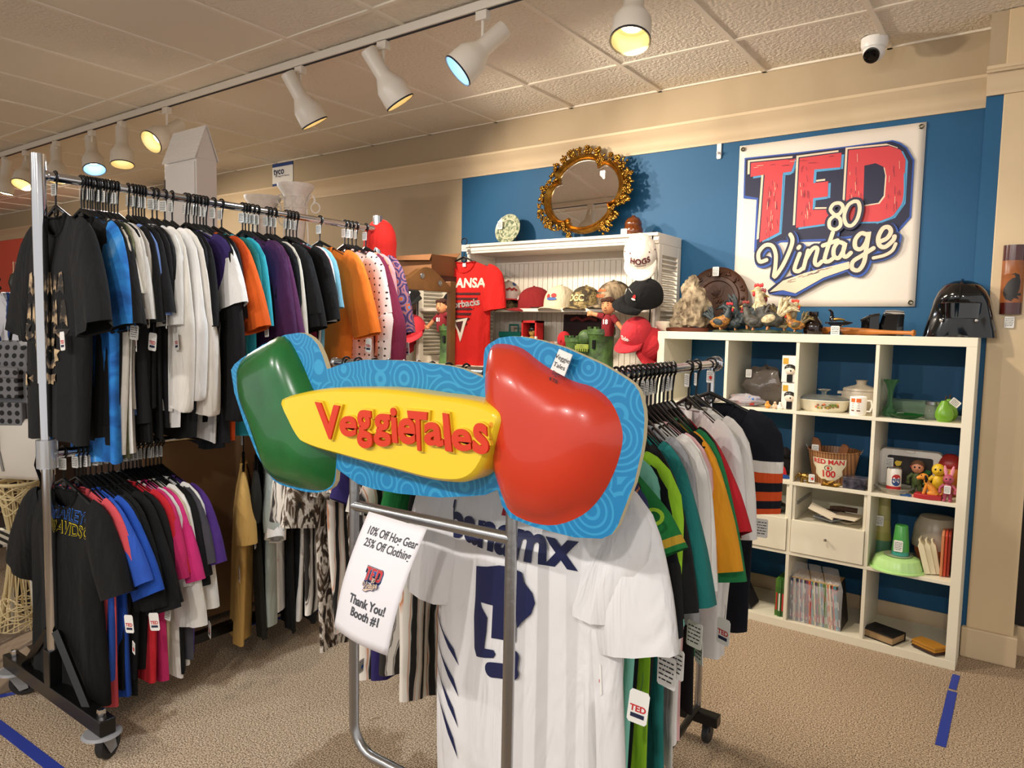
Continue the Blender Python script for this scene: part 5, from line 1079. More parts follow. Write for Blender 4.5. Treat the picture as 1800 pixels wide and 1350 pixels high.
for k in range(7): b.box((r.uniform(-.06, .08), r.uniform(-.05, .06), .004+.006*k), (r.uniform(.1, .16), r.uniform(.08, .14), .006), k % 3, rotz(r.uniform(-.6, .6)) @ rotx(r.uniform(-.08, .08)))
b.box((-.07, -.08, .055), (.12, .05, .003), 0, roty(.35) @ rotx(.5)); b.tube([(-.05, .02, .055), (.0, 0, .065), (.07, .02, .06)], .012, 10, 1)
thing('paper_pile', [mat('old_paper', 'DED3BC', .8), mat('brown_print', '5A4232', .8, noise=.5, nscale=60), mat('grey_print', '8F8A80', .8)], V((cx[2]+.2, .14, Z1_+.16)), 'jumbled pile of old papers and booklets in the opening above the drawer', 'papers', b, smooth=0)
b = B(); blob(b, (0, 0, .03), (.09, .08, .035), 44, 0); thing('dark_bundle', mat('dark_plastic_bundle', '17171B', .25, bump=1, bscale=30), V((cx[1]+.2, .14, Z1_+.16)), 'bundle of dark plastic bags above the left drawer', 'bag', b)
# --- bottom row: game cases, bagged comics, book, pouch
cols = ['E9E4D6', 'DCD6C6', '6FBF1E', '2A5A9A', '1B1B1E', '3E6E2A', '5E4A3A', '2A2A30', '4E7A2A', '3A6A2E', '345F2A']
lean0 = [.28, .28, .3, .34, .3, .42, .46, .5, .0, .0, .0]; xx = -1.055
for k, c in enumerate(cols):
    w = .014; a = lean0[k]; X = (-1.045+k*.0175) if k < 8 else (cx[1]+CC-.05+(k-8)*.0155)
    b = B(); b.bb((0, 0, 0), (w, .135, .19), 0); b.bb((-.0004, -.0006, .01), (w+.0004, .0, .15), 1); b.bb((w*.25, -.001, .03), (w*.75, -.0004, .12), 2)
    o = thing('game_case', [mat('case_'+c, c, .3), mat('case_sleeve_'+c, c, .4, noise=.4, nscale=40), PAPER if k % 2 else REDC], V((X+.0, .03+.004*(k % 3), Z0)), 'placeholder', 'game case', b, 'game cases in the bottom row', smooth=0); o.rotation_euler.y = -a
    o['label'] = (('cream', 'off-white', 'bright green', 'blue', 'black', 'dark green', 'brown', 'dark grey')[k]+' game case leaning to the left in the bottom row') if k < 8 else ('dark green game case upright at the divider, %s of three' % ('left', 'middle', 'right')[k-8])
r = random.Random(31); X = cx[2]+.012; n = 34
pal = ['2A3556', '3A6A8A', '1F2B36', 'B8B4A8', '6A3A5A', '8A8F98', 'C2402E', '5A7A3A', '243C66', 'D8C8A8', '7A2E6A', '2E2A2A', 'C86A2A', '4A8A9A', 'A82A3A']
for k in range(n):
    w = r.uniform(.0055, .0075); c = pal[r.randrange(5) if k < 13 else r.randrange(len(pal))]
    b = B(); b.bb((0, 0, 0), (w, .17, .215), 0); b.bb((.001, .003, .215), (w-.001, .168, .2165), 1); z = .02
    while z < .19: z2 = z+r.uniform(.01, .04); b.bb((w*.3, -.0008, z), (w*.7, 0, min(z2, .2)), r.choice((2, 3))); z = z2+r.uniform(.02, .08)
    a = .02+.10*k/n
    o = thing('comic_book', [mat('spine_'+c, c, .4), mat('page_tan', 'C9A46A', .8), PAPER, REDC], V((X, .03, Z0+.0005)), 'slim %s-spined comic book in the bagged row, number' % c, 'comic book', b, 'bagged comic books in the bottom row', smooth=0); o.rotation_euler.y = -a
    o['label'] = 'slim paperback comic in the plastic-bagged row in the bottom middle cell'
    X += w+.0006
for k, (x0, x1, top, lab) in enumerate(((cx[2]+.004, cx[2]+.105, .30, 'left'), (cx[2]+.11, cx[2]+.17, .31, 'middle'), (cx[2]+.175, cx[2]+.25, .315, 'right'))):
    b = B(); P = lambda x, z: (x+.02*sin(z*9+k), z)
    b.rings([[(x0, .024, z), ((x0+x1)/2, .018+.004*sin(z*60), z), (x1, .024, z)] if z < .2 else [(x0-(z-.2)*.5, .03+(z-.2)*.9, z), ((x0+x1)/2-(z-.2)*.5, .03+(z-.2), z), (x1-(z-.2)*.5, .03+(z-.2)*.9, z)] for z in (.003, .05, .1, .15, .2, .22, .25, .28)], 0, False, False)
    o = b.obj('plastic_sleeve', mat('thin_clear_plastic', 'F0F0F0', .08, alpha=.16)); o.location.z = Z0; md = o.modifiers.new('t', 'SOLIDIFY'); md.thickness = .0005
    tag(o, 'clear plastic bag around the %s bundle of comics' % lab, 'bag', 'clear bags around the comics')
e = empty('old_book', at(1552, 1125, .08, Z0), 'thick old black book lying flat in the bottom right cell', 'book', rz=-.35)
b = B(); b.bb((-.07, -.05, .004), (.07, .055, .036)); b.obj('pages', mat('old_pages', 'A88A62', .8, bump=.5, bscale=120), e, smooth=0); b = B(); b.bb((-.075, -.055, .036), (.075, .06, .041)); b.bb((-.075, -.055, 0), (.075, .06, .004)); b.bb((-.075, .055, 0), (.075, .06, .04)); b.obj('cover', mat('book_black', '17120F', .5), e, smooth=0, bevel=.0015)
e = empty('leather_pouch', at(1632, 1150, .06, Z0), 'mustard yellow and brown folded pouch with beaded edge in the bottom right cell', 'pouch', rz=-.5)
for k in range(3): b = B(); b.rings([[(x*q, y*q, .006+k*.012+z) for x, y in ((-.06, -.035), (0, -.04), (.055, -.04), (.065, .03), (.0, .038), (-.06, .03))] for q, z in ((1, 0), (1.02, .004), (.97, .01), (.5, .0115))]); b.obj('fold', [mat('pouch_mustard', 'A8741E', .7, bump=.4, bscale=60), mat('pouch_brown', '3A2216', .7)][0 if k else 1], e)
b = B(); b.tube([(-.062, -.035, .02), (-.064, 0, .032), (-.062, .03, .028)], .004, 6); b.obj('clasp', mat('bead_dark', '2A2420', .3), e)
# ================================================================ on top of the cube shelf
ZT = 1.47
wood = mat('carved_dark_wood', '4A2A18', .45, noise=.35, nscale=18)
e = empty('driftwood_sculpture', at(1208, 577, .10, ZT), 'rough grey-brown driftwood animal sculpture rearing on an oval wooden base', 'sculpture')
drift = mat('driftwood', 'B8A688', .8, col2='54432F', nscale=28, bump=1, bscale=35)
def gnarl(b, P, R, seed):
    r = random.Random(seed); ph = [r.uniform(0, 6) for _ in range(4)]; Q = catmull(P, 6); n = len(Q); rings = []
    for i, p in enumerate(Q):
        f = i/(n-1)*(len(R)-1); j = min(int(f), len(R)-2); rr = lerp(R[j], R[j+1], f-j)
        t = (Q[min(i+1, n-1)]-Q[max(i-1, 0)]).normalized(); u = t.cross(V((0, 1, 0))).normalized(); w = t.cross(u)
        rings.append([p+(u*cos(a)+w*sin(a))*rr*(1+.16*sin(5*a+ph[0]+i*.5)+.12*sin(9*a+ph[1]-i*.8)) for a in (2*pi*k/26 for k in range(26))])
    b.rings(rings)
b = B(); gnarl(b, [(.045, 0, .025), (.05, 0, .08), (.035, 0, .14), (.0, 0, .19), (-.005, 0, .22)], [.05, .072, .068, .04, .02], 1); gnarl(b, [(.0, 0, .19), (-.01, 0, .225), (-.014, 0, .235)], [.03, .014, .005], 2); gnarl(b, [(.015, 0, .19), (.025, 0, .235), (.027, 0, .255)], [.034, .026, .008], 3)
gnarl(b, [(.02, -.01, .06), (-.03, -.01, .05), (-.07, -.01, .028), (-.09, 0, .02)], [.04, .042, .034, .01], 4); gnarl(b, [(-.03, 0, .06), (-.05, 0, .1), (-.02, 0, .14)], [.03, .03, .02], 5); gnarl(b, [(.03, -.02, .06), (.035, -.03, .02)], [.025, .016], 6)
b.obj('figure', drift, e, 60).scale = (1, 1, 1.2); b = B(); b.lathe([(0, 0), (.115, 0), (.12, .006), (.12, .018), (.11, .022), (0, .022)], seg=36, sy=.6); b.obj('base', mat('red_wood', '5E2A18', .4, noise=.2), e)
e = empty('carved_wood_platter', at(1258, 577, .33, ZT+.005), 'large round dark carved wooden platter leaning against the wall behind the roosters', 'platter')
R_ = rotx(pi/2-.12); b = B(); b.lathe([(0, .004), (.10, .004), (.105, .012), (.125, .012), (.13, .004), (.165, .010), (.178, .018), (.18, .012), (.17, 0), (.0, -.006)], (0, 0, .18), 56, rot=R_); o = b.obj('platter_body', wood, e)
b = B(); r = random.Random(3)
for k in range(16):
    a = 2*pi*k/16
    for j in range(7): q = R_ @ V(((.148+r.uniform(-.012, .012))*cos(a+r.uniform(-.09, .09)), (.148+r.uniform(-.012, .012))*sin(a+r.uniform(-.09, .09)), .012)); b.ball(q+V((0, 0, .18)), .006, 0, 8, 5)
for j in range(26): q = R_ @ V((.03+r.uniform(-.03, .035), -.03+r.uniform(-.03, .03), .008)); b.ball(q+V((0, 0, .18)), .007, 0, 8, 5)
for k in range(5): a0 = .8+k*.5; b.ribbon([R_ @ V((.02+.05*t*cos(a0)-.02, .01+.06*t*sin(a0), .009))+V((0, 0, .18)) for t in (0, .3, .6, 1)], [.004, .03, .03, .004], R_ @ V((0, 0, 1)))
b.obj('carved_grapes', wood, e); card(e, (.0, -.035, .365), 0, 1.2)
def rooster(loc, s, label, bodyc, neckc, tailc, face=-1, tall=1, base=True, head='C2282A', tuft=False):
    e = empty('rooster_figurine', loc, label, 'rooster', 'rooster figurines on the cube shelf')
    f = face; b = B(); b.tube([(f*-.05, 0, .055), (f*-.03, 0, .05), (0, 0, .05), (f*.025, 0, .065), (f*.035, 0, .085*tall+.0)], [.012, .026, .03, .026, .018], 14); b.obj('body', bodyc, e)
    hz = .12*tall; b = B(); b.tube([(f*.03, 0, .075*tall), (f*.038, 0, .1*tall), (f*.042, 0, hz)], [.022, .016, .012], 12); b.ball((f*.045, 0, hz+.006), .013); b.obj('neck', neckc, e)
    b = B(); 
    for k in range(4): b.ball((f*(.054-.008*k), 0, hz+.021+.002*(k % 2)), (.005, .003, .008), 0, 8, 6)
    b.ball((f*.058, 0, hz-.008), (.006, .005, .010)); b.obj('comb_and_wattle', mat('comb_'+head, head, .4), e)
    b = B(); b.tube([(f*.056, 0, hz+.004), (f*.07, 0, hz)], [.005, .001], 8); b.obj('beak', mat('beak_horn', 'C9A24A', .4), e)
    b = B()
    for k in range(7): a = .5+k*.22; b.tube([(f*-.035, (k % 3-1)*.006, .06), (f*(-.05-.035*cos(a)), (k % 3-1)*.009, .065+.05*sin(a)), (f*(-.06-.055*cos(a)), (k % 3-1)*.012, .055+.062*sin(a)*(1.25 if k > 3 else .8))], [.009, .008, .002], 8)
    b.obj('tail', tailc, e)
    b = B(); b.ball((f*-.005, -.027, .052), (.026, .007, .015), rot=roty(.3*f)); b.ball((f*-.005, .027, .052), (.026, .007, .015)); b.obj('wing', tailc, e)
    b = B(); b.tube([(0, -.01, .03), (f*.004, -.01, .01)], .004); b.tube([(0, .01, .03), (f*.004, .01, .01)], .004); b.obj('leg', mat('leg_peach', 'C98A5A', .5), e)
    if base: b = B(); blob(b, (0, 0, .006), (.04, .03, .008), 7, 0, 16, 8, .05); b.obj('base', mat('base_green', '46513A', .6, noise=.4, nscale=40), e)
    e.scale = (s, s, s); return e
ck = lambda n, a, c, sc=60: mat(n, a, .5, col2=c, nscale=sc)
blackf = ck('black_feathers', '1C2226', '3A464A'); cream = ck('cream_speckle', 'E4D2A6', '9A8A6A', 90); grey = ck('grey_feathers', '5A564E', '2E2E2A'); gold_ = ck('golden_feathers', 'C28A3A', '6A3A1E'); brownf = ck('brown_tail', '7A6A3E', '3A2E1E')
rooster(at(1266, 580, .06, ZT), 1.05, 'black rooster with red comb and gold breast, leftmost of the roosters', gold_, blackf, blackf, 1)
rooster(at(1292, 580, .10, ZT), .95, 'black and green rooster pecking, second from the left', blackf, blackf, blackf, 1, .75)
rooster(at(1313, 580, .14, ZT), 1.55, 'big cream-headed rooster with dull red comb behind the smaller ones', blackf, cream, blackf, 1, 1, head='8A3A3A')
rooster(at(1325, 580, .05, ZT), 1.1, 'dark grey hen with red face on a green base', grey, grey, grey, -1, 1, head='8A2E26')
rooster(at(1351, 580, .06, ZT), 1.4, 'tall speckled grey and cream rooster with bright red comb, head raised', grey, cream, cream, -1, 1.25)
rooster(at(1378, 580, .10, ZT), 1.15, 'cream speckled rooster facing right with orange-red comb', cream, cream, brownf, 1, 1, head='D8442A')
rooster(at(1398, 581, .05, ZT), .85, 'small golden rooster with fanned brown tail, rightmost of the roosters', gold_, gold_, brownf, -1, .9)
b = B(); b.lathe([(0, 0), (.038, 0), (.043, .008), (.043, .04), (.036, .062), (.022, .078), (.019, .085), (.022, .09), (.022, .11), (0, .111)], seg=26, sy=.7, wob=lambda a, k: .05*sin(a*6)*(1 if 2 <= k <= 4 else 0)); thing('glass_bottle', mat('dark_brown_glass', '1C0F0A', .12, coat=.5), at(1429, 582, .08, ZT), 'squat dark brown glass bottle to the right of the roosters', 'bottle', b)
e = empty('anvil_pipe_stand', at(1470, 582, .05, ZT), 'black anvil-shaped pipe stand with a price card', 'pipe stand')
b = B(); gl = mat('glossy_black', '08080A', .12, coat=.5)
b.rings([[(x*q+dx, y*q2, z) for x, y in ((-1, -1), (1, -1), (1, 1), (-1, 1))] for q, q2, dx, z in ((.03, .02, 0, 0), (.03, .02, 0, .01), (.016, .012, 0, .022), (.016, .012, 0, .038), (.034, .016, 0, .05), (.036, .016, 0, .062))]); b.tube([(.03, 0, .056), (.05, 0, .056), (.07, 0, .058)], [.012, .009, .002], 10); b.box((-.04, 0, .057), (.02, .024, .009)); b.obj('anvil', gl, e, smooth=30, bevel=.001); card(e, (.0, -.024, .05), 0, 1.3)
e = empty('smoking_pipe', at(1466, 582, .05, ZT+.0625), 'black curved smoking pipe resting on the anvil stand', 'pipe')
b = B(); b.lathe([(0, 0), (.011, .002), (.012, .02), (.009, .026)], (-.012, 0, 0), 16); b.tube([(-.012, 0, .024), (-.014, 0, .045), (-.024, 0, .056), (-.03, 0, .055)], [.009, .007, .005, .004], 10); b.obj('stem', gl, e); b = B(); b.tube([(-.002, 0, .010), (.02, 0, .012), (.045, 0, .008)], [.009, .007, .004], 10); b.obj('tool', brass, e)
b = B(); A_, C_ = PY(1440, 577, .17), PY(1608, 587, .035); A_.z = ZT+.02; C_.z = ZT+.015; d = (A_-C_); L = d.length
prof = [(0, 0), (.013, 0), (.0145, .004), (.0145, .008), (.009, .016), (.009, .1), (.0115, .16), (.016, .22), (.018, .30), (.0185, L-.02), (.014, L-.004), (0, L)]
b.lathe(prof, (0, 0, 0), 20, rot=d.to_track_quat('Z', 'Y').to_matrix()); thing('baseball_bat', mat('bat_wood', 'B8702E', .35, noise=.15, nscale=12), C_, 'small orange-brown wooden baseball bat lying in front of the black holder', 'bat', b)
e = empty('black_mask_holder', at(1566, 588, .16, ZT), 'glossy black molded plastic collar piece standing behind the bat', 'collar')
b = B(); b.rings([[(x, -.045+.0*y, z) for x, z, y in ()]] if 0 else [[(-.055, -.03, 0), (-.03, -.06, 0), (.03, -.06, 0), (.055, -.03, 0), (.05, .04, 0), (-.05, .04, 0)], [(-.045, -.03, .06), (-.025, -.052, .055), (.03, -.052, .05), (.055, -.03, .055), (.045, .035, .08), (-.04, .035, .08)], [(-.035, -.02, .105), (-.02, -.04, .1), (.035, -.04, .1), (.055, -.02, .1), (.045, .03, .115), (-.03, .03, .118)]]); b.obj('front_shell', gl, e, smooth=25)
b = B(); b.rings([[(-.045, -.05, z0), (-.085, -.055, z0*.9), (-.125, -.03, z0*.7), (-.135, .03, z0*.65), (-.12, .06, z0*.8), (-.05, .05, z0)] for z0 in (.0, .1)], 0); b.tube([(-.045, -.05, .1), (-.085, -.055, .092), (-.125, -.03, .072), (-.135, .03, .066), (-.12, .06, .08)], .006, 8); b.obj('side_flap', gl, e)
b = B(); b.tube([(-.03, .0, .116), (.01, 0, .118), (.05, 0, .112)], .004, 8); b.obj('clasp', STEEL, e)
# plain black helmet
e = empty('black_helmet', at(1686, 590, .17, ZT), 'plain glossy black full helmet with flared skirt at the right end of the cube shelf', 'helmet')
b = B(); n = 36; R = []
for k, (z, r0, fl) in enumerate(((.0, .095, .05), (.03, .098, .042), (.08, .098, .028), (.13, .098, .014), (.165, .099, .006), (.20, .092, .0), (.232, .072, 0), (.25, .04, 0), (.256, .004, 0))):
    ring = []
    for j in range(n):
        a = 2*pi*j/n; s_ = max(0, -sin(a)); k2 = abs(cos(a)); rr = r0+fl*(k2**1.5*.9+.3*max(0, sin(a)))
        ring.append((rr*cos(a)*1.04, rr*sin(a)*.95+(.02 if z < .16 and s_ > .5 else 0)*s_, z+(-.0 if s_ < .3 else 0)))
    R.append(ring)
b.rings(R); b.obj('shell', gl, e, 50)
b = B(); b.rings([[((.09+.004*q)*cos(a)*1.0, (.10+.0*q)*sin(a)*.95-.004*q, z) for a in (RAD(d) for d in range(212, 329, 6))] for q, z in ((1, .155), (2, .15), (1, .09), (1, .085))], 0, False, False); b.obj('visor', mat('visor_black', '020203', .05, coat=1), e)
b = B()
for a in (-2.3, -.85): b.ball((.1*cos(a), .1*sin(a)-.006, .075), .009)
b.obj('rivet', CHR, e)
b = B(); b.tube([(x, y, z+.002) for x, y, z in ((-.0, -.094, .168), (0, -.088, .2), (0, -.07, .232), (0, -.03, .254), (0, .02, .256))], .005, 8); b.obj('crest', gl, e)
# bamboo wall plaque on the pillar
e = empty('bamboo_plaque', PY(1780, 490, .212)+V((0, 0, 0)), 'half-round bamboo wall plaque with a dark painted bird, hanging on the cream pillar', 'plaque')
b = B(); H0, H1 = -.155, .145; zs = [H0, -.105, -.10, .015, .018, .02, .075, .078, H1]
b.rings([[(.042*cos(a), -.034*sin(a)*(1.04 if abs(z-.018) < .001 else 1), z) for a in (RAD(d) for d in range(0, 181, 10))] for z in zs], lambda k: 0 if k in (0, 7) else 1, False, False)
b.poly([(.042*cos(a), -.034*sin(a), H1) for a in (RAD(d) for d in range(0, 181, 10))], 0); b.poly([(.042*cos(a), -.034*sin(a), H0) for a in (RAD(d) for d in range(0, 181, 10))], 0)
b.obj('bamboo', [mat('bamboo_dark_red', '4E1810', .2, coat=.6, noise=.3), mat('bamboo_tan', '9A5A2E', .35, noise=.25, nscale=20)], e, recalc=False)
b = B(); bird = [(-.03, -.02), (-.03, .0), (-.015, .03), (.0, .045), (.012, .048), (.008, .06), (-.006, .062), (.01, .068), (.024, .06), (.03, .03), (.028, 0), (.022, -.02), (.034, -.018), (.034, -.03), (.02, -.03), (.03, -.045), (.01, -.04), (.0, -.055), (-.008, -.05), (-.02, -.045), (-.028, -.03)]
b.poly([(x, 0, z-.045) for x, z in bird]); b.cut(.01)
for v in b.bm.verts: v.co.y = -.0348*sqrt(max(0, 1-(v.co.x/.042)**2))-.0006
b.obj('painted_bird', mat('bird_charcoal', '2A2624', .5), e, smooth=0, recalc=False); card(e, (0, -.01, -.158), 0, 1.2)
# ================================================================ louvred white display cabinet
HX0, HX1, HY0, HY1, HZ = -2.905, -1.525, .10, .405, 2.015
def hutch():
    e = empty('display_cabinet', ((HX0+HX1)/2, (HY0+HY1)/2, 0), 'white open display cabinet with louvred sides and beadboard back on the blue wall', 'cabinet')
    O = V(((HX0+HX1)/2, (HY0+HY1)/2, 0)); W2 = mat('white_painted_wood', 'E2DACB', .45)
    b = B(); b.bb(V((HX0, HY0-.01, HZ-.06))-O, V((HX1, HY1, HZ))-O); b.bb(V((HX0-.0, HY0-.025, HZ-.018))-O, V((HX1, HY0-.01, HZ))-O); b.bb(V((HX0, HY0-.016, HZ-.045))-O, V((HX1, HY0-.01, HZ-.03))-O); b.obj('top_board', W2, e, smooth=0, bevel=.003)
    b = B(); n = 34
    for k in range(n): x = lerp(HX0+.03, HX1-.03, (k+.5)/n); w = (HX1-HX0-.06)/n; b.bb(V((x-w/2+.002, HY1-.018, .05))-O, V((x+w/2-.002, HY1-.008, HZ-.06))-O)
    b.bb(V((HX0+.02, HY1-.012, .05))-O, V((HX1-.02, HY1, HZ-.05))-O); b.bb(V((HX0+.03, HY1-.026, HZ-.11))-O, V((HX1-.03, HY1-.01, HZ-.06))-O); b.obj('beadboard_back', W2, e, smooth=0)
    for x0, x1 in ((HX0, HX0+.028), (HX1-.028, HX1)):
        b = B(); b.bb(V((x0, HY0, 0))-O, V((x1, HY0+.045, HZ-.06))-O); b.bb(V((x0, HY1-.045, 0))-O, V((x1, HY1, HZ-.06))-O)
        for z in (HZ-.12, 1.2, .6, .04): b.bb(V((x0, HY0+.045, z))-O, V((x1, HY1-.045, z+.06))-O)
        o = b.obj('side_frame', W2, e, smooth=0, bevel=.002)
        b = B(); z = .11
        while z < HZ-.13:
            if not (1.17 < z < 1.26 or .57 < z < .66): b.box(V(((x0+x1)/2, (HY0+HY1)/2, z))-O, (.032, HY1-HY0-.09, .006), rot=roty(.7))
            z += .026
        b.obj('louvres', W2, o, smooth=0)
    for z in (1.595, 1.22, .62, .06):
        b = B(); b.bb(V((HX0+.028, HY0+(.002 if z != 1.22 else -.14), z-.02))-O, V((HX1-.028, HY1-.018, z))-O); b.obj('shelf_board', W2, e, smooth=0, bevel=.0015)
hutch()
# ---------------------------------------------------------------- gold mirror
def gold_mirror():
    C0 = PY(1028, 343, .33); C0.z = HZ; cz_ = .300
    e = empty('gold_mirror', C0, 'ornate gold quatrefoil mirror with a garland of flowers standing on top of the white cabinet', 'mirror', rz=-.03)
    gm = mat('antique_gold', 'A77A32', .3, 1, noise=.45, nscale=40); tilt = rotx(-.10)
    # quatrefoil outline (wider than tall), turned a little
    def outline(s, n=88):
        P = []
        for k in range(n):
            a = 2*pi*k/n; q = 1+.13*abs(cos(2*a))**.6*1.0-.0; notch = -.16*max(0, 1-abs(((a-pi/4) % (pi/2))-0)/.16 if ((a-pi/4) % (pi/2)) < pi/4 else 1-abs(((a-pi/4) % (pi/2))-pi/2)/.16)
            r = .190*(q+notch*.75); P.append((r*1.19*cos(a)*s, r*1.0*sin(a)*s))
        return P
    rt = RAD(20)
    def T(x, z, y): v = tilt @ V((x*cos(rt)-z*sin(rt), y, x*sin(rt)*.75+z*cos(rt))); return V((v.x, v.y, v.z+cz_))
    b = B(); b.poly([T(x, z, -.012) for x, z in outline(1.0)]); b.obj('glass', mat('mirror_glass', 'F4F4F4', .01, 1), e, smooth=0)
    b = B(); prof = [(1.0, -.008), (1.0, -.022), (1.03, -.03), (1.06, -.024), (1.08, -.028), (1.13, -.04), (1.18, -.03), (1.2, -.0), (1.0, .0)]
    b.rings([[T(x, z, y) for x, z in outline(s)] for s, y in prof], 0, False); b.obj('frame', gm, e, 50)
    b = B(); b.poly([T(x, z, .001) for x, z in outline(1.19)]); b.obj('backing', mat('dark_backing', '2A1C10', .8), e, smooth=0)
    r = random.Random(7); b = B(); n = 56
    for k in range(n):
        a = 2*pi*k/n+.05; x, z = outline(1.24)[int(k/n*88) % 88]; thick = 1.0 if (-.2 < a < 2.9 or a > 5.6) else .8
        if 4.25 < a < 4.95: continue
        for j in range(7):
            q = T(x*(1+r.uniform(-.04, .12))+r.uniform(-.012, .012), z*(1+r.uniform(-.04, .12))+r.uniform(-.012, .012), -.02+r.uniform(-.018, .012))
            kind = r.random()
            if kind < .35: b.ball(q, r.uniform(.006, .010), 0, 8, 6)
            elif kind < .7:
                ang = r.uniform(0, 6.28); R_ = M4.Rotation(ang, 3, 'Y'); b.ball(q, (.018, .005, .008), 0, 8, 5, R_)
            else:
                for m in range(5): t = 2*pi*m/5+ang if False else 2*pi*m/5; b.ball(q+V((.009*cos(t), 0, .009*sin(t))), (.007, .005, .007), 0, 7, 5)
                b.ball(q+V((0, -.005, 0)), .005, 0, 7, 5)
    b.obj('flower_garland', gm, e, 60)
    c_ = card(e, T(.17, .10, -.016), -.1, 1.25)
gold_mirror()
# plate on its stand
e = empty('decorative_plate', PY(893, 426, .3), 'round pale green transfer-printed plate on a small stand at the left of the cabinet top', 'plate'); e.location.z = HZ
tl = rotx(pi/2-.2); b = B(); b.lathe([(0, 0), (.06, 0), (.065, .004), (.10, .012), (.102, .010), (.066, -.003), (0, -.004)], (0, 0, .115), 48, rot=tl); b.obj('plate_body', ramp_mat('green_transfer_plate', 'noise', [(.4, '5A6A52'), (.52, 'A9AE8E'), (.7, 'CFCDB0')], 60, .3), e)
b = B(); b.lathe([(.064, .006), (.067, .0075), (.070, .0065)], (0, 0, .115), 48, rot=tl, cap=False); b.obj('cream_ring', mat('plate_cream', 'D6D0B0', .3), e)
b = B()
for s in (-1, 1): b.tube([(s*.07, .03, .0), (s*.07, -.035, .006), (s*.07, -.04, .03)], .005, 6); b.tube([(s*.07, .03, 0), (s*.04, .03, .08)], .004, 6)
b.obj('stand', mat('stand_brown', '2A1810', .5), e); card(e, (-.06, -.012, .18), 0, 1.3)
e = empty('amber_jar', PY(1113, 404, .28), 'amber brown pressed glass jar with lid behind the right side of the gold mirror', 'jar'); e.location.z = HZ
b = B(); b.lathe([(0, 0), (.04, 0), (.056, .02), (.058, .05), (.05, .075), (.052, .08), (.048, .10), (.036, .118), (.012, .128), (.01, .135), (0, .136)], seg=32, wob=lambda a, k: .04*sin(a*16)*(1 if k in (2, 3) else 0)); b.obj('jar_body', mat('amber_glass', '6A3410', .12, noise=.4, nscale=60, coat=.5), e); card(e, (-.03, -.06, .06), .1, 1.3)
# ---------------------------------------------------------------- caps
def cap(loc, label, crown, brim=None, R=None, s=1, panel=None, text=None, tcol=None, group=None, tsize=.03, mesh=None, tag_=None, parentfix=None, blobs=None, dots=False, tz=.05):
    e = empty('cap', loc, label, 'cap', group)
    brim = brim or crown
    def P(a, h, o=0):
        # crown point: a round the head (0 = front, -y), h 0..1 up
        rr = (.088+o)*sqrt(max(0, 1-h**2.6)); front = max(0, cos(a)); return V((rr*.92*sin(a), -rr*1.1*cos(a), .112*h*(1+.08*front*(1-h)*2)+o*h))
    b = B(); R_ = [[P(2*pi*j/32, h) for j in range(32)] for h in (0, .12, .3, .5, .68, .82, .93, .985, .9995)]; b.rings(R_, 0, False); 
    b.obj('crown', crown, e, 60)
    if panel or mesh:
        b = B(); b.rings([[P(RAD(d), h, .0012) for d in range(-48, 49, 8)] for h in (.02, .2, .4, .6, .78, .9)], 0, False, False); b.obj('front_panel', panel or mesh, e, 60)
    b = B(); out = [(RAD(d)) for d in range(-68, 69, 8)]
    top = [[V((.0825*sin(a), -.094*cos(a), .004)), V((.0855*sin(a)*1.0, -.094*cos(a)-.03*cos(a)**.8, .004-.006*abs(sin(a)))), V((.088*sin(a), -.094*cos(a)-.062*max(0, cos(a))**.7, .0-.02*sin(a)**2)), V((.084*sin(a), -.094*cos(a)-.072*max(0, cos(a))**.7, -.003-.022*sin(a)**2))] for a in out]
    b.rings(top, 0, False, False); o = b.obj('brim', brim, e, 60); md = o.modifiers.new('t', 'SOLIDIFY'); md.thickness = .003
    b = B(); b.ball((0, 0, .113), (.007, .007, .004)); b.obj('button', brim, e)
    if text:
        b = B()
        for t, dz, sz in text:
            vs, fs = glyphs(t, .03); vv = [b.bm.verts.new(P(x*sz/.09, (tz+dz+y*sz)/.118, .0035)) for x, y, q in vs]
            for f in fs: b.face([vv[i] for i in f])
        b.obj('embroidery', tcol or INK, e, smooth=0)
    if blobs:
        b = B()
        for (a, h, w, hh, mi) in blobs: b.face([b.bm.verts.new(P(a+w*cos(t), h+hh*sin(t), .003+.0003*mi)) for t in (2*pi*i/10 for i in range(10))], mi)
        b.obj('emblem', [mat('emb_red', 'B02A26', .7), mat('emb_white', 'E4DED4', .7), mat('emb_blue', '3A5A9A', .7)], e, smooth=0)
    if dots:
        b = B(); 
        for a, h in ((.75, .66), (-.75, .66), (.35, .42), (-.35, .42), (1.3, .5), (-1.3, .5)): b.ball(P(a, h, .001), .0035, 0, 8, 5)
        b.obj('eyelet', mat('eyelet_maroon', '6A1C22', .6), e)
    if tag_: card(e, tag_[0], tag_[1], 1.3, rx=tag_[2] if len(tag_) > 2 else 0)
    if R is not None: e.rotation_euler = R.to_euler()
    e.scale = (s, s, s*(.86 if group and 'shelf' in group else 1)); return e
tancap = cloth('CDBFA2'); mar = cloth('8A1F22'); camo2 = ramp_mat('woodland_camouflage_cloth', 'noise', [(.4, '3A3020'), (.48, '6F5E3A'), (.56, 'A08A5A'), (.62, '4A4A2A')], 26, .85, interp='CONSTANT'); bark = ramp_mat('bark_camouflage_cloth', 'noise', [(.38, '2E261C'), (.5, '6A5A44'), (.62, '9A876A')], 30, .85, stretch=(1, 1, .25)); blackc = cloth('17171A'); whitec = cloth('ECE4D6'); redc = cloth('C4303A')
SZ = 1.595
g = 'caps on the upper cabinet shelf'
cap(V((-2.66, .24, SZ)), 'camouflage cap lying under the red and white flag cap', camo2, R=rotz(.5), s=1.12)
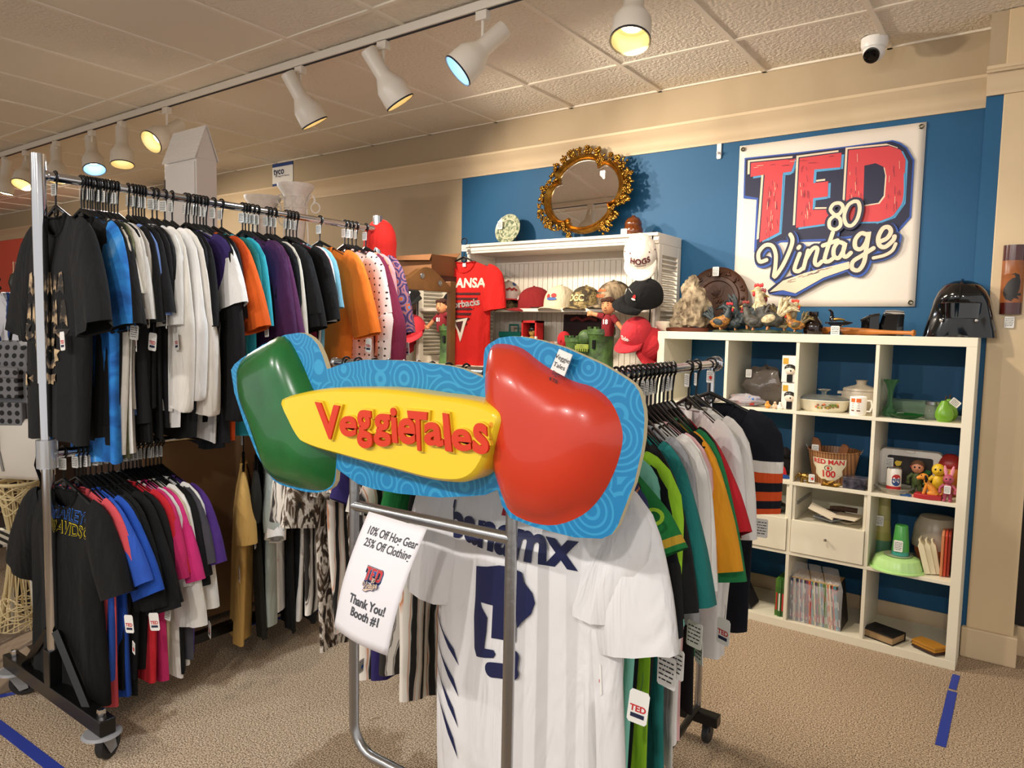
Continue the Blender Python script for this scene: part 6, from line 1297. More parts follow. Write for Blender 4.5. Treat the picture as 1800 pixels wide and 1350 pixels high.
cap(V((-2.66, .235, SZ+.062)), 'white cap with red brim and flag pattern stacked on a camouflage cap', whitec, cloth('B0242A'), s=1.1, R=rotz(.75), blobs=[(-.2+.18*k, .45+.06*(k % 2), .12, .06, 0) for k in range(5)]+[(.5, .75, .2, .1, 2)])
cap(V((-2.44, .235, SZ+.012)), 'maroon cap with a white hog emblem, second from the left on the shelf', mar, R=rotz(-.75) @ rotx(.08), s=1.18, blobs=[(0, .45, .25, .10, 1), (.15, .5, .1, .06, 0)])
cap(V((-2.245, .23, SZ+.008)), 'tan cap with a round fishing club emblem in the middle of the shelf', tancap, R=rotz(.05), s=1.25, blobs=[(-.25, .45, .12, .09, 0), (.15, .48, .18, .09, 0), (.02, .33, .35, .06, 2)], tz=.03)
cap(V((-2.06, .23, SZ+.008)), 'brown camouflage cap with three large cream letters', camo2, R=rotz(-.05), s=1.2, text=[('DCC', .0, .045)], tcol=mat('emb_cream', 'D6C08A', .7), tz=.03)
cap(V((-1.87, .25, SZ+.035)), 'tall bark camouflage cap with orange lettering', bark, R=rotz(-.35) @ rotx(.12), s=1.22, text=[('Mathews', .028, .021), ('VALLEY', .0, .021)], tcol=mat('emb_orange', 'D8622A', .7), tz=.035)
cap(V((-1.735, .28, SZ+.008)), 'grey and black trucker cap at the right end of the shelf', blackc, mesh=mat('grey_mesh', '9A9890', .8), R=rotz(-1.3), s=1.15)
# caps hung one under another from a strap at the right corner of the cabinet
def dirR(up, brimdir):
    z = V(up).normalized(); y = -(V(brimdir)-z*V(brimdir).dot(z)).normalized(); x = y.cross(z); return M4((x, y, z)).transposed()
HN = 'caps hanging from the cabinet corner'
cap(V((-1.60, .02, 1.885)), 'white cap with maroon dots and maroon lettering hanging over the cabinet corner', whitec, R=dirR((.28, -.72, .62), (.32, -.55, -1)), s=1.12, text=[('HOGS', .0, .042), ('ARKANSAS', -.013, .012)], tcol=mat('emb_maroon', '5E1A22', .7), dots=True, tz=.034)
cap(V((-1.56, .0, 1.64)), 'black cap with a small orange motorcycle badge hanging below the white cap', blackc, R=dirR((.35, -.55, .8), (-.9, -.35, -.8)), s=1.12, blobs=[(-.5, .45, .18, .06, 1), (.55, .5, .1, .12, 0), (.55, .42, .14, .04, 1)], tag_=((.0, -.085, .085), 0, .6))
cap(V((-1.60, .01, 1.44)), 'red cap with white script hanging above the other red cap', redc, R=dirR((.1, -.6, .85), (-.35, -.4, -1)), s=1.0, text=[('Side', .0, .034)], tcol=mat('emb_white2', 'E8E2DA', .7), tz=.03, tag_=((.01, -.095, .05), 0, .4))
cap(V((-1.555, .06, 1.385)), 'second red cap hanging behind and below the first one', cloth('B8262E'), R=dirR((.7, -.2, .5), (-.35, -.2, -1.1)), s=1.0)
b = B(); b.tube([(-1.56, .085, 2.02), (-1.56, .075, 1.8), (-1.558, .08, 1.6), (-1.56, .08, 1.38)], .004, 6); b.tube([(-1.56, .085, 2.02), (-1.56, .12, 2.022)], .004, 6)
tag(b.obj('hanging_cord', blackc), 'thin black cord hooked over the cabinet corner, carrying the hanging caps', 'cord')
# ---------------------------------------------------------------- red t-shirt on the cabinet corner
def hawks(c, o):
    b = B(); b.text('ARKANSAS', (0, 0, -.30), (1, 0, 0), (0, 0, 1), .085, 0, .035)
    tri = lambda z0, z1: [(-(.14*(1-(z0))), -.335-.30*z0), (.14*(1-z0), -.335-.30*z0), (.14*(1-z1), -.335-.30*z1), (-(.14*(1-z1)), -.335-.30*z1)]
    for k in range(7): b.poly([(x, 0, z) for x, z in tri(k*.11, k*.11+.05)], 1)
    b.text('Razorbacks', (0, -.0012, -.43), (1, 0, .12), (-.12, 0, 1), .062, 2, .025)
    b.poly([(-.06, -.001, -.52), (.05, -.001, -.50), (.03, -.001, -.56), (.0, -.001, -.66), (-.02, -.001, -.58)], 0); b.poly([(-.035, -.0015, -.53), (.02, -.0015, -.52), (.0, -.0015, -.6)], 1)
    on_cloth(c, b); b.obj('chest_print', [mat('shirt_print_cream', 'E6DCCB', .7), mat('shirt_print_dark', '4A1216', .7), mat('shirt_print_grey', 'B8AEA8', .7)], o, recalc=False)
c = Cloth(seed=77, L=.80, sh=.21, hem=.20, d=.02, amp=.012, tip=(.245, -.44)); o = c.build('t_shirt', [cloth('D8231E')], nq=20, nt=22)
o.location = (-2.885, .045, 2.03); o.rotation_euler.z = .18; tag(o, 'bright red t-shirt with cream lettering hanging at the left corner of the white cabinet', 't-shirt'); hawks(c, o)
b = B(); q = c.at(0, 0, False); b.prism([V((x, q.y-.006, q.z+z)) for x, z in ((-.012, 0), (.012, 0), (.012, -.025), (-.012, -.025))], (0, .002, 0)); b.obj('neck_label', PAPER, o)
hanger((-2.885, .045, 2.03), .18, 'black plastic hanger hooked on the left corner of the white cabinet', None)
# ---------------------------------------------------------------- lower cabinet shelf
LS = 1.22
def at2(px, Y, z=LS): p = PY(px, 600, Y); return V((p.x, Y, z))
e = empty('toy_case', at2(903, .28, LS+.0), 'small teal plastic carrying case with a handle on the lower cabinet shelf', 'case')
b = B(); b.bb((-.085, -.05, 0), (.085, .05, .19)); b.bb((-.09, -.052, .19), (.09, .052, .225)); b.obj('case_body', mat('teal_plastic', '1F7A6E', .35), e, smooth=0, bevel=.006); b = B(); b.tube([(-.035, 0, .225), (-.035, 0, .27), (.035, 0, .27), (.035, 0, .225)], .007, 8); b.obj('handle', _mc['teal_plastic'], e)
e = empty('boxed_figurine', at2(936, .20), 'red and white window box holding a golden sports figurine', 'box')
b = B(); 
for x in (-.058, .046): b.bb((x, -.045, 0), (x+.012, .045, .30), 0)
b.bb((-.058, -.045, .285), (.058, .045, .30), 0); b.bb((-.058, .035, 0), (.058, .045, .3), 2); b.bb((-.058, -.045, 0), (.058, .045, .1), 1); b.bb((-.0585, -.0455, .1), (-.046, -.03, .2), 1); b.bb((.046, -.0455, .1), (.0585, -.03, .2), 1)
b.obj('carton', [mat('carton_red', 'C22A2A', .4), mat('carton_white', 'E6E0D6', .4), mat('carton_dark', '2A201A', .5)], e, smooth=0, bevel=.001)
b = B(); b.tube([(0, 0, .1), (0, 0, .14), (0, 0, .185), (0, 0, .2)], [.03, .034, .03, .014], 14); b.ball((0, -.002, .228), (.024, .024, .029)); b.ball((-.035, -.01, .15), (.012, .014, .03)); b.ball((.035, -.01, .15), (.012, .014, .03)); b.obj('figurine', mat('gold_plastic', 'B8924A', .35), e)
b = B(); b.ball((0, .0, .243), (.026, .027, .02)); b.box((0, -.028, .238), (.03, .02, .004)); b.obj('figurine_cap', BLK, e)
b = B()
for x in (-.009, .009): b.ball((x, -.024, .232), .003)
b.obj('figurine_eyes', BLK, e)
e = empty('framed_poster', V((-2.165, .375, LS)), 'dark maroon music poster board standing against the beadboard back', 'poster')
b = B(); b.prism([(-.15, 0, 0), (.15, 0, 0), (.15, .012, .345), (-.15, .012, .345)], (0, .006, 0)); b.obj('board', mat('poster_dark', '2A1518', .5, noise=.4, nscale=10), e, smooth=0)
b = B(); b.ribbon([(-.08, -.005, .31), (-.04, -.005, .325), (0, -.005, .305), (.05, -.005, .325), (.1, -.005, .31)], .018, (0, -1, 0)); b.ribbon([(-.06, -.005, .12), (-.03, -.005, .2), (.02, -.005, .24), (.08, -.005, .2), (.1, -.005, .13)], .008, (0, -1, 0)); b.ball((.02, -.005, .18), (.04, .003, .05))
b.obj('poster_print', mat('poster_red', '7A2A26', .5), e, smooth=0)
def plush(name, loc, label, body, headc, pose, s=1, hair=None, face=True, text=None):
    e = empty(name, loc, label, 'doll')
    b = B(); b.tube([(0, 0, .0), (0, 0, .05), (0, 0, .10), (0, 0, .135)], [.035, .042, .04, .018], 14); b.obj('torso', body, e)
    b = B(); b.ball((0, -.004, .185), (.043, .042, .052), seg=20, n=12); b.ball((0, -.046, .178), .007); b.tube([(0, 0, .13), (0, 0, .15)], .016)
    for sd in (-1, 1): b.ball((sd*.043, 0, .18), (.007, .008, .012))
    b.obj('head', headc, e, 60)
    if face:
        b = B()
        for sd in (-1, 1): b.ball((sd*.016, -.041, .19), (.0045, .002, .005)); b.tube([(sd*.008, -.042, .2), (sd*.016, -.043, .204), (sd*.024, -.04, .2)], .0018, 6)
        b.tube([(-.012, -.042, .162), (0, -.045, .159), (.012, -.042, .162)], .0018, 6); b.obj('facial_features', mat('face_brown', '3A1C12', .7), e)
    if hair:
        b = B(); b.ball((0, .006, .205), (.047, .045, .042)); 
        for k in range(9): a = -1.2+k*.3; b.ball((.04*sin(a), -.032*cos(a)-.004, .224-.004*(k % 2)), (.012, .01, .012), 0, 8, 6)
        b.obj('hair', hair, e, 60)
    for sd, P in zip((-1, 1), pose):
        b = B(); b.tube([P[0], P[1]], [.022, .018], 10); b.obj('sleeve', body, e); b = B(); b.tube([P[1], P[2]], [.015, .013], 10); b.ball(P[2], (.018, .016, .018))
        for k in range(4): b.ball(V(P[2])+V(((P[2][0]-P[1][0])*.35, -.006, -.012+.008*k)), (.008, .007, .005), 0, 7, 5)
        b.obj('hand', headc, e)
    if text: b = B(); b.text(text, (0, -.0425, .075), (1, 0, 0), (0, 0, 1), .04, 0, .03); b.obj('shirt_number', PAPER, e, smooth=0)
    e.scale = (s, s, s); return e
plush('plush_toy', at2(992, .19), 'small red plush toy with white paws lifted, in front of the poster board', cloth('B8242A'), cloth('B02028'), [((-.03, 0, .11), (-.055, -.01, .1), (-.075, -.02, .1)), ((.03, 0, .11), (.055, -.01, .12), (.07, -.02, .15))], 1.0, face=False)
b = B(); r = random.Random(4)
for k in range(5): b.lathe([(0, 0), (.014, 0), (.02, .03), (.012, .07), (.016, .1), (0, .1)], (-.07+.035*k, r.uniform(-.02, .02), 0), 12, mi=k % 2)
thing('glass_trinkets', [mat('glass_pink', 'E0A08A', .1, trans=.5), mat('glass_clear', 'E9E2DA', .08, trans=.6)], at2(972, .26, LS), 'cluster of small pink and clear glass trinkets left of the red plush toy', 'trinkets', b); bpy.data.objects['glass_trinkets'].scale = (1, 1, 1.7)
# green toy castle
def castle():
    e = empty('toy_castle', at2(1040, .08), 'mottled green plastic toy castle with two round towers on the lower cabinet shelf', 'toy castle')
    gm = mat('castle_green', '4A6A32', .5, col2='2A3A20', nscale=16, bump=1, bscale=45); g2 = mat('castle_light_green', '8A9A3A', .5, noise=.4, nscale=20)
    def tower(x, y, r, h, m=gm, name='tower'):
        b = B(); b.lathe([(0, 0), (r*1.08, 0), (r, .02), (r*.95, h*.6), (r, h*.85), (r*1.1, h*.88), (r*1.1, h), (r*.9, h), (r*.88, h-.01), (0, h-.012)], (x, y, 0), 22)
        for k in range(8): a = 2*pi*k/8; b.box((x+r*cos(a), y+r*sin(a), h+.006), (.014, .014, .014), rot=rotz(a))
        return b.obj(name, m, e, 40)
    tower(.06, 0, .072, .255); tower(-.105, -.01, .052, .20)
    b = B(); b.bb((-.11, -.03, 0), (.06, .06, .16)); b.obj('wall', gm, e, smooth=0, bevel=.006)
    b = B(); b.ball((-.03, -.02, .20), (.045, .035, .05), seg=18, n=12); b.obj('dome', gm, e, 60)
    b = B(); b.bb((-.075, -.06, .135), (.012, -.02, .155)); b.bb((-.07, -.055, .155), (.008, -.02, .163))
    for k in range(6): b.box((-.065+.014*k, -.058, .128), (.008, .01, .016))
    b.obj('balcony', g2, e, smooth=0, bevel=.002)
    b = B(); b.prism([(x, -.034, z) for x, z in ((-.065, 0), (.0, 0), (.0, .06), (-.012, .085), (-.032, .095), (-.052, .085), (-.065, .06))], (0, .01, 0)); b.bb((.045, -.078, .14), (.062, -.06, .19)); b.obj('openings', BLK, e, smooth=0)
    e.scale = (1.06, 1, 1)
castle()
plush('sports_doll', at2(1068, .055, LS+.215), 'cloth doll with brown hair and a maroon shirt numbered 18 sitting on the toy castle', cloth('7A1A22'), mat('doll_skin_cloth', 'C98A5E', .8), [((-.03, 0, .12), (-.07, -.01, .13), (-.115, -.02, .14)), ((.03, 0, .12), (.07, -.01, .085), (.125, -.02, .03))], .92, hair=mat('doll_hair', '3E2012', .9, bump=1, bscale=90), text='18')
b = B(); b.lathe([(0, 0), (.03, 0), (.05, .02), (.06, .055), (.057, .055), (.045, .02), (0, .01)], seg=28); thing('white_bowl', ceram, V((-1.478, .12, 1.47)), 'small white bowl at the left end of the cube shelf top', 'bowl', b)
# ---------------------------------------------------------------- free-standing wooden mirror
def cheval():
    MX, Y0_, Y1_ = -2.45, -1.03, -.568
    e = empty('floor_mirror', (MX, (Y0_+Y1_)/2, 0), 'pine-framed floor mirror with metal studs standing between the tall rack and white cabinet', 'mirror'); cy = (Y0_+Y1_)/2
    pine = mat('pine_wood', '94602E', .45, noise=.3, nscale=8, bump=.1, bscale=40)
    for y in (Y0_+.0225, Y1_-.0425+.02): b = B(); b.bb((-.02, y-cy-.0225, .02), (.02, y-cy+.0225, 1.72)); b.obj('stile', pine, e, smooth=0, bevel=.004)
    pts = [(-.21, 1.66)]+[(yy, 1.735+.05*cos(pi*yy/.23)**1) for yy in (x*.0231 for x in range(-9, 10))]+[(.21, 1.66)]
    b = B(); b.prism([(-.018, y, z) for y, z in pts], (.036, 0, 0)); b.obj('top_rail', pine, e, smooth=0, bevel=.003)
    b = B(); b.bb((-.018, -.21, .18), (.018, .21, .26)); b.obj('bottom_rail', pine, e, smooth=0, bevel=.003)
    b = B(); b.bb((-.004, -.19, .25), (.006, .19, 1.675)); b.obj('mirror_glass', [_mc['mirror_glass']], e, smooth=0)
    for y, z in ((-.04, 1.735), (.10, 1.705)): b = B(); b.ball((.019, y, z), (.006, .016, .016)); b.obj('stud', STEEL, e)
    for y in (-.2, .2): b = B(); b.prism([(x, y-.02, z) for x, z in ((-.22, 0), (-.22, .03), (-.03, .1), (.03, .1), (.22, .03), (.22, 0))], (0, .04, 0)); b.obj('foot', pine, e, smooth=0, bevel=.003)
cheval()
# ---------------------------------------------------------------- things behind the tall rack
brownm = mat('brown_stained_board', '94704A', .5, noise=.3, nscale=3)
b = B(); e = empty('wooden_cabinet', (-3.27, -1.45, 0), 'tall brown stained wooden cabinet standing behind the tall clothes rack', 'cabinet')
b.bb((-.26, -.6, .02), (.26, .6, 1.55)); b.obj('carcass', mat('dark_brown_board', '3A2416', .5, noise=.2, nscale=3), e, smooth=0)
b = B(); b.bb((.26, -.59, .03), (.272, .59, .93)); b.obj('lower_panel', brownm, e, smooth=0, bevel=.002)
b = B(); b.bb((.26, -.59, .945), (.272, .59, 1.54)); b.obj('upper_panel', brownm, e, smooth=0, bevel=.002)
def tower_():
    yF = -1.5; XL = PY(289, 280, yF).x; XR = PY(345, 278, yF).x; zE = PY(345, 276, yF).z; yb = PX(381, 296, XR).y; pk = PX(360, 222, XR); ym = (yF+yb)/2
    e = empty('tower_cabinet', ((XL+XR)/2, ym, 0), 'tall narrow white wooden tower with a clapboard gable roof rising behind the tall rack', 'tower'); O = V(((XL+XR)/2, ym, 0)); tw = mat('tower_white', 'D9D2CA', .55)
    b = B(); b.bb(V((XL, yF, 0))-O, V((XR, yb, zE))-O); b.obj('body', tw, e, smooth=0, bevel=.002)
    b = B(); zp = pk.z; b.prism([V((XL, yF, zE))-O, V((XL, yb, zE))-O, V((XL, ym, zp))-O], (XR-XL, 0, 0)); o = b.obj('gable', tw, e, smooth=0)
    b = B(); n = 9
    for s, y0 in ((1, yF), (-1, yb)):
        for k in range(n):
            a = V((XL-.006, lerp(y0-.008*s, ym, k/n), lerp(zE-.01, zp, k/n)+.004)); c = V((XL-.006, lerp(y0-.008*s, ym, (k+1.1)/n), lerp(zE-.01, zp, (k+1.1)/n)+.0)); b.prism([a-O, c-O, c-O+V((XR-XL+.012, 0, 0)), a-O+V((XR-XL+.012, 0, 0))], (0, -.004*s, .006))
    b.obj('clapboard_roof', tw, e, smooth=0)
    b = B(); b.bb(V((XL+.015, yF-.006, .1))-O, V((XR-.012, yF, zE-.02))-O); d = b.obj('door', tw, e, smooth=0, bevel=.001)
    b = B(); b.bb(V((XL+.008, yF-.009, zE-.14))-O, V((XL+.018, yF-.004, zE-.09))-O); b.obj('hinge', mat('old_hinge', '6A625A', .5, 1), d, smooth=0)
tower_()
def urn(px, py, Y, s, label):
    T_ = PY(px, py, Y); e = empty('garden_urn', (T_.x, Y, 0), label, 'urn', 'white metal urns'); m = mat('distressed_white_iron', 'EAE6DE', .6, noise=.12, nscale=30); H = T_.z
    b = B(); b.lathe([(0, -.36), (.04, -.36), (.052, -.30), (.06, -.2), (.063, -.14), (.065, -.135), (.068, -.08), (.082, -.05), (.104, -.02), (.108, -.012), (.11, 0), (.10, -.004), (.062, -.08), (.055, -.2), (0, -.3)], (0, 0, H), 36); b.obj('bowl', m, e)
    b = B()
    for z in (-.075, -.14): b.tube([(.069*cos(a), .069*sin(a), H+z) for a in (2*pi*i/30 for i in range(30))], .004, 6, closed=True)
    for k in range(6):
        a0 = 2*pi*k/6-1.9
        for q0, q1 in ((-.13, -.08), (-.08, -.13)): b.tube([(.069*cos(a0-.25), .069*sin(a0-.25), H+q0), (.07*cos(a0), .07*sin(a0), H+(q0+q1)/2), (.069*cos(a0+.25), .069*sin(a0+.25), H+q1)], .003, 6)
    b.obj('band_ornament', m, e)
    for s2 in (-1, 1):
        dx, dy = .809*s2, .587*s2
        b = B(); b.tube([(dx*r, dy*r, H+z) for r, z in ((.062, -.16), (.068, -.10), (.088, -.055), (.108, -.065), (.114, -.09), (.108, -.11))], .006, 8); o = b.obj('handle', m, e)
        b = B(); b.tube([(dx*(.118+.026*cos(a)), dy*(.118+.026*cos(a)), H-.135+.03*sin(a)) for a in (2*pi*i/20 for i in range(20))], .0045, 6, closed=True); b.obj('ring', m, o)
    b = B()
    for k in range(4): a = 2*pi*k/4+.5; b.tube([(.065*cos(a), .065*sin(a), H-.1), (.085*cos(a), .085*sin(a), H-.45), (.10*cos(a), .10*sin(a), .9), (.15*cos(a), .15*sin(a), .005)], .006, 6)
    for z in (H-.37, 1.2, .5): b.tube([(.087*cos(a), .087*sin(a), z) for a in (2*pi*i/24 for i in range(24))], .004, 6, closed=True)
    b.obj('stand', m, e); return e
urn(520, 325, -.85, 1, 'taller white distressed metal urn with ring handles, under the alarm sign'); urn(462, 346, -.95, 1, 'lower white distressed metal urn left of the taller one, partly behind the rack rail')
# red beanie at the far end of the tall rack
e = empty('knit_beanie', (-2.60, -.975, 1.985), 'bright red knitted beanie pulled over the far top end of the tall rack', 'hat')
b = B(); m = mat('red_knit', 'D8261C', .9); n = 60
pr = [(.085, -.21), (.09, -.19), (.091, -.15), (.088, -.145), (.088, -.08), (.078, -.03), (.055, .012), (.03, .03), (.004, .034)]
b.lathe(pr, (0, 0, 0), n, wob=lambda a, k: .014*sin(a*20), sy=.95, cap=False); b.obj('knit_body', m, e, 60); e.rotation_euler = (.25, .35, 0)
# cardboard box on a tall brown shelf post
e = empty('cardboard_box', (-2.95, -.17, 1.80), 'open brown cardboard box high up behind the pine floor mirror', 'box'); cb = mat('cardboard', '8A5E3A', .8, bump=.2, bscale=60)
b = B(); b.bb((-.30, -.03, 0), (.0, .22, .13)); b.obj('carton', cb, e, smooth=0); b = B(); b.poly([(-.30, -.03, .13), (.0, -.03, .13), (.01, -.06, .09), (-.31, -.08, .10)]); b.poly([(-.3, .22, .13), (0, .22, .13), (0, .25, .16), (-.3, .25, .16)]); o = b.obj('flap', cb, e, smooth=0); o.modifiers.new('t', 'SOLIDIFY').thickness = .003
b = B(); b.bb((-3.3, -.22, 0), (-2.93, .10, 1.80)); thing('tall_cupboard', mat('dark_cupboard_wood', '3E2A1C', .5, noise=.2, nscale=4), V((0, 0, 0)), 'tall dark wooden cupboard under the cardboard box behind the floor mirror', 'cupboard', b, smooth=0, bevel=.004)
# ---------------------------------------------------------------- left edge of the picture
dkw = mat('dark_carved_wood', '2E1C12', .4, noise=.3, nscale=14)
def L3(px, py, D=3.5): return PD(px, py, D)
O = L3(5, 1000, 4.3); O.z = 0
e = empty('carved_chest', O, 'dark wooden chest of drawers with carved lower panel at the left edge', 'chest of drawers'); e.rotation_euler.z = .3
b = B(); b.bb((-.6, -.0, .15), (.28, .45, .86)); b.bb((-.63, -.02, .86), (.30, .47, .89))
for x in (-.56, .22): b.bb((x, 0, 0), (x+.05, .06, .15))
b.obj('carcass', dkw, e, smooth=0, bevel=.004)
for z0, z1 in ((.66, .84),):
    for x0 in (-.55, -.13): b = B(); b.bb((x0, -.012, z0), (x0+.37, 0, z1)); d = b.obj('drawer', mat('drawer_brown', '4A3020', .4), e, smooth=0, bevel=.006); b = B(); b.ball((x0+.185, -.02, (z0+z1)/2), .012); b.obj('knob', brass, d)
b = B(); r = random.Random(2)
for k in range(16): x, z, a = r.uniform(-.5, .2), r.uniform(.25, .58), r.uniform(0, 6); b.tube([(x+.05*cos(a+t)*t*.5, -.008, z+.05*sin(a+t)*t*.5) for t in (0, .6, 1.2, 1.8, 2.4)], [.006, .012, .012, .009, .003], 8)
b.obj('carved_scrolls', mat('carving_tan', '8A6A4A', .5), e)
e = empty('side_table', (L3(22, 1022, 4.0).x, L3(22, 1022, 4.0).y, 0), 'dark side table with square tapered legs at the left edge', 'table'); b = B()
b.bb((-.35, -.05, .66), (.12, .4, .70)); b.obj('table_top', dkw, e, smooth=0, bevel=.004)
for x, y in ((-.3, 0), (.06, 0), (-.3, .34), (.06, .34)): b = B(); b.rings([[(x+dx*w, y+dy*w, z) for dx, dy in ((-1, -1), (1, -1), (1, 1), (-1, 1))] for w, z in ((.014, 0), (.026, .66))]); b.obj('leg', dkw, e, smooth=0)
def wicker():
    c = PZ(32, 1119, 0); c = PZ(40, 1100, 0); e = empty('wicker_plant_stand', c, 'pale wicker hourglass plant stand beside the tall rack', 'plant stand'); m = mat('wicker', 'D8C494', .6); b = B(); r = random.Random(6)
    def R_(z): t = z/.70; return .055+.075*abs(t-.52)**1.5*2.2+.0
    def R_(z): t = z/.70; return lerp(.04, .10, (abs(t-.6)/.6)**1.3) if t < .6 else lerp(.04, .085, ((t-.6)/.4)**1.2)
    for k in range(26):
        a0 = 2*pi*k/26; tw = .9*(1 if k % 2 else -1); b.tube([(R_(z)*cos(a0+tw*z), R_(z)*sin(a0+tw*z), z) for z in (.70*i/12 for i in range(13))], .0035, 5)
    for k in range(16):
        z0 = r.choice((.02, .05, .09, .13, .58, .62, .66)); b.tube([(R_(max(.0, min(.7, z0+.03*sin(2*a+k))))*1.03*cos(a), R_(max(0, min(.7, z0+.03*sin(2*a+k))))*1.03*sin(a), max(.004, z0+.03*sin(2*a+k))) for a in (2*pi*i/24 for i in range(24))], .0035, 5, closed=True)
    b.obj('woven_canes', m, e); b = B(); b.tube([(R_(.70)*cos(a), R_(.70)*sin(a), .70) for a in (2*pi*i/30 for i in range(30))], .009, 8, closed=True); b.obj('rim', m, e)
wicker()
b = B(); c = PZ(55, 1146, 0); b.prism([(-.13, -.02, 0), (-.06, -.02, .03), (-.02, -.02, .12), (0, -.02, .45), (.05, -.02, .45), (.06, -.02, .1), (.06, -.02, 0)], (0, .04, 0)); b.bb((-.02, -.025, .45), (.30, .35, .48)); b.bb((.2, -.02, 0), (.24, .02, .45)); b.bb((-.0, .3, 0), (.04, .34, .45)); b.bb((.2, .3, 0), (.24, .34, .45))
thing('wooden_stool', dkw, V((-3.27, -2.36, 0)), 'dark wooden stool with a scroll foot between the wicker stand and the rack', 'stool', b, smooth=0, bevel=.003)
b = B(); b.bb((-3.9, -2.62, .0), (-3.0, -2.25, .006)); thing('floor_mat', mat('grey_brown_mat', '7A6A5A', .9, bump=.6, bscale=90), V((0, 0, 0)), 'thin grey-brown mat on the carpet under the wicker stand', 'mat', b, smooth=0)
# coat stand with the polka-dot backpack and the white bag
def backpack():
    c = L3(30, 680, 3.5); st = V((c.x-.05, c.y+.16, 0)); e = empty('coat_stand', st, 'black metal coat stand carrying the dotted backpack, mostly hidden', 'coat stand')
    b = B(); b.cyl((0, 0, 0), (0, 0, 1.5), .012); b.lathe([(0, 0), (.18, 0), (.18, .012), (0, .02)]); b.tube([(0, 0, 1.42), (0, -.08, 1.44), (0, -.12, 1.48)], .008, 8); b.tube([(0, 0, 1.02), (0, -.08, 1.04), (0, -.12, 1.08)], .008, 8); b.obj('frame', _mc['black_steel'], e)
    e = empty('dotted_backpack', (c.x, c.y, c.z), 'grey backpack with black polka dots hanging at the left of the tall rack', 'backpack'); m = ramp_mat('grey_cloth_with_black_dots', 'dots', [(0, '131315'), (.30, '131315'), (.33, '77777A'), (1, '77777A')], 26, .8, distort=.0)
    e.rotation_euler.z = .55; b = B()
    b.rings([[(x*w, y*d, z) for x, y in ((-1, -.6), (-.7, -1), (.7, -1), (1, -.6), (1, .8), (-1, .8))] for w, d, z in ((.12, .05, -.235), (.145, .065, -.21), (.15, .07, 0), (.145, .065, .12), (.10, .05, .2), (.05, .03, .225))]); b.obj('body', m, e, 25, bevel=.008)
    b = B(); b.box((.0, -.085, .02), (.17, .03, .13), rot=rotz(0)); b.box((0, -.10, .075), (.18, .012, .05)); b.box((0, -.085, -.12), (.2, .03, .11)); b.obj('pocket', m, e, smooth=0, bevel=.008)
    b = B(); b.tube([(-.03, 0, .21), (-.02, 0, .26), (.02, 0, .26), (.03, 0, .21)], .007, 8); b.tube([(.09, .04, .18), (.15, .05, .05), (.12, .05, -.18)], .012, 8, flat=.4); b.obj('strap', blackc, e)
    c2 = L3(32, 790, 3.45); e = empty('white_handbag', c2, 'cream white leather handbag hanging below the dotted backpack', 'handbag'); e.rotation_euler.z = .5
    wl = mat('cream_leather', 'D8D0C4', .45); b = B(); b.rings([[(x*w, y*d, z) for x, y in ((-1, -.7), (-.8, -1), (.8, -1), (1, -.7), (1, .8), (-1, .8))] for w, d, z in ((.15, .03, -.14), (.165, .045, -.12), (.16, .045, 0), (.14, .025, .13), (.13, .01, .15))]); b.obj('body', wl, e, 30, bevel=.005)
    b = B(); b.box((-.06, -.047, .0), (.012, .006, .2), rot=roty(-.2)); b.obj('zip', mat('zip_grey', '8A8682', .4), e, smooth=0)
    b = B(); b.tube([(.12, -.03, .1), (.2, -.05, .06), (.22, -.06, -.06), (.19, -.05, -.2), (.24, -.04, -.28)], .014, 8, flat=.3); b.obj('strap', wl, e); b = B(); b.tube([(.15, -.045, .02), (.2, -.05, -.1), (.17, -.05, -.16), (.13, -.045, -.06)], .012, 8, closed=True, flat=.3); b.obj('inner_strap', blackc, e)
backpack()
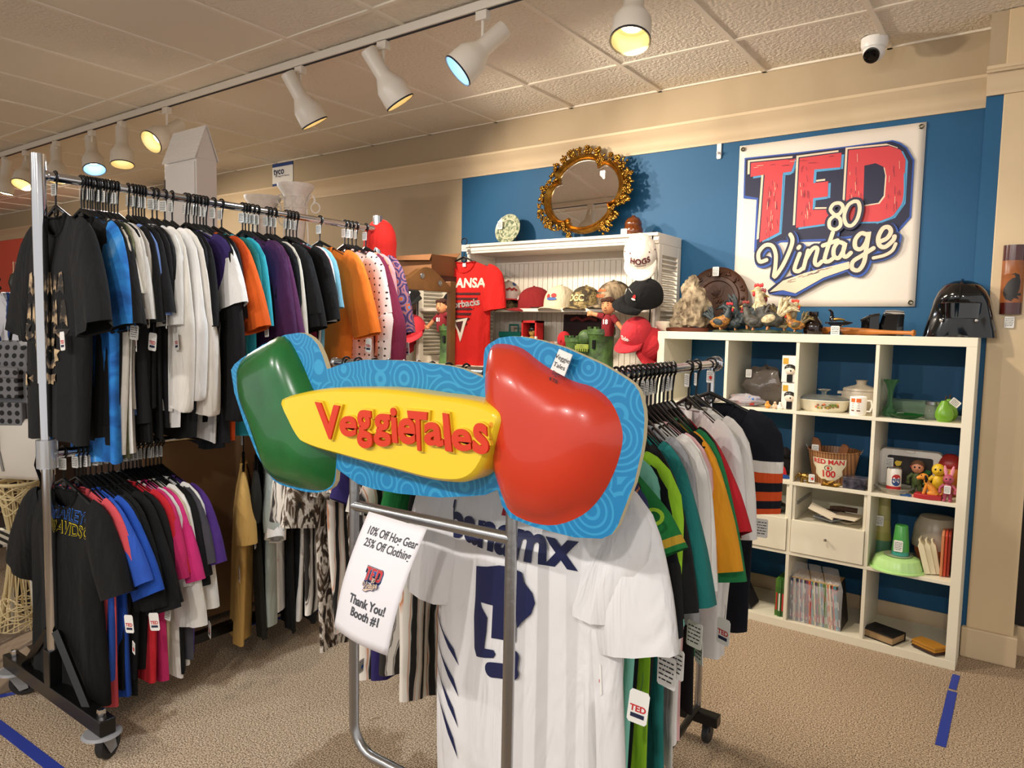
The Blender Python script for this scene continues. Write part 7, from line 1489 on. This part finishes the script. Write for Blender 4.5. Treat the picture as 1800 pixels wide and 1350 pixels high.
def left_shelf():
    c = L3(8, 560, 5.5); e = empty('metal_shelf', (c.x, c.y, 0), 'grey metal shelf unit crowded with small goods at the left edge', 'shelf'); m = mat('grey_metal', '8A9A96', .4, .6); e.rotation_euler.z = .4
    for x in (-.45, .28):
        for y in (0, .35): b = B(); b.cyl((x, y, 0), (x, y, 1.72), .011, seg=8); b.obj('post', m, e)
    for z in (.9, 1.30, 1.62): b = B(); b.bb((-.46, -.01, z), (.29, .36, z+.015)); b.obj('shelf_board', m, e, smooth=0)
    Rm = rotz(.4)
    def on(x, y, z): return V((c.x, c.y, 0))+Rm @ V((x, y, z))
    items = [('blue storage tin on the grey metal shelf, left of the rack', '2A5AA8', .08, .11, 1.315, -.05), ('red and white striped box on the grey metal shelf', 'B0302A', .05, .13, 1.315, .13), ('white jar on the grey metal shelf', 'D9D6CE', .05, .10, 1.315, -.2), ('pale blue tin on the middle metal shelf', '6A9AC8', .07, .10, .915, .05), ('brown box on the middle metal shelf', '6A4A32', .08, .12, .915, .18)]
    for k, (lab, col, w, h, z, x) in enumerate(items):
        b = B(); b.bb((-w/2, -w/2, 0), (w/2, w/2, h), 0); b.bb((-w/2-.002, -w/2-.002, h), (w/2+.002, w/2+.002, h+.01), 1); b.bb((-w/2-.001, -w/2-.001, h*.3), (w/2+.001, w/2+.001, h*.6), 1); thing('storage_tin', [mat('tin_'+col, col, .4), mat('tin_white', 'D8D8D2', .4)], on(x, .06, z), lab, 'tin', b, smooth=0, bevel=.002, rz=.4)
    dk = mat('dark_olive_glaze', '3E423A', .3); b = B(); b.lathe([(0, 0), (.06, 0), (.10, .04), (.115, .1), (.10, .16), (.05, .20), (.045, .21), (.045, .27), (.05, .275), (0, .27)], seg=32); o = thing('olive_vase', dk, on(.16, .05, 1.635), 'large dark olive round vase with a wide neck on the top metal shelf', 'vase', b)
    for k, (x, h, r_, col) in enumerate(((-.02, .34, .03, 'clear'), (-.16, .28, .035, 'clear'))):
        b = B(); b.lathe([(0, 0), (r_, 0), (r_, h*.55), (r_*.4, h*.72), (r_*.35, h), (0, h)], seg=20); thing('glass_bottle', glass, on(x, .25, 1.635), ('tall clear glass bottle behind the olive vase', 'shorter clear glass bottle at the left edge of the top shelf')[k], 'bottle', b)
    b = B(); blob(b, (0, 0, .06), (.11, .08, .06), 8, 0, 20, 12, .12); blob(b, (.02, 0, .12), (.07, .06, .05), 9); thing('dark_hat', mat('dark_felt', '26282A', .9), on(-.16, .02, 1.635), 'dark ruffled hat lying on the top metal shelf at the left edge', 'hat', b)
left_shelf()
pl = ramp_mat('white_cloth_with_blue_plaid', 'wave', [(.0, '23407A'), (.16, '23407A'), (.22, 'D8D8DC'), (.85, 'D8D8DC')], 6, .85, distort=3)
c = Cloth(seed=55, L=.55, sh=.12, chest=.13, hem=.13, tip=(.18, -.4), d=.03, amp=.02); o = c.build('plaid_shirt', [pl]); P = L3(36, 470, 3.75); o.location = P; o.rotation_euler.z = .9; tag(o, 'white and blue plaid shirt hanging from a hook left of the tall rack', 'shirt')
b = B(); b.cyl((0, 0, -P.z), (0, 0, .01), .012); b.tube([(0, 0, 0), (.06, -.03, .0), (.13, -.08, .02)], .012, 8); b.lathe([(0, -P.z), (.16, -P.z), (.16, -P.z+.012), (0, -P.z+.02)]); thing('hat_stand', _mc['black_steel'], P+V((0, 0.05, .0)), 'dark metal hat stand with a stub arm behind the black band t-shirt', 'stand', b)
b = B(); e = empty('striped_basket', V((L3(-4, 960, 3.3).x, L3(-4, 960, 3.3).y, 0)), 'white and black striped woven chair seat at the left edge', 'chair')
for k in range(10): b.box((0, -.1+.02*k, .47), (.30, .016, .012), k % 2)
b.obj('seat', [mat('stripe_white', 'DAD4C4', .7), mat('stripe_black', '1B1B1E', .7)], e, smooth=0)
for x, y in ((-.14, -.1), (.14, -.1), (-.14, .1), (.14, .1)): b = B(); b.tube([(x*.8, y*.8, .46), (x, y, 0)], .010, 6); b.obj('leg', _mc['stripe_white'], e)
e.name = 'woven_chair'
